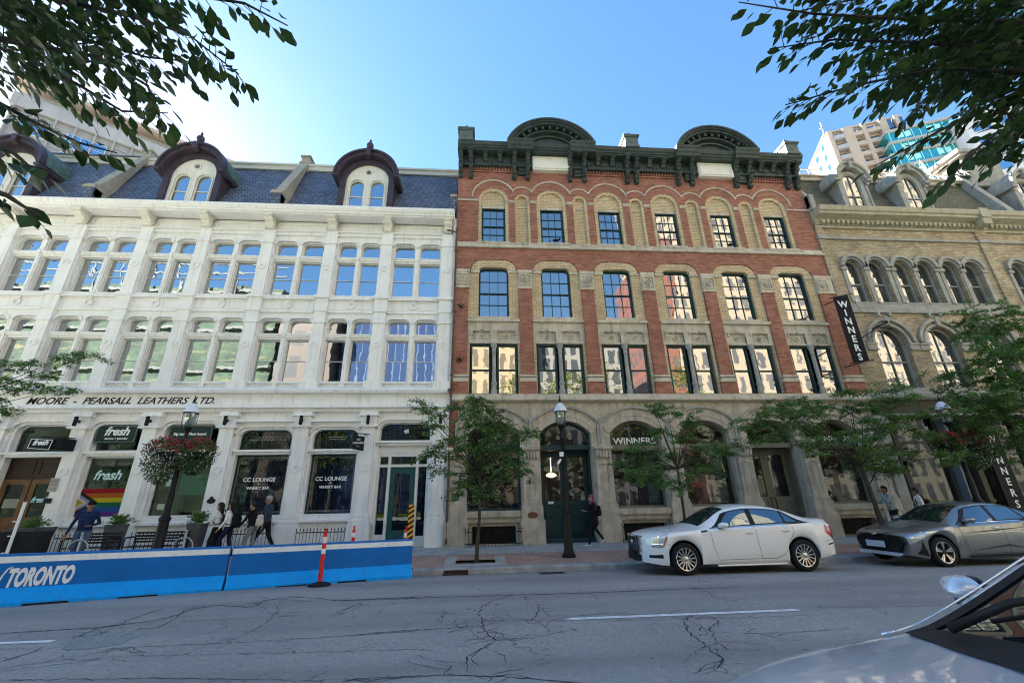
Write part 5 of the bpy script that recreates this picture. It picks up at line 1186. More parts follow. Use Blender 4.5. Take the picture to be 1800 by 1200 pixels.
street_tree('locust_tree', 'wide feathery tree with forked trunk between the white sedan and the grey sedan', (12.1, 13.03, -.09), (12.0, 2.3), cl(T3, 13.03, .56, q, .7), 31000, .072, K['leafB'], 3, .25, .075, group='street trees on the far pavement')
T4 = [(18.8,7.2),(19.8,7.2),(17.6,6.5),(18.7,6.3),(19.5,6.1),(17.5,5.7),(18.6,5.3),(17.5,4.7),(18.7,4.5),(16.7,4.5),(17.5,3.9),(18.1,3.3),(17.7,2.8),(16.7,3.6),(16.9,5.4),(20.5,6.5),(20.3,5.2),(19.8,4.2),(19.2,3.4),(19.5,2.6),(20.6,3.2),(18.9,7.8),(20.2,8.0),(17.9,5.2),(18.1,4.1),(18.9,5.8),(19.5,4.8),(16.2,4.2),(21,7.2),(21.4,5.8)]
street_tree('locust_tree', 'large full tree filling the right edge over the grey sedan', (19.6, 13.03, -.09), (19.5, 3.4), cl(T4, 13.03, .72, q, .9), 42000, .09, K['leafB'], 4, .35, .10, group='street trees on the far pavement')
T0 = [(-14.3,5.5),(-13.7,5.5),(-13.1,5.5),(-12.6,5.75),(-12.1,5.85),(-13.6,4.9),(-12.8,4.75),(-12.1,4.75),(-13.9,4.5),(-13.5,4.1),(-13.2,5.2),(-15,5.2),(-15.6,4.8),(-14.6,4.3),(-16.3,5.3),(-16.9,4.6),(-15.6,5.9),(-17.5,5.5),(-16.4,6.2),(-18,4.8)]
street_tree('locust_tree', 'thin feathery tree whose twigs cross the left edge over the shop lettering', (-16.5, 13.03, -.09), (-16.3, 3.8), cl(T0, 13.03, .42, q, .5), 14000, .065, K['leafB'], 5, .25, .06, group='street trees on the far pavement')
# overhanging elm branches close to the camera
BRN = [
('L',0.30,[(-2.74,1.60,4.13),(-2.24,1.60,3.99),(-1.94,1.60,3.93),(-1.54,1.60,3.79),(-1.23,1.60,3.52)]),
('L',0.16,[(-2.19,1.50,4.10),(-1.51,1.50,3.94),(-1.23,1.50,3.90),(-0.99,1.50,3.75)]),
('L',0.24,[(-2.72,1.70,3.84),(-2.33,1.70,3.66),(-2.06,1.70,3.51),(-1.81,1.70,3.35),(-1.59,1.70,3.35)]),
('L',0.20,[(-2.40,1.50,3.56),(-2.09,1.50,3.51),(-1.80,1.50,3.46),(-1.53,1.50,3.29),(-1.45,1.50,3.12)]),
('L',0.15,[(-2.88,1.90,3.71),(-2.44,1.90,3.46),(-2.17,1.90,3.33),(-1.96,1.90,3.27)]),
('L',0.16,[(-2.29,1.60,3.02),(-2.09,1.60,2.98),(-1.99,1.60,2.90),(-1.90,1.60,2.88)]),
('L',0.12,[(-2.06,1.50,2.72),(-1.89,1.50,2.66),(-1.81,1.50,2.61),(-1.74,1.50,2.57)]),
('L',0.30,[(-3.04,1.80,4.36),(-2.57,1.80,4.10),(-2.16,1.80,3.95),(-1.90,1.80,3.87),(-1.62,1.80,3.85)]),
('L',0.34,[(-3.50,2.10,4.72),(-3.03,2.10,4.42),(-2.73,2.10,4.34),(-2.47,2.10,4.41)]),
('L',0.17,[(-3.44,2.20,4.31),(-3.11,2.20,4.18),(-2.85,2.20,4.14),(-2.68,2.20,3.95)]),
('L',0.26,[(-2.77,1.70,4.41),(-2.28,1.70,4.31),(-1.90,1.70,4.15),(-1.67,1.70,4.07)]),
('L',0.38,[(-4.06,2.30,5.41),(-3.49,2.30,5.06),(-3.20,2.30,4.90),(-2.93,2.30,4.92)]),
('R',0.16,[(3.55,1.50,4.20),(2.54,1.50,4.13),(1.92,1.50,4.12),(1.48,1.50,4.18)]),
('R',0.24,[(3.64,1.60,4.09),(2.70,1.60,4.09),(2.13,1.60,4.07),(1.68,1.60,3.95)]),
('R',0.24,[(3.52,1.60,3.88),(2.72,1.60,3.87),(2.12,1.60,3.68),(1.66,1.60,3.50)]),
('R',0.14,[(3.74,1.70,4.03),(3.16,1.70,3.74),(2.63,1.70,3.45),(2.17,1.70,3.19)]),
('R',0.15,[(3.35,1.60,3.54),(2.86,1.60,3.36),(2.60,1.60,3.17),(2.41,1.60,2.99)]),
('R',0.34,[(4.53,1.90,4.99),(3.57,1.90,4.58),(3.01,1.90,4.30),(2.73,1.90,4.00)]),
('R',0.26,[(3.76,1.50,4.61),(2.83,1.50,4.39),(2.22,1.50,4.28),(1.82,1.50,4.13)]),
('R',0.32,[(4.89,2.10,5.13),(4.03,2.10,4.65),(3.50,2.10,4.42),(3.14,2.10,4.10)]),
('R',0.34,[(4.40,1.80,5.01),(3.61,1.80,4.74),(2.98,1.80,4.50),(2.47,1.80,4.23)]),
('R',0.30,[(4.96,2.20,4.99),(4.55,2.20,4.82),(4.13,2.20,4.59),(3.78,2.20,4.26)]),
('R',0.26,[(4.12,1.90,4.21),(3.73,1.90,3.96),(3.47,1.90,3.69),(3.27,1.90,3.44)]),
('R',0.36,[(5.53,2.30,5.81),(4.78,2.30,5.50),(4.27,2.30,5.38),(3.73,2.30,5.11)]),
('R',0.20,[(3.48,1.70,3.53),(3.22,1.70,3.47),(3.20,1.70,3.65),(3.02,1.70,3.68)]),
('R',0.36,[(4.76,2.00,4.96),(4.30,2.00,4.85),(3.93,2.00,4.69),(3.67,2.00,4.55)]),

]
def overhang(side, label, node, foot, seed):
    rs = np.random.RandomState(seed); t = thing('elm_tree', label, 'tree', foot, 'elm trees overhanging from the near side')
    tr = MB(); tr.tube([foot, (foot[0], foot[1], 1.5), (foot[0]*.98, foot[1]+.2, 3.2), node], [.22, .17, .13, .08], 12); tr.build('trunk', K['bark'], t, smooth=True)
    b = MB(); P_, D_, N_, S_ = [], [], [], []
    for sd_, sp, pts in BRN:
        if sd_ != side: continue
        pts = [Vector(p) for p in pts]; b.tube([Vector(node)]+pts, [.03]+[.014-.011*i/(len(pts)-1) for i in range(len(pts))], 5)
        for i in range(len(pts)-1):
            a, c = pts[i], pts[i+1]; L = (c-a).length; k = max(2, int(L/(.031 if side == 'L' else .025))); ax = (c-a).normalized()
            for j in range(k):
                tt = (j+rs.rand()*.6)/k; p = a.lerp(c, tt); sgn = 1 if j % 2 else -1
                fr = (i+tt)/(len(pts)-1); tl = sp*(1.1-.75*fr)*(.5+.8*rs.rand())
                perp = ax.cross(Vector((0, 0, 1))).normalized()*sgn
                dv = (ax*(.7+.3*rs.rand())+perp*(.7+.3*rs.rand())+Vector((0, 0, -.15+.3*rs.normal()))).normalized()
                nl = max(1, int(tl/.038))
                if nl > 1: b.tube([p, p+dv*tl*.5, p+dv*tl+Vector((0, 0, -.1*tl))], [.003, .002, .0012], 3)
                for m in range(nl):
                    f_ = (m+1)/nl; pp = p+dv*tl*f_*1.0+Vector((0, 0, -.1*tl*f_*f_)); s2 = 1 if m % 2 else -1; pr = dv.cross(Vector((0, 0, 1)))*s2
                    ld = dv*.8+pr*.75+Vector(rs.normal(size=3)*.22)+Vector((0, 0, -.35))
                    if m == nl-1: ld = dv+Vector((0, 0, -.3))
                    P_.append(tuple(pp)); D_.append(tuple(ld)); N_.append(tuple(Vector((0, 0, 1))+Vector(rs.normal(size=3)*.38))); S_.append(.076*(.55+.75*rs.rand()))
    b.build('branch_work', K['bark'], t, smooth=True)
    leafmesh('crown', np.array(P_), np.array(D_), np.array(N_), np.array(S_), K['leafA'], t, (OV, OF))
    print('leaves', side, len(P_))
overhang('L', 'elm boughs with large pointed leaves hanging into the top left of the view', (-3.6, .4, 4.4), (-4.4, -1.2, .03), 21)
overhang('R', 'elm boughs with large pointed leaves hanging into the top right of the view', (4.2, .9, 4.3), (5.6, -.9, .03), 22)
# trees of the park behind the camera (reflections)
K['leafS'] = leafmat('sunlit_park_leaves', (.10, .15, .02), (.16, .20, .03), .4)
qq = random.Random(8)
for i, (x, y, h) in enumerate(((-24, -11, 11), (-15, -12, 14), (-8, -10, 11), (-1, -13, 11), (6, -11, 14), (13, -12, 15.5), (21, -11, 15), (29, -12, 12), (38, -11, 12), (-36, -12, 11))):
    pts = [(x+qq.uniform(-3.2, 3.2), h*.35+qq.uniform(0, h*.6), y+qq.uniform(-2.4, 2.4), qq.uniform(1.1, 1.8)) for _ in range(18)]
    street_tree('park_tree', 'broad park tree on the lawn across the street', (x, y, .3), (x, h*.4), pts, 5000, .28, K['leafS'], 40+i, .5, .2, group='park trees across the street')
# planters
K['planter'] = M('grey_planter', (.10, .105, .11), .6, var=.2)
def planter(x, y, label, w=.36, h=1.0, seed=0):
    t = thing('planter', label, 'planter', (x, y, 0), 'tall grey planters along the white building'); rs = np.random.RandomState(seed)
    g = MB(); a, b = w*.36, w*.5
    for (z0, r0, z1, r1) in ((0, a, h-.04, b), (h-.04, b+.012, h, b+.012)):
        g.add([(x+sx*r*2*.5, y+sy*r*2*.5, z) for z, r in ((z0, r0), (z1, r1)) for sx, sy in ((-1, -1), (1, -1), (1, 1), (-1, 1))], [(0, 3, 2, 1), (4, 5, 6, 7), (0, 1, 5, 4), (1, 2, 6, 5), (2, 3, 7, 6), (3, 0, 4, 7)])
    g.build('pot', K['planter'], t); n = 900; P_ = []; D_ = []; S_ = []
    for k in range(85):
        a_ = rs.rand()*2*PI; el = rs.uniform(.3, 1.5); dv = np.array([math.cos(a_)*math.cos(el), math.sin(a_)*math.cos(el), math.sin(el)]); L = rs.uniform(.25, .58)
        for m in range(12):
            tt = (m+1)/12; P_.append(np.array([x, y, h])+dv*L*tt+np.array([0, 0, -.12*tt*tt*L/.3])+rs.normal(size=3)*.012); D_.append(dv+rs.normal(size=3)*.5+np.array([0, 0, -.3*tt])); S_.append(.07*(.6+rs.rand()*.7))
    leafmesh('foliage', np.array(P_), np.array(D_), nrand(rs, len(P_)), np.array(S_), K['leafB'], t)
planter(-14.2, 15.7, 'wide grey planter with green shrub in front of the brown wooden door', .75, .95, 1)
planter(-11.45, 15.35, 'tall grey planter with spiky shrub behind the man in the navy sweater', .42, 1.0, 2)
planter(-8.98, 15.3, 'tall grey planter with bushy shrub left of the four walkers', .42, 1.0, 3)
# ---------------------------------------------------------------- street furniture
K['tyre'] = M('tyre_rubber', (.014, .014, .015), .8, var=.3, vs=8)
K['domew'] = M('white_lamp_dome', (.75, .78, .82), .35, var=.05); K['lampglass'] = glassy('lamp_glass', (.25, .22, .16), refl=.2, through=.6, wave=0)
def street_lamp(x, y, label, dome=True):
    t = thing('street_lamp', label, 'street lamp', (x, y, -.06), 'old-fashioned lamps on the far pavement')
    g = MB(); g.lathe([(.20, 0), (.20, .06), (.16, .09), (.15, .16), (.13, .2), (.125, 1.18), (.145, 1.2), (.145, 1.27), (.10, 1.32), (.085, 1.45), (.085, 1.9), (.07, 2.0), (.06, 3.3), (.075, 3.32), (.075, 3.38), (.05, 3.42), (.045, 3.62), (.09, 3.68), (.12, 3.72), (.12, 3.76)], (x, y, -.06), 16); g.build('post', K['iron'], t, smooth='auto')
    g = MB(); g.lathe([(.10, 0), (.15, .06), (.165, .42), (.165, .44)], (x, y, 3.70), 16); gl = g.build('glass_globe', K['lampglass'], t, smooth=True)
    g = MB(); g.lathe([(.035, 0), (.045, .12), (.045, .26), (.02, .30)], (x, y, 3.74), 10); g.build('bulb', M('frosted_bulb', (.7, .65, .5), .4), gl, smooth=True)
    g = MB()
    for k in range(4): a = k*PI/2+.5; g.tube([(x+r*math.cos(a), y+r*math.sin(a), z) for r, z in ((.11, 3.70), (.175, 3.78), (.19, 4.14))], .008, 4)
    g.tube([(x+.19*math.cos(a), y+.19*math.sin(a), 4.12) for a in np.linspace(0, 2*PI, 16, endpoint=False)], .012, 4, closed=True); g.build('cage', K['iron'], t)
    g = MB(); g.lathe([(.215, 0), (.215, .03), (.19, .10), (.12, .22), (.07, .27), (.05, .29)], (x, y, 4.13), 18); g.build('dome', K['domew'], t, smooth='auto')
    g = MB(); g.lathe([(.05, 0), (.06, .03), (.03, .06), (.045, .10), (.02, .14), (.008, .26), (.001, .28)], (x, y, 4.41), 10); g.build('finial', K['iron'], t, smooth=True); return t
lm = street_lamp(2.55, 13.34, 'black post lamp with white dome in front of the teal double doors')
g = MB(); g.box(2.20, 2.90, 13.30, 13.33, 3.08, 3.24); g.build('street_sign', K['black'], lm)
g = MB(); g.box(2.42, 2.54, 13.18, 13.28, 2.72, 2.86); g.tube([(2.42, 13.1, 2.62), (2.30, 12.95, 2.48)], .035, 8); g.build('camera_box', K['wtext'], lm)
street_lamp(-8.72, 13.3, 'black post lamp with white dome rising through the big flower baskets')
street_lamp(15.85, 13.3, 'black post lamp with white dome above the red flowers behind the grey sedan')
K['redf'] = M('red_petals', (.34, .02, .04), .6, var=.4, vs=20); K['whitef'] = M('white_petals', (.75, .75, .78), .6, var=.05); K['leafD'] = leafmat('basket_leaves', (.03, .08, .03), (.09, .15, .03), .3); K['leafY'] = leafmat('purple_basket_leaves', (.05, .02, .03), (.06, .09, .02), .25)
def basket(x, y, label, seed, r=.52, hang=.75, white=1.0):
    rs = np.random.RandomState(seed); t = thing('flower_basket', label, 'flower basket', (x, y, 2.95), 'flower baskets hung on the lamp posts')
    g = MB(); g.lathe([(.02, -.24), (.16, -.2), (.26, -.02), (.28, .02)], (x, y, 2.95), 14)
    for k in range(3): g.tube([(x+.26*math.cos(k*2.1), y+.26*math.sin(k*2.1), 2.95), (x, y, 3.35)], .006, 4)
    g.tube([(x, y, 3.35), (x-.0, y, 3.42)], .012, 4); g.build('bowl', K['iron'], t)
    def cloud(n, zlo, zhi, rr_, pw=.5):
        a = rs.rand(n)*2*PI; rad = rr_*rs.rand(n)**pw; z = zlo+(zhi-zlo)*rs.rand(n); k = np.sqrt(np.clip(1-((z-(2.98))/(np.where(z > 2.98, .42, hang)))**2, 0.03, 1)); return np.stack([x+np.cos(a)*rad*k, y+np.sin(a)*rad*k, z], 1)
    p = cloud(1900, 2.98-hang, 3.36, r, .35); leafmesh('foliage', p, nrand(rs, len(p))+np.array([0, 0, -.6]), nrand(rs, len(p)), .07*(.6+.8*rs.rand(len(p))), K['leafD'], t)
    p = cloud(190, 2.98, 3.38, r*1.04, .25); leafmesh('red_flowers', p, nrand(rs, len(p)), nrand(rs, len(p))*.4+np.array([0, -.8, .4]), .085*(.6+.8*rs.rand(len(p))), K['redf'], t)
    p = cloud(int(330*white), 2.98-hang, 2.95, r*.98, .2); leafmesh('white_flowers', p, nrand(rs, len(p)), nrand(rs, len(p))*.4+np.array([0, -1, .2]), .045*(.7+.6*rs.rand(len(p))), K['whitef'], t)
    p = cloud(260, 2.5, 3.0, r*.9, .3); leafmesh('dark_foliage', p, nrand(rs, len(p)), nrand(rs, len(p)), .07*(.6+.8*rs.rand(len(p))), K['leafY'], t)
basket(-9.12, 13.25, 'hanging basket of red and white flowers left of the lamp post near the walkers', 31, .56, .85, 1.2)
basket(-8.28, 13.3, 'hanging basket of red flowers and trailing leaves right of the lamp post near the walkers', 32, .52, .62, .35)
basket(15.45, 13.25, 'dim basket of red flowers on the left of the lamp behind the grey sedan', 33, .46, .6, .5); basket(16.45, 13.3, 'dim basket of red and white flowers right of the lamp behind the grey sedan', 34, .5, .8, .9)
# concrete barriers
K['blue'] = M('royal_blue_paint', (.003, .14, .46), .55, var=.12, vs=1.5, streak=.2, dirt=(.03, .06, .14), scuff=.5); K['lblue'] = M('sky_blue_paint', (.002, .33, .85), .55, var=.08, vs=1.5, streak=.3, dirt=(.05, .12, .2), scuff=.6); K['bwhite'] = M('white_band_paint', (.80, .81, .81), .5, var=.06, vs=3, streak=.3, scuff=.4)
def barrier(ax, ay, bx, by, za, zb_, label, endcap=False):
    """front base line from (ax,ay) to (bx,by)"""
    d = Vector((bx-ax, by-ay, 0)); L = d.length; u = d.normalized(); v = Vector((-u.y, u.x, 0)); v = v if v.y > 0 else -v
    t = thing('concrete_barrier', label, 'traffic barrier', (ax, ay, za), 'painted concrete barriers along the lane'); g = MB()
    prof = [(0, .0), (0, .08), (.15, .30), (.19, .70), (.197, .805), (.21, .84), (.37, .84), (.383, .805), (.39, .70), (.43, .30), (.58, .08), (.58, .0)]
    mt = [1, 1, 0, 2, 0, 0, 0, 2, 0, 1, 1]; ns = 10; rs_ = random.Random(int(abs(ax)*10)); n = len(prof)
    def P3(s, k, dz=0):
        a, z = prof[k]; b = Vector((ax, ay, za+(zb_-za)*s/L)); return b+u*s+v*a+Vector((0, 0, z+dz))
    st = [0, .05]+[L*i/ns for i in range(1, ns)]+[L-.05, L]
    notch = [(.9, 1.6), (L-1.7, L-1.0)]
    for i in range(len(st)-1):
        for k in range(n-1):
            vs = [P3(st[i], k), P3(st[i+1], k), P3(st[i+1], k+1), P3(st[i], k+1)]
            g.add(vs, [(0, 1, 2, 3)], mt[k])
    for s in (0, L):
        vs = [P3(s, k) for k in range(n)]; g.add(vs, [(0, 1, 10, 11), (1, 2, 9, 10)], 1); g.add(vs, [(2, 3, 8, 9), (3, 4, 7, 8), (4, 5, 6, 7)], 0)
    g.add([P3(0, 0), P3(L, 0), P3(L, 11), P3(0, 11)], [(0, 1, 2, 3)], 1)
    for s0, s1 in notch:       # forklift slots and chipped feet
        c = P3((s0+s1)/2, 0); hw = (s1-s0)/2; g.add([c+u*(-hw)-v*.004+Vector((0, 0, 0)), c+u*hw-v*.004, c+u*(hw-.06)-v*.004+Vector((0, 0, .055)), c+u*(-hw+.05)-v*.004+Vector((0, 0, .06))], [(0, 1, 2, 3)], 3)
    o = g.build('barrier_body', [K['blue'], K['lblue'], K['bwhite'], K['black']], t); return t, u, v
b1, _, _ = barrier(-5.22, 10.24, -1.60, 11.48, -.18, -.21, 'blue barrier with a white top stripe, its right end by the soil pit')
b2, u2_, v2_ = barrier(-8.92, 8.83, -5.26, 10.22, -.10, -.17, 'blue barrier lettered TORONTO at the left')
b3, _, _ = barrier(-12.6, 7.3, -8.96, 8.81, -.09, -.10, 'blue barrier continuing past the left edge of the view')
# lettering painted on the barrier face
ang = math.atan2(u2_.y, u2_.x)
def onface(s, z): return Vector((-8.92, 8.83, -.13))+u2_*s+v2_*(.15+.04*(z-.30)/.40-.006)+Vector((0, 0, z))
from mathutils import Euler
for k_, (ch, sz, s) in enumerate((('T', .34, .80),)): pass
o_ = text('TORONTO', .39, tuple(onface(.55, .345)), K['bwhite'], name='lettering', parent=b2, shear=.12, bold=.020, ext=.002, align='LEFT', rot=(PI/2-.1, 0, ang), sx=.46)
g = MB()      # two-tower emblem
g.tube([onface(0.24, .62), onface(0.28, .66), onface(0.34, .62), onface(0.40, .50), onface(0.44, .38)], [.006, .014, .016, .014, .01], 5); g.tube([onface(0.58, .66), onface(0.52, .62), onface(0.48, .52), onface(0.46, .38)], [.006, .016, .016, .01], 5)
g.build('emblem', K['bwhite'], b2)
# delineators
K['orange'] = M('orange_red_plastic', (.70, .035, .02), .45, var=.1, vs=6); K['band'] = M('white_reflective_band', (.8, .8, .78), .4, var=.05)
def delin(x, y, z, h, label, base=True):
    t = thing('delineator_post', label, 'traffic post', (x, y, z), 'orange traffic posts by the barriers'); g = MB()
    g.lathe([(.055, .04), (.05, .08), (.045, h*.55)], (x, y, z), 12, m=0); g.lathe([(.046, h*.55), (.046, h*.64)], (x, y, z), 12, m=1); g.lathe([(.045, h*.64), (.044, h*.74)], (x, y, z), 12, m=0); g.lathe([(.045, h*.74), (.045, h*.85)], (x, y, z), 12, m=1); g.lathe([(.044, h*.85), (.040, h*.92), (.018, h*.93), (.022, h*.97), (.035, h), (.001, h+.005)], (x, y, z), 12, m=0)
    g.build('post', [K['orange'], K['band']], t, smooth='auto')
    if base: g = MB(); g.lathe([(.001, 0), (.24, 0), (.24, .03), (.17, .05), (.07, .06), (.06, .08)], (x, y, z), 8); g.build('rubber_base', K['tyre'], t)
delin(-3.42, 10.52, rz(10.5)+.004, 1.12, 'orange and white traffic post standing in front of the blue barrier')
delin(-3.30, 12.35, -.09, 1.02, 'orange and white traffic post just behind the blue barrier, next to the front one'); delin(-1.92, 12.1, -.09, 1.0, 'orange traffic post behind the barrier end beside the striped panel')
g = MB(); x0 = -1.80
g.tube([(x0, 12.1, -.09), (x0, 12.1, .5)], .02, 6); t = thing('striped_marker', 'narrow black and yellow striped hazard panel behind the blue barrier end', 'hazard marker', (x0, 12.1, -.09)); g.build('stake', K['iron'], t)
g = MB(); K['yel'] = M('yellow_sheeting', (.75, .36, .03), .5, var=.05); zz = .30
g.box(x0-.075, x0+.075, 12.07, 12.08, .30, 1.42, 0)
for k in range(9):
    zb_ = .30+.125*k; g.add([(x0-.075, 12.066, zb_), (x0+.075, 12.066, zb_+.09), (x0+.075, 12.066, min(1.42, zb_+.15)), (x0-.075, 12.066, min(1.42, zb_+.06))], [(0, 1, 2, 3)], 1)
g.build('panel', [K['yel'], K['black']], t)
g = MB(); g.tube([(-12.2, 13.0, -.07), (-12.2, 13.0, 1.68)], .035, 10)
for z in (.45, .85, 1.2): g.tube([(-12.24, 12.98, z), (-12.3, 12.96, z)], .015, 5)
g.build('white_post', K['wtext'], base=(-12.2, 13, -.07), label='thin white upright post at the far left beside the black fabric screen', cat='post')
t = thing('fabric_screen', 'low black fabric patio screen at the far left in front of the planter', 'screen', (-13.6, 14, 0)); g = MB(); N = 20; vs = []
for i in range(N+1): x = -15.6+3.45*i/N; y = 14.0+.02*math.sin(i*1.3); vs += [(x, y, .06), (x, y+.02*math.sin(i*.9), .90-.015*math.sin(i*.8)**2)]
g.add(vs, [(2*i, 2*i+2, 2*i+3, 2*i+1) for i in range(N)]); g.build('fabric', M('black_screen_cloth', (.012, .012, .013), .8, var=.3), t, smooth=True)
g = MB()
for x in (-15.6, -13.9, -12.15): g.tube([(x, 14.03, -.02), (x, 14.03, .92)], .018, 6)
g.tube([(-15.6, 14.03, .90), (-12.15, 14.03, .90)], .014, 6); g.build('frame', K['iron'], t)
def bench(x, y, label, w=1.5):
    t = thing('bench', label, 'bench', (x, y, -.03), 'black metal benches by the white building'); g = MB()
    for k in range(5): g.box(x, x+w, y+.08*k, y+.08*k+.05, .40, .425)
    g.build('seat', K['iron'], t); g = MB()
    for k in range(4): g.box(x, x+w, y+.42+.012*k, y+.435+.012*k, .50+.08*k, .55+.08*k)
    g.build('backrest', K['iron'], t)
    for xx in (x+.02, x+w-.02):
        g = MB(); g.tube([(xx, y, -.03), (xx, y, .62), (xx, y+.04, .66), (xx, y+.40, .66), (xx, y+.46, .60), (xx, y+.46, -.03)], .022, 8); g.build('arm_frame', K['iron'], t, smooth=True)
bench(-12.15, 14.4, 'black metal bench behind the man in the navy sweater, beside the fabric screen', 1.3); bench(-10.45, 14.4, 'black metal bench between the two tall planters', 1.55)
def bikering(x, y, label):
    t = thing('bike_stand', label, 'bike stand', (x, y, -.04), 'post and ring bike stands'); g = MB(); g.tube([(x, y, -.04), (x, y, .82)], .032, 8); g.ball((x, y, .84), .04); g.build('post', K['colgrey2'], t, smooth=True)
    g = MB(); g.tube([(x+.27*math.cos(a), y-.03, .42+.27*math.sin(a)) for a in np.linspace(0, 2*PI, 24, endpoint=False)], .018, 6, closed=True); g.build('ring', K['colgrey2'], t, smooth=True)
K['colgrey2'] = M('galvanised_steel', (.42, .43, .44), .45, .5, var=.15)
bikering(-10.98, 13.6, 'grey ring and post bike stand beside the man in the navy sweater'); bikering(-8.25, 13.6, 'grey ring and post bike stand in front of the walkers')
# spear-topped railings before the basement lights
def railing(x0, x1, y, label, h=.74, group='spear railings before the basement windows'):
    t = thing('railing', label, 'railing', ((x0+x1)/2, y, 0), group); g = MB(); n = int((x1-x0)/.115)
    g.box(x0, x1, y-.008, y+.008, h-.17, h-.14); g.box(x0, x1, y-.008, y+.008, .08, .11); g.build('rails', K['iron'], t); g = MB()
    for k in range(n+1):
        x = x0+(x1-x0)*k/n; g.tube([(x, y, .0), (x, y, h-.08)], .009, 4); g.lathe([(.006, 0), (.026, .02), (.014, .05), (.001, .11)], (x, y, h-.10), 4)
    g.build('pickets', K['iron'], t)
railing(-6.28, -4.66, 16.28, 'black spear railing under the right CC LOUNGE window'); railing(-8.95, -7.15, 16.28, 'black spear railing behind the four walkers'); railing(-11.6, -9.9, 16.28, 'black spear railing behind the bench and the lamp with flowers'); railing(-14.0, -12.6, 16.28, 'black spear railing behind the man in the navy sweater')
railing(-.52, 1.48, 16.22, 'black spear railing left of the teal double doors', .62); railing(5.1, 7.12, 16.22, 'black spear railing behind the head of the white sedan', .66); railing(13.55, 15.3, 16.22, 'black spear railing between the white and the grey sedans', .66)
# signs on the white building
K['sgreen'] = M('dark_green_sign', (.012, .035, .032), .5, var=.1)
t = thing('shop_sign', 'rounded dark green fresh kitchen sign hung in the window arch above the pride flag', 'sign', (-13.45, 16.75, 4.05)); g = MB(); g.poly(rr(-14.15, -12.72, 3.72, 4.36, .08), 16.74, 16.79); g.build('panel', K['sgreen'], t)
g = MB(); frame(g, rr(-14.12, -12.75, 3.75, 4.33, .07), .012, 16.732, 16.74); g.build('rim_line', K['stone3'], t); text('fresh', .42, (-13.42, 16.73, 4.0), K['wtext'], parent=t, shear=.3, bold=.012); text('kitchen + juice bar', .105, (-13.38, 16.73, 3.84), K['wtext'], parent=t, bold=.002)
g = MB()
for x in (-13.8, -13.1): g.tube([(x, 16.77, 4.36), (x, 16.77, 4.55)], .012, 4)
g.build('hangers', K['iron'], t)
t = thing('shop_sign', 'rounded dark sign reading Big taste. Plant based. behind the lamp with flowers', 'sign', (-10.85, 16.75, 4.05)); g = MB(); g.poly(rr(-11.6, -10.05, 3.70, 4.34, .08), 16.74, 16.79); g.build('panel', K['sgreen'], t); g = MB(); frame(g, rr(-11.57, -10.08, 3.73, 4.31, .07), .012, 16.732, 16.74); g.build('rim_line', K['stone3'], t); text('Big taste. Plant based.', .135, (-10.82, 16.73, 3.98), K['wtext'], parent=t, bold=.003)
t = thing('blade_sign', 'small black fresh sign on an arm over the brown wooden door', 'sign', (-14.9, 15.9, 3.7)); g = MB(); g.poly([(-15.5, 3.42), (-14.74, 3.36), (-14.70, 3.74), (-15.46, 3.80)], 15.88, 15.93); g.build('panel', K['black'], t); g = MB(); frame(g, [(-15.47, 3.45), (-14.77, 3.39), (-14.73, 3.72), (-15.44, 3.77)], .016, 15.87, 15.88); g.build('rim_line', K['wtext'], t); text('fresh', .24, (-15.10, 15.87, 3.56), K['wtext'], parent=t, shear=.3, bold=.008); g = MB(); g.tube([(-15.2, 15.9, 3.84), (-14.6, 16.5, 3.86)], .018, 5); g.box(-14.75, -14.5, 15.95, 16.5, 3.4, 3.8); g.build('arm', K['black'], t)
t = thing('blade_sign', 'small black CC LOUNGE sign hung on a bracket left of the door numbered 45', 'sign', (-4.4, 15.9, 3.7)); g = MB(); g.poly([(-4.62, 3.32), (-4.22, 3.24), (-4.22, 3.76), (-4.62, 3.80)], 15.9, 15.94); g.build('panel', K['black'], t)
for s_2, z in (('CC', 3.62), ('LOUNGE', 3.50), ('—', 3.38)): text(s_2, .10, (-4.42, 15.89, z), K['wtext'], parent=t, bold=.002)
g = MB(); g.tube([(-4.85, 15.9, 3.90), (-4.05, 15.95, 3.84)], .016, 5); g.tube([(-4.3, 15.92, 3.86), (-4.28, 16.5, 3.86)], .016, 5); g.build('arm', K['iron'], t)
# pride flag in the window
t = thing('pride_flag', 'progress pride flag spread across the lower shop window behind the man', 'flag', (-13.35, 16.9, 1.7)); fx0, fx1, fz0, fz1 = -14.28, -12.66, 1.22, 2.14
def flagpoly(pts, y, nm, c): g = MB(); g.add([(p[0], y, p[1]) for p in pts], [tuple(range(len(pts)))]); g.build(nm, M('flag_'+nm, tuple(x*.72 for x in c), .8, var=.05), t)
H6 = (fz1-fz0)/6
for k, (nm, c) in enumerate((('violet_stripe', (.12, .03, .25)), ('blue_stripe', (.02, .10, .32)), ('green_stripe', (.01, .14, .06)), ('yellow_stripe', (.62, .52, .02)), ('orange_stripe', (.50, .14, .02)), ('red_stripe', (.38, .01, .02)))): flagpoly([(fx0, fz0+H6*k), (fx1, fz0+H6*k), (fx1, fz0+H6*(k+1)), (fx0, fz0+H6*(k+1))], 16.918, nm, c)
zm = (fz0+fz1)/2
for j, (nm, c, a) in enumerate((('black_chevron', (.012, .012, .012), 1.12), ('brown_chevron', (.10, .035, .015), .98), ('light_blue_chevron', (.20, .45, .68), .84), ('pink_chevron', (.62, .34, .45), .71), ('white_chevron', (.72, .72, .74), .59), ('yellow_triangle', (.58, .50, .03), .47))):
    k = a/1.12; flagpoly([(fx0, zm-(zm-fz0)*k), (fx0+a*.72, zm), (fx0, zm+(fz1-zm)*k)], 16.914-.003*j, nm, c)
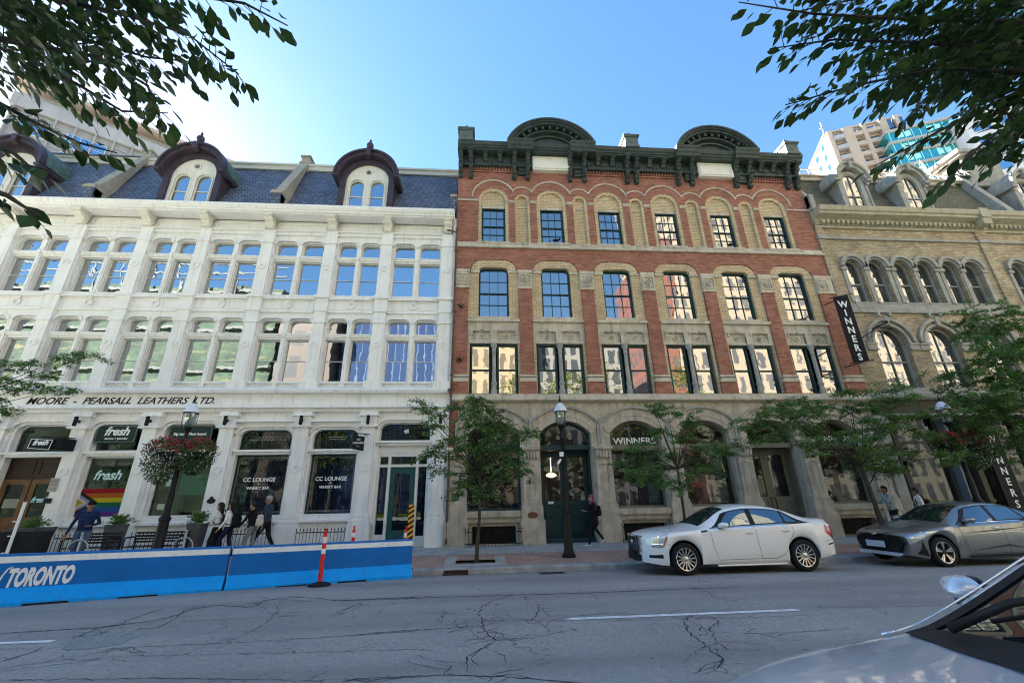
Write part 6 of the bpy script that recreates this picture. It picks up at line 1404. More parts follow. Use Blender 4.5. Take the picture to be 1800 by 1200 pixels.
g = MB(); g.tube([(fx0+.115+.06*math.cos(a), 16.893, zm+.06*math.sin(a)) for a in np.linspace(0, 2*PI, 16, endpoint=False)], .007, 4, closed=True); g.build('ring', M('flag_ring', (.2, .05, .25)), t)
text('fresh', .46, (-13.42, 16.90, 2.45), K['ctext'], name='window_lettering', shear=.3, bold=.012, label='large pale fresh lettering on the shop window above the pride flag', cat='lettering')
g = MB(); g.box(-14.9, -14.62, 16.47, 16.49, 2.05, 2.5)
for k in range(3): g.box(-14.88, -14.64, 16.46, 16.47, 2.10+.13*k, 2.20+.13*k, 1)
g.build('notice_board', [K['stone2'], M('notice_grey', (.3, .3, .27), .5)], base=(-14.7, 16.48, 2.3), label='narrow framed menu board on the white pilaster left of the pride flag', cat='notice board')
g = MB(); g.box(-14.9, -14.65, 16.465, 16.488, 1.68, 1.84); g.build('small_plaque', K['black'], base=(-14.8, 16.48, 1.76), label='small black plaque on the white pilaster under the menu board', cat='plaque')

# fallen leaves and grit in the gutter
rs_l = np.random.RandomState(77); n_l = 420; xl = rs_l.uniform(-2.2, 3.2, n_l)*np.where(rs_l.rand(n_l) > .5, 1, .6); yl = 11.95-np.abs(rs_l.normal(size=n_l))*.13
pl_ = np.stack([xl, yl, np.array([rz(y) for y in yl])+.006], 1); K['litter'] = M('dry_leaf_litter', (.10, .065, .03), .9, var=.6, vs=20)
lo_ = leafmesh('leaf_litter', pl_, np.stack([rs_l.normal(size=n_l), rs_l.normal(size=n_l), np.zeros(n_l)+.03], 1), np.array([0, 0, 1])+rs_l.normal(size=(n_l, 3))*.15, .035*(.4+rs_l.rand(n_l)), K['litter'], None); prop(lo_, kind='stuff', label='dry leaf litter lying along the gutter by the storm drain', cat='litter')
# ---------------------------------------------------------------- cars
def paint(name, col, metal=.0, rough=.35, coat=1.0):
    m, n, l, p = newmat(name); p.inputs['Base Color'].default_value = (*col, 1); p.inputs['Metallic'].default_value = metal; p.inputs['Roughness'].default_value = rough
    p.inputs['Coat Weight'].default_value = coat; p.inputs['Coat Roughness'].default_value = .03
    v = coords(n, l); f = noise(n, l, v, 1.5, 4); r_ = ramp(n, l, f, [(.3, (rough*.8,)*3), (.7, (min(1, rough*1.25),)*3)]); l.new(r_, p.inputs['Roughness'])
    return m
K['pearl'] = paint('pearl_white_paint', (.86, .86, .85), 0, .3); K['graph'] = paint('graphite_paint', (.25, .255, .265), .65, .3); K['silver'] = paint('silver_paint', (.62, .66, .74), .3, .3)
K['rim'] = M('alloy', (.62, .60, .56), .25, .9, var=.05); K['rimd'] = M('dark_alloy', (.05, .05, .055), .4, .6); K['chrome'] = M('chrome', (.75, .76, .78), .12, 1, var=.02)
K['trim'] = M('black_trim', (.012, .012, .013), .6, var=.2, spec=.25); K['carglass'] = glassy('car_window_glass', (.012, .016, .018), refl=.26, tint=(.8, .92, 1), wave=.0); K['lamp'] = glassy('headlamp_glass', (.30, .31, .33), refl=.45, wave=0)
K['tail'] = M('red_tail_lamp', (.45, .015, .02), .2, var=.05, coat=1); K['amber'] = M('amber_reflector', (.55, .16, .03), .3); K['plate'] = M('white_number_plate', (.62, .68, .78), .5, var=.1)
def lin(tab, x):
    if x <= tab[0][0]: return tab[0][1]
    for (a, b), (c, d) in zip(tab, tab[1:]):
        if x <= c: t = (x-a)/(c-a); return b+(d-b)*t
    return tab[-1][1]
def smooth(tab, x):
    """Catmull-Rom-like smooth interpolation of a table"""
    n = len(tab)
    if x <= tab[0][0]: return tab[0][1]
    if x >= tab[-1][0]: return tab[-1][1]
    for i in range(n-1):
        if x <= tab[i+1][0]:
            x0, y0 = tab[i]; x1, y1 = tab[i+1]; h = x1-x0; t = (x-x0)/h
            def sl(k):
                if k <= 0: return (tab[1][1]-tab[0][1])/(tab[1][0]-tab[0][0])
                if k >= n-1: return (tab[-1][1]-tab[-2][1])/(tab[-1][0]-tab[-2][0])
                a = (tab[k][1]-tab[k-1][1])/(tab[k][0]-tab[k-1][0]); b = (tab[k+1][1]-tab[k][1])/(tab[k+1][0]-tab[k][0])
                return 0 if a*b <= 0 else 2*a*b/(a+b)
            m0, m1 = sl(i)*h, sl(i+1)*h
            return (2*t**3-3*t*t+1)*y0+(t**3-2*t*t+t)*m0+(-2*t**3+3*t*t)*y1+(t**3-t*t)*m1
def car(P, label, X, Y, Z, paintmat):
    """local x runs from the nose to the tail, y=0 the centre line; the near side is -y"""
    t = thing('parked_car', label, 'car', (0, 0, 0)); L = P['L']; wr = P['wr']; zc = P.get('zc', wr); ar = wr+.055; wx = P['wx']
    def prof(x):
        zt = smooth(P['top'], x); w = smooth(P['w'], x); zb = min(smooth(P['belt'], x), zt-.012); wt = min(smooth(P['wt'], x), w-.02); cr = lin(P['crown'], x); zte = max(zt-cr, zb+.006)
        wb = w-lin(P['bin'], x); zlo = lin(P['low'], x); ks = [(0, zt), (.35*wt, zt-.10*cr), (.7*wt, zt-.42*cr), (.9*wt, zt-.74*cr), (wt, zte), (wt+(wb-wt)*.5, zte+(zb-zte)*.46), (wb, zb), (w-.012, zb-.055), (w, zb-.14), (w+.005, .62), (w-.006, .46), (w-.02, .33), (w-.06, zlo+.015), (w-.12, zlo), (0, zlo+.01)]
        zs_ = [k[1] for k in ks[7:]]
        for i in range(7, len(ks)):      # keep the order down the side
            ks[i] = (ks[i][0], min(ks[i][1], ks[i-1][1]-.004) if i < len(ks)-1 else ks[i][1])
        za = None; fl = 0
        for c in wx:
            if abs(x-c) < ar: za = zc+math.sqrt(ar*ar-(x-c)**2)
            fl = max(fl, .02*max(0, 1-max(0, abs(x-c)-ar*.8)/.25))
        out = []
        for i, (y, z) in enumerate(ks):
            if i >= 7 and za is not None and za > zlo: z = zb-(zb-z)*(zb-za)/(zb-zlo)
            if 7 < i < 13: y += fl*(.3 if i == 8 else 1)
            out.append((y, z))
        return out
    xs = set(np.round(np.linspace(0, L, 60), 3)); xs |= {.008, .02, .035, .05, .07, .09, .115, .14, .17, .2, .24, .28, .33, L-.02, L-.05, L-.1, *P['ws'], *P['rw']}
    for c in wx:
        xs |= {round(c+ar*math.cos(a), 4) for a in np.linspace(.12, PI-.12, 15)}; xs |= {c-ar-.001, c-ar+.0015, c+ar+.001, c+ar-.0015}
    xs = sorted(xs); q = [xs[0]]
    for x in xs[1:]:
        if x-q[-1] > .0012: q.append(x)
    xs = q; PR = [prof(x) for x in xs]; n = len(PR[0]); body, gl, und, rgl = MB(), MB(), MB(), MB()
    nose = P.get('nose', 0)
    def pt(x, y, z): 
        k = max(0, 1-x/.5); return (x+nose*k*(abs(y)/.9)**2.2 - P.get('rake', 0)*k*(z-.5)*-1, y, z)
    def inws(xa, xb): return (P['ws'][0]-1e-3 <= xa and xb <= P['ws'][1]+1e-3)
    def inrw(xa, xb): return (P['rw'][0]-1e-3 <= xa and xb <= P['rw'][1]+1e-3)
    for i in range(len(xs)-1):
        for sgn in (-1, 1):
            for k in range(n-1):
                v = [pt(xs[i], sgn*PR[i][k][0], PR[i][k][1]), pt(xs[i+1], sgn*PR[i+1][k][0], PR[i+1][k][1]), pt(xs[i+1], sgn*PR[i+1][k+1][0], PR[i+1][k+1][1]), pt(xs[i], sgn*PR[i][k+1][0], PR[i][k+1][1])]
                f = (0, 1, 2, 3) if sgn < 0 else (3, 2, 1, 0)
                tgt = und if k >= n-3 else (gl if k < 3 and inws(xs[i], xs[i+1]) else rgl if k < 3 and inrw(xs[i], xs[i+1]) else body); tgt.add(v, [f[::-1] if sgn < 0 else f[::-1]], 0)
    for xe, pr, s0 in ((xs[0], PR[0], 1), (xs[-1], PR[-1], -1)):
        for k in range(n-2):
            v = [pt(xe, -pr[k][0], pr[k][1]), pt(xe, pr[k][0], pr[k][1]), pt(xe, pr[k+1][0], pr[k+1][1]), pt(xe, -pr[k+1][0], pr[k+1][1])]; body.add(v, [(0, 1, 2, 3)], 0)
    def fin(mb, name, mt, parent=t, sm='auto'):
        o = mb.build(name, mt, parent, base=(0, 0, 0) if parent is t else None, smooth=sm)
        bm_ = bmesh.new(); bm_.from_mesh(o.data); bmesh.ops.remove_doubles(bm_, verts=bm_.verts, dist=.0006); bmesh.ops.recalc_face_normals(bm_, faces=bm_.faces); bm_.to_mesh(o.data); bm_.free()
        for p_ in o.data.polygons: p_.use_smooth = True
        o.data.set_sharp_from_angle(angle=R(34)); return o
    B = fin(body, 'body', paintmat); fin(und, 'underbody', K['trim']); fin(gl, 'windscreen', K['carglass']); fin(rgl, 'rear_window', K['carglass'])
    # helpers that lay things on the near/far side surface
    def sy(x, z):
        pr = prof(x)
        for a, b in zip(pr[4:-1], pr[5:]):
            if b[1] <= z <= a[1] and a[1]-b[1] > 1e-6: tt = (a[1]-z)/(a[1]-b[1]); return a[0]+(b[0]-a[0])*tt
        return pr[6][0] if z > pr[6][1] else pr[12][0]
    def dlo(x, tt, off):      # point between belt and roof rail
        pr = prof(x); a, b = pr[6], pr[4]; m_ = pr[5]
        if tt < .5: p0 = (a[0]+(m_[0]-a[0])*tt*2, a[1]+(m_[1]-a[1])*tt*2)
        else: p0 = (m_[0]+(b[0]-m_[0])*(tt-.5)*2, m_[1]+(b[1]-m_[1])*(tt-.5)*2)
        return (p0[0]+off, p0[1]+off*.3)
    def glassband(mb, x0, x1, t0, t1, off, sgn, slant0=0, slant1=0, N=16):
        vs = []
        for i in range(N+1):
            for j in range(4):
                tj = j/3; tt = t0+(t1-t0)*tj; x = (x0+slant0*tj)+((x1+slant1*tj)-(x0+slant0*tj))*i/N; y, z = dlo(x, tt, off); vs.append(pt(x, sgn*y, z))
        fs = [(i*4+j, (i+1)*4+j, (i+1)*4+j+1, i*4+j+1) for i in range(N) for j in range(3)]
        mb.add(vs, [f if sgn < 0 else f[::-1] for f in fs])
    def ribbon(mb, pts, w, sgn, off=.003, m=0):
        q_ = []
        for (a, b), (c, d) in zip(pts, pts[1:]):
            k = max(2, int(math.hypot(c-a, d-b)/.05)); q_ += [(a+(c-a)*i/k, b+(d-b)*i/k) for i in range(k)]
        q_.append(pts[-1]); vs = []
        for i, (x, z) in enumerate(q_):
            x2, z2 = q_[min(i+1, len(q_)-1)]; x1, z1 = q_[max(i-1, 0)]; l_ = math.hypot(x2-x1, z2-z1) or 1; nx, nz = -(z2-z1)/l_*w/2, (x2-x1)/l_*w/2
            vs += [pt(x+nx, sgn*(sy(x+nx, z+nz)+off), z+nz), pt(x-nx, sgn*(sy(x-nx, z-nz)+off), z-nz)]
        mb.add(vs, [(2*i, 2*i+1, 2*i+3, 2*i+2) for i in range(len(q_)-1)], m)
    def patch(mb, lo, hi, sgn, off=.004, N=10, m=0):
        """area between two polylines lo and hi (x,z) with equal x-parameter"""
        vs = []
        for i in range(N+1):
            u = i/N
            def at(pl):
                d = u*(len(pl)-1); k = min(int(d), len(pl)-2); f = d-k; return (pl[k][0]+(pl[k+1][0]-pl[k][0])*f, pl[k][1]+(pl[k+1][1]-pl[k][1])*f)
            a, b = at(lo), at(hi)
            for j in range(4): x = a[0]+(b[0]-a[0])*j/3; z = a[1]+(b[1]-a[1])*j/3; vs.append(pt(x, sgn*(sy(x, z)+off), z))
        mb.add(vs, [(i*4+j, (i+1)*4+j, (i+1)*4+j+1, i*4+j+1) for i in range(N) for j in range(3)], m)
    P['detail'](locals())
    # wheels
    for c in wx:
        for sgn in (-1, 1):
            yo = sgn*(smooth(P['w'], c)-.0); ax = (0, sgn, 0)
            w_ = MB(); w_.lathe([(wr*.70, -.20), (wr*.93, -.205), (wr, -.17), (wr, -.04), (wr*.95, -.008), (wr*.82, .0), (wr*.70, -.012)], (c, yo, zc), 40, axis=ax, caps=False); wh = w_.build('wheel', K['tyre'], t, base=(0, 0, 0), smooth=True)
            r_ = MB(); r_.lathe([(wr*.72, -.012), (wr*.70, -.004), (wr*.66, -.012), (wr*.63, -.05), (wr*.60, -.16)], (c, yo, zc), 32, axis=ax, m=0, caps=False); r_.lathe([(wr*.62, -.13), (.02, -.14)], (c, yo, zc), 24, axis=ax, m=1)
            P['spokes'](r_, c, yo, zc, wr, sgn); r_.build('rim', [K['rim'], K['trim'], K['rimd']], wh, smooth='auto')
    t.location = (X, Y, Z)
    return t
def spoke(mb, c, yo, zc, a, r0, r1, w0, w1, sgn, y0=-.02, y1=-.015, m=0, d=.02):
    dx, dz = math.cos(a), math.sin(a); nx, nz = -dz, dx
    vs = []
    for r, w, yy in ((r0, w0, y0), (r1, w1, y1)):
        for s in (-1, 1):
            for dd in (0, d): vs.append((c+dx*r+nx*w*s/2, yo+sgn*(yy-dd), zc+dz*r+nz*w*s/2))
    mb.add(vs, [(0, 2, 6, 4), (1, 5, 7, 3), (0, 4, 5, 1), (2, 3, 7, 6), (0, 1, 3, 2), (4, 6, 7, 5)], m)
def sp14(mb, c, yo, zc, wr, sgn):
    for k in range(14): a = 2*PI*k/14+.1; spoke(mb, c, yo, zc, a, .045, wr*.67, .030, .026 if k % 2 else .03, sgn, -.035, -.014)
    mb.lathe([(.001, -.015), (.03, -.018), (.055, -.03), (.06, -.06)], (c, yo, zc), 16, axis=(0, sgn, 0))
def sp5(mb, c, yo, zc, wr, sgn):
    for k in range(5):
        a = 2*PI*k/5+.3; spoke(mb, c, yo, zc, a, .03, wr*.68, .05, .10, sgn, -.035, -.014, 2); spoke(mb, c, yo, zc, a+.10, .05, wr*.68, .012, .055, sgn, -.030, -.008, 0); spoke(mb, c, yo, zc, a-.16, .06, wr*.67, .010, .03, sgn, -.030, -.010, 0)
    mb.lathe([(.001, -.02), (.03, -.02), (.045, -.04)], (c, yo, zc), 16, axis=(0, sgn, 0), m=2)
def mirror(E, x, z, mt, w=.11, yk=.0):
    for sgn in (-1, 1):
        mb = MB(); y0 = E['prof'](x)[6][0]
        q_ = w/.11; c = (x+.02, sgn*(y0+.02+.09*q_), z)
        prs = []
        for i, (dx, s) in enumerate(((-.085, .25), (-.07, .7), (-.03, .95), (.03, 1.0), (.07, .96), (.085, .9))):
            prs.append([(c[0]+dx*q_+.02*math.cos(a), c[1]+sgn*w*s*math.cos(a), c[2]+.068*q_*s*math.sin(a)+.01*math.cos(a)) for a in np.linspace(0, 2*PI, 14, endpoint=False)])
        vs = [p for r in prs for p in r]; fs = [(i*14+k, i*14+(k+1) % 14, (i+1)*14+(k+1) % 14, (i+1)*14+k) for i in range(5) for k in range(14)]+[tuple(range(14)), tuple(5*14+k for k in range(14))]
        mb.add(vs, fs); m_ = mb.build('wing_mirror', mt, E['t'], base=(0, 0, 0), smooth=True); sb_ = m_.modifiers.new('sub', 'SUBSURF'); sb_.levels = 2; sb_.render_levels = 2
        a = MB(); a.add([(x-.05, sgn*(y0-.03), z-.09), (x+.06, sgn*(y0-.03), z-.09), (x+.06, sgn*(y0+.08), z-.06), (x-.03, sgn*(y0+.08), z-.06), (x-.04, sgn*(y0-.03), z-.05), (x+.05, sgn*(y0-.03), z-.05), (x+.05, sgn*(y0+.08), z-.03), (x-.03, sgn*(y0+.08), z-.03)], [(0,1,2,3),(4,7,6,5),(0,4,5,1),(1,5,6,2),(2,6,7,3),(3,7,4,0)]); a.build('mirror_arm', K['trim'], m_); gs = MB(); gs.lathe([(.001, .0), (w*.9, .0), (w*.92, -.012)], (c[0]+.088*q_+.012, c[1], c[2]), 16, axis=(1, 0, 0), squash=.62); gs.build('mirror_glass', K['carglass'], m_)
def handles(E, pts):
    for x, z in pts:
        for sgn in (-1, 1):
            mb = MB(); y = E['sy'](x, z); mb.tube([(x-.10, sgn*(y-.01), z), (x-.08, sgn*(y+.028), z), (x, sgn*(y+.034), z+.003), (x+.08, sgn*(y+.028), z), (x+.10, sgn*(y-.01), z)], .012, 6); mb.build('door_handle', K['chrome'], E['t'], base=(0, 0, 0), smooth=True)
def D_white(E):
    t, gb, rb, pa, pt = E['t'], E['glassband'], E['ribbon'], E['patch'], E['pt']
    for s in (-1, 1):
        g = MB(); gb(g, 1.62, 4.02, .015, .90, .006, s, .42, -.42, 24); k = g.build('window_surround', K['trim'], t, base=(0, 0, 0), smooth=True)
        for x0, x1, sl0, sl1 in ((1.80, 2.63, .40, .03), (2.76, 3.48, .03, .03), (3.53, 3.82, .03, -.28)):
            q = MB(); gb(q, x0, x1, .07, .84, .010, s, sl0, sl1, 10); q.build('side_window', K['carglass'], k, smooth=True)
        g = MB(); rb(g, [(1.60, .965), (2.4, .985), (3.3, 1.012), (4.05, 1.035)], .018, s, .012); g.build('chrome_strip', K['chrome'], t, base=(0, 0, 0))
        g = MB(); rb(g, [(1.58, .94), (1.60, .6), (1.66, .42), (1.70, .30)], .008, s); rb(g, [(2.68, 1.0), (2.70, .6), (2.74, .30)], .008, s); rb(g, [(3.58, 1.0), (3.62, .86), (3.50, .66), (3.42, .52), (3.30, .38), (3.10, .30)], .008, s); rb(g, [(1.70, .30), (3.12, .30)], .008, s); rb(g, [(4.36, .62), (4.66, .66)], .007, s); rb(g, [(.52, .66), (.62, .60)], .006, s)
        g.build('door_seams', K['trim'], t, base=(0, 0, 0))
        g = MB(); rb(g, [(1.68, .40), (2.4, .405), (3.34, .43)], .022, s, .006); g.build('sill_moulding', E['paintmat'], t, base=(0, 0, 0))
        g = MB(); pa(g, [(.07, .585), (.24, .57), (.38, .60)], [(.09, .775), (.32, .83), (.62, .885)], s, .007); h = g.build('headlight', K['lamp'], t, base=(0, 0, 0), smooth=True)
        g = MB(); pa(g, [(.31, .585), (.38, .60)], [(.53, .865), (.61, .88)], s, .011, 4); g.build('amber_reflector', K['amber'], h)
        g = MB(); pa(g, [(.04, .36), (.34, .36)], [(.04, .42), (.32, .44)], s, .006); g.build('fog_lamp', K['trim'], t, base=(0, 0, 0))
        g = MB(); pa(g, [(4.44, .82), (4.66, .62)], [(4.46, 1.06), (4.68, 1.02)], s, .006, 8); g.build('tail_light', K['tail'], t, base=(0, 0, 0), smooth=True)
        g = MB(); rb(g, [(4.44, .55), (4.62, .58)], .03, s, .006); g.build('side_marker', K['trim'], t, base=(0, 0, 0))
        g = MB(); rb(g, [(1.36, .895), (1.52, .915)], .03, s, .008); g.build('fender_vent', K['trim'], t, base=(0, 0, 0))
        g = MB(); pa(g, [(1.66, .17), (3.35, .17)], [(1.66, .27), (3.36, .27)], s, .02); g.build('side_skirt', E['paintmat'], t, base=(0, 0, 0), smooth=True)
    g = MB(); g.box(-.022, .04, -.42, .42, .50, .80, 0)
    for k in range(7): g.box(-.036, -.015, -.42, .42, .525+.04*k, .535+.04*k, 1)
    for k in range(9): y = -.40+.1*k; g.box(-.045, -.012, y-.006, y+.006, .50, .80, 1)
    for a in ((-.44, -.425, .49, .81), (.425, .44, .49, .81), (-.44, .44, .80, .815), (-.44, .44, .485, .50)): g.box(-.04, .03, a[0], a[1], a[2], a[3], 1)
    g.v = [(x+.24*(abs(y)/.9)**2.2+.004, y, z) for x, y, z in g.v]
    g.build('grille', [K['trim'], K['chrome']], t, base=(0, 0, 0))
    g = MB(); g.box(-.03, .03, -.38, .38, .27, .40, 0); g.box(-.05, -.02, -.26, .26, .38, .50, 0); g.build('lower_intake', K['trim'], t, base=(0, 0, 0))
    g = MB(); g.lathe([(.001, .02), (.05, .015), (.06, 0)], (-.035, 0, .66), 14, axis=(-1, 0, 0)); g.build('badge', K['chrome'], t, base=(0, 0, 0))
    mirror(E, 1.86, 1.02, E['paintmat']); handles(E, [(2.52, .84), (3.43, .87)])
WHITE = dict(L=4.68, wr=.335, wx=(.91, 3.79), nose=.24, rake=0,
    top=[(0, .79), (.06, .83), (.25, .885), (.7, .95), (1.30, 1.01), (1.42, 1.04), (2.22, 1.405), (2.75, 1.465), (3.3, 1.43), (3.62, 1.36), (4.25, 1.145), (4.48, 1.125), (4.61, 1.115), (4.66, 1.06), (4.68, 1.0)],
    w=[(0, .47), (.02, .58), (.05, .66), (.10, .73), (.18, .79), (.32, .845), (.55, .885), (1, .905), (2.5, .915), (3.8, .915), (4.36, .885), (4.58, .84), (4.69, .75)],
    belt=[(0, .765), (.12, .80), (.3, .84), (.8, .90), (1.4, .945), (2.5, .985), (3.6, 1.025), (4.4, 1.05), (4.87, .96)],
    wt=[(0, .40), (.05, .52), (.15, .60), (.3, .66), (1.2, .70), (1.5, .66), (2.2, .56), (3.0, .56), (3.6, .57), (4.2, .66), (4.6, .68), (4.87, .6)],
    crown=[(0, .03), (1.2, .05), (1.8, .07), (2.4, .06), (3.4, .06), (4.0, .05), (4.87, .03)], bin=[(0, .05), (1.2, .06), (1.8, .075), (3.6, .08), (4.4, .08), (4.87, .06)],
    low=[(0, .24), (.3, .20), (1.4, .20), (3.4, .20), (4.4, .26), (4.87, .36)], ws=(1.42, 2.2), rw=(3.6, 4.2), spokes=sp14, detail=D_white)
cw = car(WHITE, 'pearl white four-door sedan with chrome grille parked at the far kerb', 0, 0, 0, K['pearl'])
cw.location = (3.72, 11.08, -.145); cw.scale = (.975, .965, .985); cw.rotation_euler = (0, R(-.15), 0)
def D_grey(E):
    t, gb, rb, pa, pt = E['t'], E['glassband'], E['ribbon'], E['patch'], E['pt']
    for s in (-1, 1):
        g = MB(); gb(g, 1.42, 4.05, .015, .90, .006, s, .50, -.52, 24); k = g.build('window_surround', K['trim'], t, base=(0, 0, 0), smooth=True)
        for x0, x1, sl0, sl1 in ((1.62, 2.52, .46, .05), (2.62, 3.38, .05, -.06), (3.44, 3.86, -.04, -.38)):
            q = MB(); gb(q, x0, x1, .07, .84, .010, s, sl0, sl1, 10); q.build('side_window', K['carglass'], k, smooth=True)
        g = MB(); rb(g, [(1.45, .93), (2.4, .95), (3.3, .975), (4.1, 1.0)], .016, s, .012); g.build('chrome_strip', K['chrome'], t, base=(0, 0, 0))
        g = MB(); rb(g, [(1.42, .9), (1.46, .6), (1.54, .28)], .008, s); rb(g, [(2.58, .94), (2.60, .6), (2.62, .28)], .008, s); rb(g, [(3.5, .96), (3.50, .7), (3.36, .5), (3.2, .28)], .008, s); rb(g, [(1.54, .28), (3.2, .28)], .008, s); g.build('door_seams', K['trim'], t, base=(0, 0, 0))
        g = MB(); pa(g, [(1.35, .70), (2.4, .755), (3.4, .83)], [(1.35, .703), (2.4, .785), (3.4, .833)], s, .004, 18); pa(g, [(1.6, .34), (2.6, .42), (3.2, .34)], [(1.6, .345), (2.6, .46), (3.2, .345)], s, .004, 14); g.build('crease_shade', K['rimd'], t, base=(0, 0, 0), smooth=True)  # dark strips laid on the sides as the painted shade of creases
        g = MB(); pa(g, [(.03, .62), (.3, .625), (.62, .70)], [(.03, .68), (.34, .735), (.86, .80)], s, .008); g.build('headlight', K['lamp'], t, base=(0, 0, 0), smooth=True)
        g = MB(); pa(g, [(.10, .30), (.45, .24)], [(.24, .42), (.30, .60)], s, .006); g.build('bumper_vent', K['trim'], t, base=(0, 0, 0))
        g = MB(); pa(g, [(4.3, .80), (4.66, .78)], [(4.3, .87), (4.66, .88)], s, .006, 8); g.build('tail_light', K['tail'], t, base=(0, 0, 0), smooth=True)
        g = MB(); pa(g, [(1.5, .17), (3.3, .17)], [(1.5, .25), (3.3, .25)], s, .02); g.build('side_skirt', K['rimd'], t, base=(0, 0, 0), smooth=True)
    g = MB(); g.poly([(-.50, .30), (.50, .30), (.66, .52), (.58, .64), (-.58, .64), (-.66, .52)], -.02, .03)
    for v_ in range(len(g.v)): x, y, z = g.v[v_]; g.v[v_] = (y+.20*(abs(x)/.9)**2.2, x, z)
    g.build('grille', K['trim'], t, base=(0, 0, 0))
    g = MB(); g.box(-.05, -.03, -.26, .26, .40, .54); pl = g.build('number_plate', K['plate'], t, base=(0, 0, 0)); text('CKHV 482', .09, (-.056, 0, .435), M('blue_plate_characters', (.05, .1, .3)), parent=pl, rot=(PI/2, 0, -PI/2), ext=.002) if False else None
    g = MB(); g.lathe([(.055, 0), (.07, .006), (.06, .014)], (-.012, 0, .70), 18, axis=(-1, 0, .3), squash=.55); g.build('badge', K['chrome'], t, base=(0, 0, 0))
    g = MB(); g.add([(.02, -.62, .26), (.02, .62, .26), (-.03, .55, .23), (-.03, -.55, .23), (.03, -.62, .30), (.03, .62, .30)], [(0, 1, 2, 3), (0, 4, 5, 1)]); g.build('front_lip', K['silver'], t, base=(0, 0, 0))
    mirror(E, 1.66, 1.0, E['paintmat']); handles(E, [(2.40, .82), (3.30, .85)])
GREY = dict(L=4.67, wr=.325, wx=(.86, 3.58), nose=.22, rake=0,
    top=[(0, .70), (.06, .74), (.25, .80), (.7, .88), (1.15, .95), (1.25, .98), (2.10, 1.36), (2.6, 1.415), (3.1, 1.39), (3.5, 1.30), (4.15, 1.10), (4.45, 1.07), (4.6, 1.06), (4.65, 1.0), (4.67, .9)],
    w=[(0, .74), (.08, .80), (.22, .84), (.5, .88), (1, .905), (2.5, .912), (3.6, .912), (4.2, .885), (4.5, .84), (4.67, .76)],
    belt=[(0, .66), (.25, .73), (.8, .83), (1.3, .90), (2.5, .945), (3.4, .985), (4.2, 1.01), (4.67, .86)],
    wt=[(0, .58), (.3, .66), (1.1, .72), (1.35, .68), (2.1, .55), (2.9, .55), (3.5, .56), (4.1, .66), (4.45, .70), (4.67, .6)],
    crown=[(0, .03), (1.1, .05), (1.7, .07), (2.4, .06), (3.3, .06), (4.0, .05), (4.67, .03)], bin=[(0, .05), (1.1, .06), (1.7, .075), (3.4, .08), (4.2, .08), (4.67, .06)],
    low=[(0, .24), (.3, .19), (1.4, .18), (3.2, .18), (4.2, .26), (4.67, .36)], ws=(1.25, 2.08), rw=(3.45, 4.1), spokes=sp5, detail=D_grey)
cg = car(GREY, 'graphite grey fastback sedan parked behind the white sedan', 0, 0, 0, K['graph'])
cg.location = (9.95, 11.02, -.15); cg.rotation_euler = (0, 0, R(1.5)); cg.scale = (.99, .97, 1)
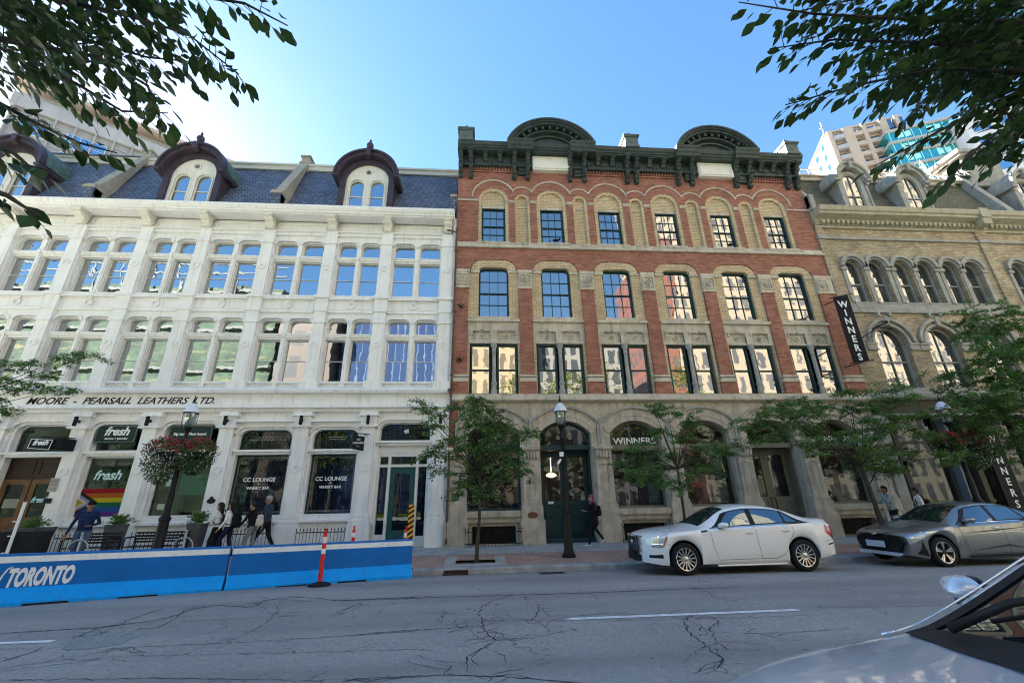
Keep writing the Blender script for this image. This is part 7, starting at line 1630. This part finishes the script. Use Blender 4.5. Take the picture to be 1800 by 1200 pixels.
def D_fore(E):
    t, gb, rb, pa, pt = E['t'], E['glassband'], E['ribbon'], E['patch'], E['pt']; prof = E['prof']
    for s in (-1, 1):
        g = MB(); gb(g, 1.42, 4.05, .015, .90, .006, s, .50, -.52, 24); k = g.build('window_surround', K['trim'], t, base=(0, 0, 0), smooth=True)
        for x0, x1, sl0, sl1 in ((1.62, 2.52, .46, .05), (2.62, 3.38, .05, -.06), (3.44, 3.86, -.04, -.38)):
            q = MB(); gb(q, x0, x1, .07, .84, .010, s, sl0, sl1, 10); q.build('side_window', K['carglass'], k, smooth=True)
        g = MB(); rb(g, [(1.42, .9), (1.46, .6), (1.54, .28)], .008, s); rb(g, [(2.58, .94), (2.60, .6), (2.62, .28)], .008, s); rb(g, [(3.5, .96), (3.50, .7), (3.2, .28)], .008, s); g.build('door_seams', K['trim'], t, base=(0, 0, 0))
        g = MB(); pa(g, [(.05, .60), (.5, .66)], [(.08, .70), (.66, .78)], s, .008); g.build('headlight', K['lamp'], t, base=(0, 0, 0), smooth=True)
        g = MB(); pa(g, [(4.3, .80), (4.66, .78)], [(4.3, .92), (4.66, .93)], s, .006, 8); g.build('tail_light', K['tail'], t, base=(0, 0, 0), smooth=True)
        # bright line of the A pillar and its black inner edge
        g = MB(); a_, b_ = [], []
        for i in range(13):
            x = 1.24+.88*i/12; pr = prof(x); a_.append((x, s*(pr[3][0]-.035), pr[3][1]+.012)); b_.append((x, s*(pr[3][0]+.02), pr[3][1]+.004))
        g.add(a_+b_, [(i, i+1, 13+i+1, 13+i) for i in range(12)]); g.build('pillar_seal', K['trim'], t, base=(0, 0, 0))
        g = MB(); g.tube([(1.16+.92*i/12, s*(prof(1.16+.92*i/12)[4][0]+.006), prof(1.16+.92*i/12)[4][1]+.008) for i in range(13)], .005, 6); g.build('roof_gutter', K['chrome'], t, base=(0, 0, 0), smooth=True)
        # hood shut line
    g = MB(); N = 20; vs = []
    for i in range(N+1):
        y = -.72+1.44*i/N; c = 1.22-.16*(1-(y/.72)**2)
        for dx in (0, 1.285-c): 
            x = c+dx; pr = prof(x); yy = abs(y); zz = pr[0][1]
            for (ya, za), (yb, zb_) in zip(pr[:5], pr[1:5]):
                if ya <= yy <= yb+1e-6: zz = za+(zb_-za)*(yy-ya)/(yb-ya+1e-9)
            vs.append((x, y, zz+.006))
    g.add(vs, [(2*i, 2*i+2, 2*i+3, 2*i+1) for i in range(N)]); g.build('cowl', K['trim'], t, base=(0, 0, 0))
    for y0, y1, xe in ((.52, .0, 1.72), (-.05, -.58, 1.62)):
        g = MB(); pr = prof(xe); z1 = lin([(p[0], p[1]) for p in pr[:5]], abs(y1)); pr0 = prof(1.24); z0 = lin([(p[0], p[1]) for p in pr0[:5]], abs(y0))
        a, b = Vector((1.22, y0, z0+.03)), Vector((xe-.25, y1+.14, z1-.07)); g.tube([a, a.lerp(b, .4)+Vector((0, 0, .05)), b+Vector((0, 0, .05))], [.016, .013, .010], 6)
        pr2 = prof(1.30); c1 = Vector((1.34, y0-.05, lin([(p[0], p[1]) for p in prof(1.34)[:5]], abs(y0-.05))+.03)); xe2 = xe-.10; c2 = Vector((xe2, y1, lin([(p[0], p[1]) for p in prof(xe2)[:5]], abs(y1))+.03)); g.tube([c1, (c1+c2)/2+Vector((0, 0, .012)), c2], .008, 5); g.build('wiper', K['trim'], t, base=(0, 0, 0), smooth=True)
    mirror(E, 1.72, 1.16, K['silver'], .085)
FORE = dict(L=4.67, wr=.325, wx=(.90, 3.62), nose=.24, rake=0,
    top=[(0, .80), (.06, .88), (.25, .985), (.6, 1.055), (1.1, 1.09), (1.25, 1.11), (2.10, 1.49), (2.6, 1.55), (3.1, 1.52), (3.5, 1.42), (4.15, 1.12), (4.45, 1.09), (4.6, 1.06), (4.65, 1.0), (4.67, .9)],
    w=[(0, .70), (.08, .77), (.22, .82), (.5, .87), (1, .90), (2.5, .91), (3.6, .91), (4.2, .885), (4.5, .84), (4.67, .76)],
    belt=[(0, .70), (.25, .80), (.8, .93), (1.3, 1.01), (2.5, 1.04), (3.4, 1.05), (4.2, 1.04), (4.67, .86)],
    wt=[(0, .50), (.3, .60), (1.1, .76), (1.35, .75), (2.1, .60), (2.9, .57), (3.5, .58), (4.1, .66), (4.45, .70), (4.67, .6)],
    crown=[(0, .05), (.5, .07), (1.1, .07), (1.7, .07), (2.4, .06), (3.3, .06), (4.0, .05), (4.67, .03)], bin=[(0, .05), (1.1, .05), (1.7, .075), (3.4, .08), (4.2, .08), (4.67, .06)],
    low=[(0, .24), (.3, .19), (1.4, .18), (3.2, .18), (4.2, .26), (4.67, .36)], ws=(1.25, 2.08), rw=(3.45, 4.1), spokes=sp14, detail=D_fore)
cf = car(FORE, 'silver car in the near right corner showing hood, wing mirror and windscreen', 0, 0, 0, K['silver'])
cf.location = (.50, 1.18, -.09)
# ---------------------------------------------------------------- people
K['skin'] = M('skin', (.42, .25, .17), .55, var=.08); K['skin2'] = M('tanned_skin', (.30, .17, .11), .55, var=.08); K['hairb'] = M('black_hair', (.012, .010, .009), .5, var=.3, vs=30); K['hairg'] = M('grey_hair', (.32, .31, .30), .6, var=.3, vs=30); K['eye'] = M('dark_eyes', (.015, .01, .01), .3)
K['lips'] = M('lips', (.30, .10, .09), .5)
def cloth(n, c): return M(n, c, .85, var=.25, vs=9, bm=.004, bs=14, spec=.2)
K['navyc'] = cloth('navy_knit', (.012, .028, .085)); K['jeans'] = cloth('blue_jeans', (.07, .11, .18)); K['dnavy'] = cloth('dark_navy_jeans', (.012, .018, .05)); K['whitec'] = cloth('white_cotton', (.85, .86, .88)); K['blackc'] = cloth('black_cloth', (.010, .010, .012)); K['greyc'] = cloth('grey_trousers', (.20, .21, .24)); K['orangec'] = cloth('orange_shirt', (.62, .20, .02)); K['pblue'] = cloth('pale_blue_denim', (.30, .36, .42)); K['pinkc'] = cloth('pink_scarf', (.30, .07, .10)); K['creamb'] = cloth('cream_bag_cloth', (.62, .56, .46)); K['shoe'] = M('white_trainers', (.6, .6, .6), .6); K['slateb'] = cloth('slate_blue_jacket', (.03, .045, .075))
def remesh(o, vox, sm=2):
    m = o.modifiers.new('r', 'REMESH'); m.mode = 'VOXEL'; m.voxel_size = vox
    s = o.modifiers.new('s', 'SMOOTH'); s.factor = .5; s.iterations = sm
    dg = bpy.context.evaluated_depsgraph_get(); me = bpy.data.meshes.new_from_object(o.evaluated_get(dg)); old = o.data; o.modifiers.clear(); o.data = me; me.name = o.name; bpy.data.meshes.remove(old)
def capsule(mb, a, b, ra, rb, seg=10):
    a, b = Vector(a), Vector(b); d = (b-a); L = d.length
    if L < 1e-5: d = Vector((0, 0, 1)); L = 1e-5
    n = 4; pr = [(max(1e-4, ra*math.cos(PI/2*(1-i/n))), -ra*math.sin(PI/2*(1-i/n))) for i in range(n+1)]+[(max(1e-4, rb*math.cos(PI/2*i/n)), L+rb*math.sin(PI/2*i/n)) for i in range(n+1)]
    mb.lathe(pr, a, seg, axis=d)
def shirt_front(t, k, mt):
    g = MB(); capsule(g, (.075*k, 0, 1.36*k), (.07*k, 0, 1.02*k), .075*k, .085*k); g.build('shirt_front', K[mt], t, base=(0, 0, 0), smooth=True)
def person(label, x, y, face, H=1.72, top='navyc', bot='jeans', shoe='blackc', skin='skin', hair='short', hairm='hairb', la=None, ra=None, stride=.25, lift=.0, skirt=False, coat=0, group=None, lean=.03, head=(0, 0), z0=None, wide=1.0):
    """face = heading in degrees (0 = +X); la/ra: (elbow, wrist) offsets from the shoulder in body space (fwd, left, up)"""
    z0 = zs(y) if z0 is None else z0; t = thing('person', label, 'person', (0, 0, 0), group); k = H/1.74
    P_ = []      # (kind, a, b, ra, rb)
    def J(f, l, u): return (f*k, l*k, u*k)
    hip = .93; f2 = stride/2
    feet = {1: (f2, .095, .07), -1: (-f2-.05*(lift > 0), -.095, .07+lift)}
    for s in (1, -1):
        fx, fy_, fz = feet[s]; h = (0, .095*s, hip); a = (fx, fy_, fz+.02); bend = .05+.30*abs(lift)*(s < 0)+.03
        kn = ((h[0]+a[0])/2+bend, .10*s, (h[2]+a[2])/2+.02+.12*lift*(s < 0))
        P_ += [(bot, J(*h), J(*kn), .092*k*wide, .062*k*wide), (bot, J(*kn), J(*a), .060*k*wide, .042*k*(1.15 if wide > 1 else 1))]
        tl = lift > 0 and s < 0; toe = (a[0]+(.06 if tl else .17), a[1]+.02*s, a[2]+(-.14 if tl else -.052)); P_ += [(shoe, J(a[0]-.03, a[1], a[2]-.04), J(*toe), .042*k, .034*k)]
    if skirt: P_ += [(bot, J(0, 0, .92), J(.0, 0, .22), .15*k, .25*k), (bot, J(0, 0, .5), J(.04, 0, .16), .2*k, .22*k)]
    sh = 1.43; lx = lean
    P_ += [(bot, J(0, -.05, .95), J(0, .05, .95), .118*k, .118*k), (top, J(lx*.3, -.045, 1.06), J(lx*.3, .045, 1.06), .115*k, .115*k), (top, J(lx*.6, -.06, 1.20), J(lx*.6, .06, 1.20), .115*k, .115*k), (top, J(lx, -.085, 1.34), J(lx, .085, 1.34), .105*k, .105*k), (top, J(lx*.15, -.05, 1.0), J(lx*.15, .05, 1.0), .117*k, .117*k), (top, J(lx*.45, -.052, 1.13), J(lx*.45, .052, 1.13), .116*k, .116*k), (top, J(lx*.8, -.073, 1.27), J(lx*.8, .073, 1.27), .112*k, .112*k), (top, J(lx, -.14, 1.425), J(lx, .14, 1.425), .06*k, .06*k), (top, J(lx, 0, 1.40), J(lx, 0, 1.47), .08*k, .055*k)]
    if coat: P_ += [(top, J(0, 0, 1.05), J(0, 0, 1.0-coat), .145*k, .17*k)]
    hd = (lx+.025+head[0], head[1], 1.615)
    P_ += [(skin, J(lx, 0, 1.44), J(hd[0]-.01, hd[1], 1.54), .052*k, .050*k), (skin, J(hd[0]-.015, hd[1], hd[2]+.03), J(hd[0]+.0, hd[1], hd[2]), .088*k, .080*k), (skin, J(hd[0]+.01, hd[1], hd[2]), J(hd[0]+.035, hd[1], hd[2]-.062), .070*k, .045*k), (skin, J(hd[0]+.075, hd[1], hd[2]+.01), J(hd[0]+.098, hd[1], hd[2]-.022), .010*k, .014*k)]
    for s in (-1, 1): P_ += [(skin, J(hd[0]-.01, hd[1]+.080*s, hd[2]+.01), J(hd[0]-.012, hd[1]+.084*s, hd[2]-.03), .014*k, .011*k)]
    arms = {1: la or ((-.04, .04, -.28), (.03, .05, -.53)), -1: ra or ((-.04, -.04, -.28), (.03, -.05, -.53))}
    for s in (1, -1):
        S0 = Vector((lx, .185*s, sh-.01)); e = S0+Vector(arms[s][0]); w = S0+Vector(arms[s][1]); P_ += [(top, J(*S0), J(*e), .052*k, .041*k), (top, J(*e), J(*w), .042*k, .030*k)]
        d = (w-e).normalized(); up = Vector((1, 0, 0)) if abs(d.z) > .7 else Vector((0, 0, 1)); sd_ = d.cross(up).normalized(); pm = sd_.cross(d).normalized()
        pb = w+d*.09; P_ += [(skin, J(*(w+sd_*.014)), J(*(pb+sd_*.022)), .019*k, .017*k), (skin, J(*(w-sd_*.014)), J(*(pb-sd_*.022)), .019*k, .017*k)]
        for i, (o_, ln) in enumerate(((-.030, .058), (-.010, .074), (.011, .070), (.031, .052))):
            a0 = pb+sd_*o_; m_ = a0+d*ln*.55+pm*.008; c_ = m_+d*ln*.40+pm*.022; P_ += [(skin, J(*a0), J(*m_), .0095*k, .009*k), (skin, J(*m_), J(*c_), .009*k, .0075*k)]
        th = w+d*.03+sd_*.030*s; th2 = th+d*.04+sd_*.026*s+pm*.01; P_ += [(skin, J(*th), J(*th2), .011*k, .010*k), (skin, J(*th2), J(*(th2+d*.028)), .0095*k, .008*k)]
    mb = MB()
    for kd, a, b, r1, r2 in P_: capsule(mb, a, b, r1, r2)
    names = [top, bot, shoe, skin, 'eye', 'lips']; o = mb.build('body', [K[n_] for n_ in names], t, base=(0, 0, 0)); remesh(o, .0085)
    me = o.data; me.materials.clear()
    for n_ in names: me.materials.append(K[n_])
    n = len(me.polygons); C = np.empty(n*3); me.polygons.foreach_get('center', C); C = C.reshape(-1, 3); best = np.full(n, 9.); mi = np.zeros(n, int)
    for kd, a, b, r1, r2 in P_:
        a, b = np.array(a), np.array(b); d = b-a; L2 = d@d+1e-9; tt = np.clip(((C-a)@d)/L2, 0, 1); dist = np.linalg.norm(C-(a+tt[:, None]*d), axis=1)-(r1+(r2-r1)*tt)
        w_ = dist < best; best[w_] = dist[w_]; mi[w_] = names.index(kd)
    hk = np.array(J(*hd)); hq = lambda f, l, u, r: np.linalg.norm(C-(hk+np.array((f, l, u))*k), axis=1) < r*k
    for s in (-1, 1): mi[hq(.072, .030*s, .012, .013)] = 4
    mi[hq(.078, 0, -.048, .014)] = 5
    me.polygons.foreach_set('material_index', mi); me.polygons.foreach_set('use_smooth', [True]*n)
    hb = MB(); c0 = Vector(J(hd[0]-.02, hd[1], hd[2]+.035))
    if hair == 'short': capsule(hb, c0+Vector((-.008, 0, .012))*k, c0+Vector((.012, 0, .022))*k, .094*k, .088*k); capsule(hb, c0+Vector((-.03, 0, -.04))*k, c0+Vector((-.03, 0, -.06))*k, .072*k, .06*k)
    elif hair == 'long': capsule(hb, c0+Vector((-.008, 0, .012))*k, c0+Vector((.010, 0, .018))*k, .098*k, .09*k); capsule(hb, c0+Vector((-.035, 0, 0))*k, c0+Vector((-.075, 0, -.24))*k, .088*k, .065*k)
    elif hair == 'bun': capsule(hb, c0+Vector((-.008, 0, .012))*k, c0+Vector((.010, 0, .018))*k, .096*k, .09*k); capsule(hb, c0+Vector((-.10, 0, .0))*k, c0+Vector((-.12, 0, .0))*k, .045*k, .045*k)
    elif hair == 'cap': capsule(hb, c0+Vector((-.008, 0, .020))*k, c0+Vector((.010, 0, .026))*k, .097*k, .092*k); capsule(hb, c0+Vector((.06, -.03, .02))*k, c0+Vector((.12, 0, .008))*k, .03*k, .014*k); capsule(hb, c0+Vector((.06, .03, .02))*k, c0+Vector((.12, 0, .008))*k, .03*k, .014*k)
    elif hair == 'scarf': capsule(hb, c0+Vector((-.012, 0, .012))*k, c0+Vector((.006, 0, .018))*k, .102*k, .094*k); capsule(hb, c0+Vector((-.02, 0, -.06))*k, Vector(J(lx+.01, 0, 1.44)), .085*k, .10*k)
    h = hb.build({'cap': 'cap', 'scarf': 'headscarf'}.get(hair, 'hair'), K[hairm], t, base=(0, 0, 0)); remesh(h, .009, 1)
    # keep the face clear of hair
    bm_ = bmesh.new(); bm_.from_mesh(h.data)
    for v in bm_.verts:
        rel = v.co-Vector(hk)
        if rel.x > .03*k and rel.z < .055*k and rel.z > -.1*k and abs(rel.y) < .07*k and hair not in ('cap',): v.co.x = hk[0]+.02*k
    bm_.to_mesh(h.data); bm_.free(); h.data.materials.clear(); h.data.materials.append(K[hairm]); h.data.polygons.foreach_set('use_smooth', [True]*len(h.data.polygons))
    t.location = (x, y, z0-.0); t.rotation_euler = (0, 0, R(face)); return t, k
def backpack(label, pt_, face, mt, w=.15, h=.22, d=.09, bz=1.22, back=.19):
    """bag worn on the back of the person standing at pt_"""
    x, y, z = pt_; u = Vector((math.cos(R(face)), math.sin(R(face)), 0)); t = thing('backpack', label, 'backpack', (0, 0, 0), 'backpacks worn by the people'); g = MB()
    for dz in (-h*.5, 0, h*.5): capsule(g, (-back, -w*.5, bz+dz), (-back, w*.5, bz+dz), d*(1.0 if dz <= 0 else .85), d*(1.0 if dz <= 0 else .85))
    capsule(g, (-back-d*.6, -w*.35, bz-h*.35), (-back-d*.6, w*.35, bz-h*.35), d*.6, d*.6); o = g.build('bag', K[mt], t, base=(0, 0, 0)); remesh(o, .012, 2); o.data.materials.clear(); o.data.materials.append(K[mt]); o.data.polygons.foreach_set('use_smooth', [True]*len(o.data.polygons))
    for s in (-1, 1):
        g = MB(); g.tube([(-back+.03, s*.09, bz+h*.5), (-.06, s*.12, 1.50), (.05, s*.12, 1.46), (.135, s*.12, 1.34), (.13, s*.13, 1.2), (.02, s*.165, 1.08), (-back+.05, s*.10, bz-h*.5)], .016, 6); g.build('strap', K[mt] if mt != 'creamb' else K['blackc'], t, base=(0, 0, 0), smooth=True)
    t.location = (x, y, z); t.rotation_euler = (0, 0, R(face)); return t
WG = 'walkers passing the white building'
person('person in navy sweater, jeans and dark cap standing with one hand at the waist', -11.10, 13.75, -62, 1.74, 'navyc', 'jeans', 'blackc', 'skin2', 'cap', 'blackc', la=((.0, .10, -.27), (.22, -.04, -.32)), ra=((-.06, -.10, -.27), (-.02, -.16, -.52)), stride=.30, lean=.03, wide=1.08)
person('person with long dark hair, white top and long black skirt, leading the walkers', -8.20, 15.0, 180, 1.62, 'whitec', 'blackc', 'blackc', 'skin', 'long', la=((.10, .04, -.24), (.32, .02, -.30)), ra=((.06, -.04, -.25), (.26, -.02, -.36)), stride=.2, skirt=True, group=WG)
backpack('black backpack on the leading walker in the long skirt', (-8.20, 15.0, zs(15)-.10), 180, 'blackc', .13, .20, .08)
person('person in white shirt and navy jeans with a big black backpack, second of the walkers', -7.78, 14.85, 180, 1.64, 'whitec', 'dnavy', 'shoe', 'skin', 'long', la=((-.02, .08, -.26), (.12, .10, -.48)), ra=((-.02, -.08, -.26), (.10, -.08, -.48)), stride=.42, group=WG)
backpack('big black backpack on the second walker', (-7.78, 14.85, zs(15)-.10), 180, 'blackc', .18, .28, .105)
person('person in black top and grey trousers with dark tied hair, third of the walkers', -7.08, 14.9, 180, 1.62, 'blackc', 'greyc', 'blackc', 'skin', 'bun', la=((.08, .10, -.24), (.22, .12, -.46)), ra=((.08, -.06, -.25), (.20, -.06, -.47)), stride=.35, group=WG, lean=.10)
backpack('small cream backpack on the third walker', (-7.06, 14.78, zs(15)-.12), 180, 'creamb', .13, .20, .085, 1.20, .20)
person('tall person with grey hair, slate jacket and dark trousers, last of the walkers', -6.88, 15.3, 180, 1.80, 'slateb', 'blackc', 'blackc', 'skin2', 'short', 'hairg', la=((-.06, .06, -.28), (-.05, .10, -.54)), ra=((.08, -.06, -.26), (.24, -.06, -.44)), stride=.62, lift=.05, group=WG)
person('person in black coat with pink scarf over the head walking left past the teal doors', 3.92, 15.55, 180, 1.64, 'blackc', 'blackc', 'shoe', 'skin', 'scarf', 'pinkc', la=((.04, .03, -.26), (.24, -.04, -.24)), ra=((.04, -.03, -.26), (.24, .02, -.24)), stride=.50, lift=.16, coat=.22)
backpack('black backpack on the person in the black coat by the teal doors', (3.92, 15.55, zs(15.5)-.1), 180, 'blackc', .12, .2, .08)
po_, ko_ = person('person in pale denim jacket with a hand at the face beyond the grey sedan', 14.52, 15.0, 165, 1.76, 'pblue', 'blackc', 'blackc', 'skin2', 'short', la=((.12, .02, -.20), (.17, -.12, .08)), ra=((.1, -.06, -.24), (.24, -.02, -.20)), stride=.2, lean=.08)
shirt_front(po_, ko_, 'orangec')
person('person in white T-shirt with cropped hair and backpack straps beyond the grey sedan', 15.52, 14.9, 150, 1.68, 'whitec', 'dnavy', 'blackc', 'skin2', 'short', stride=.3)
backpack('dark backpack on the person in the white T-shirt', (15.52, 14.9, zs(15)-.08), 150, 'blackc', .12, .2, .08)
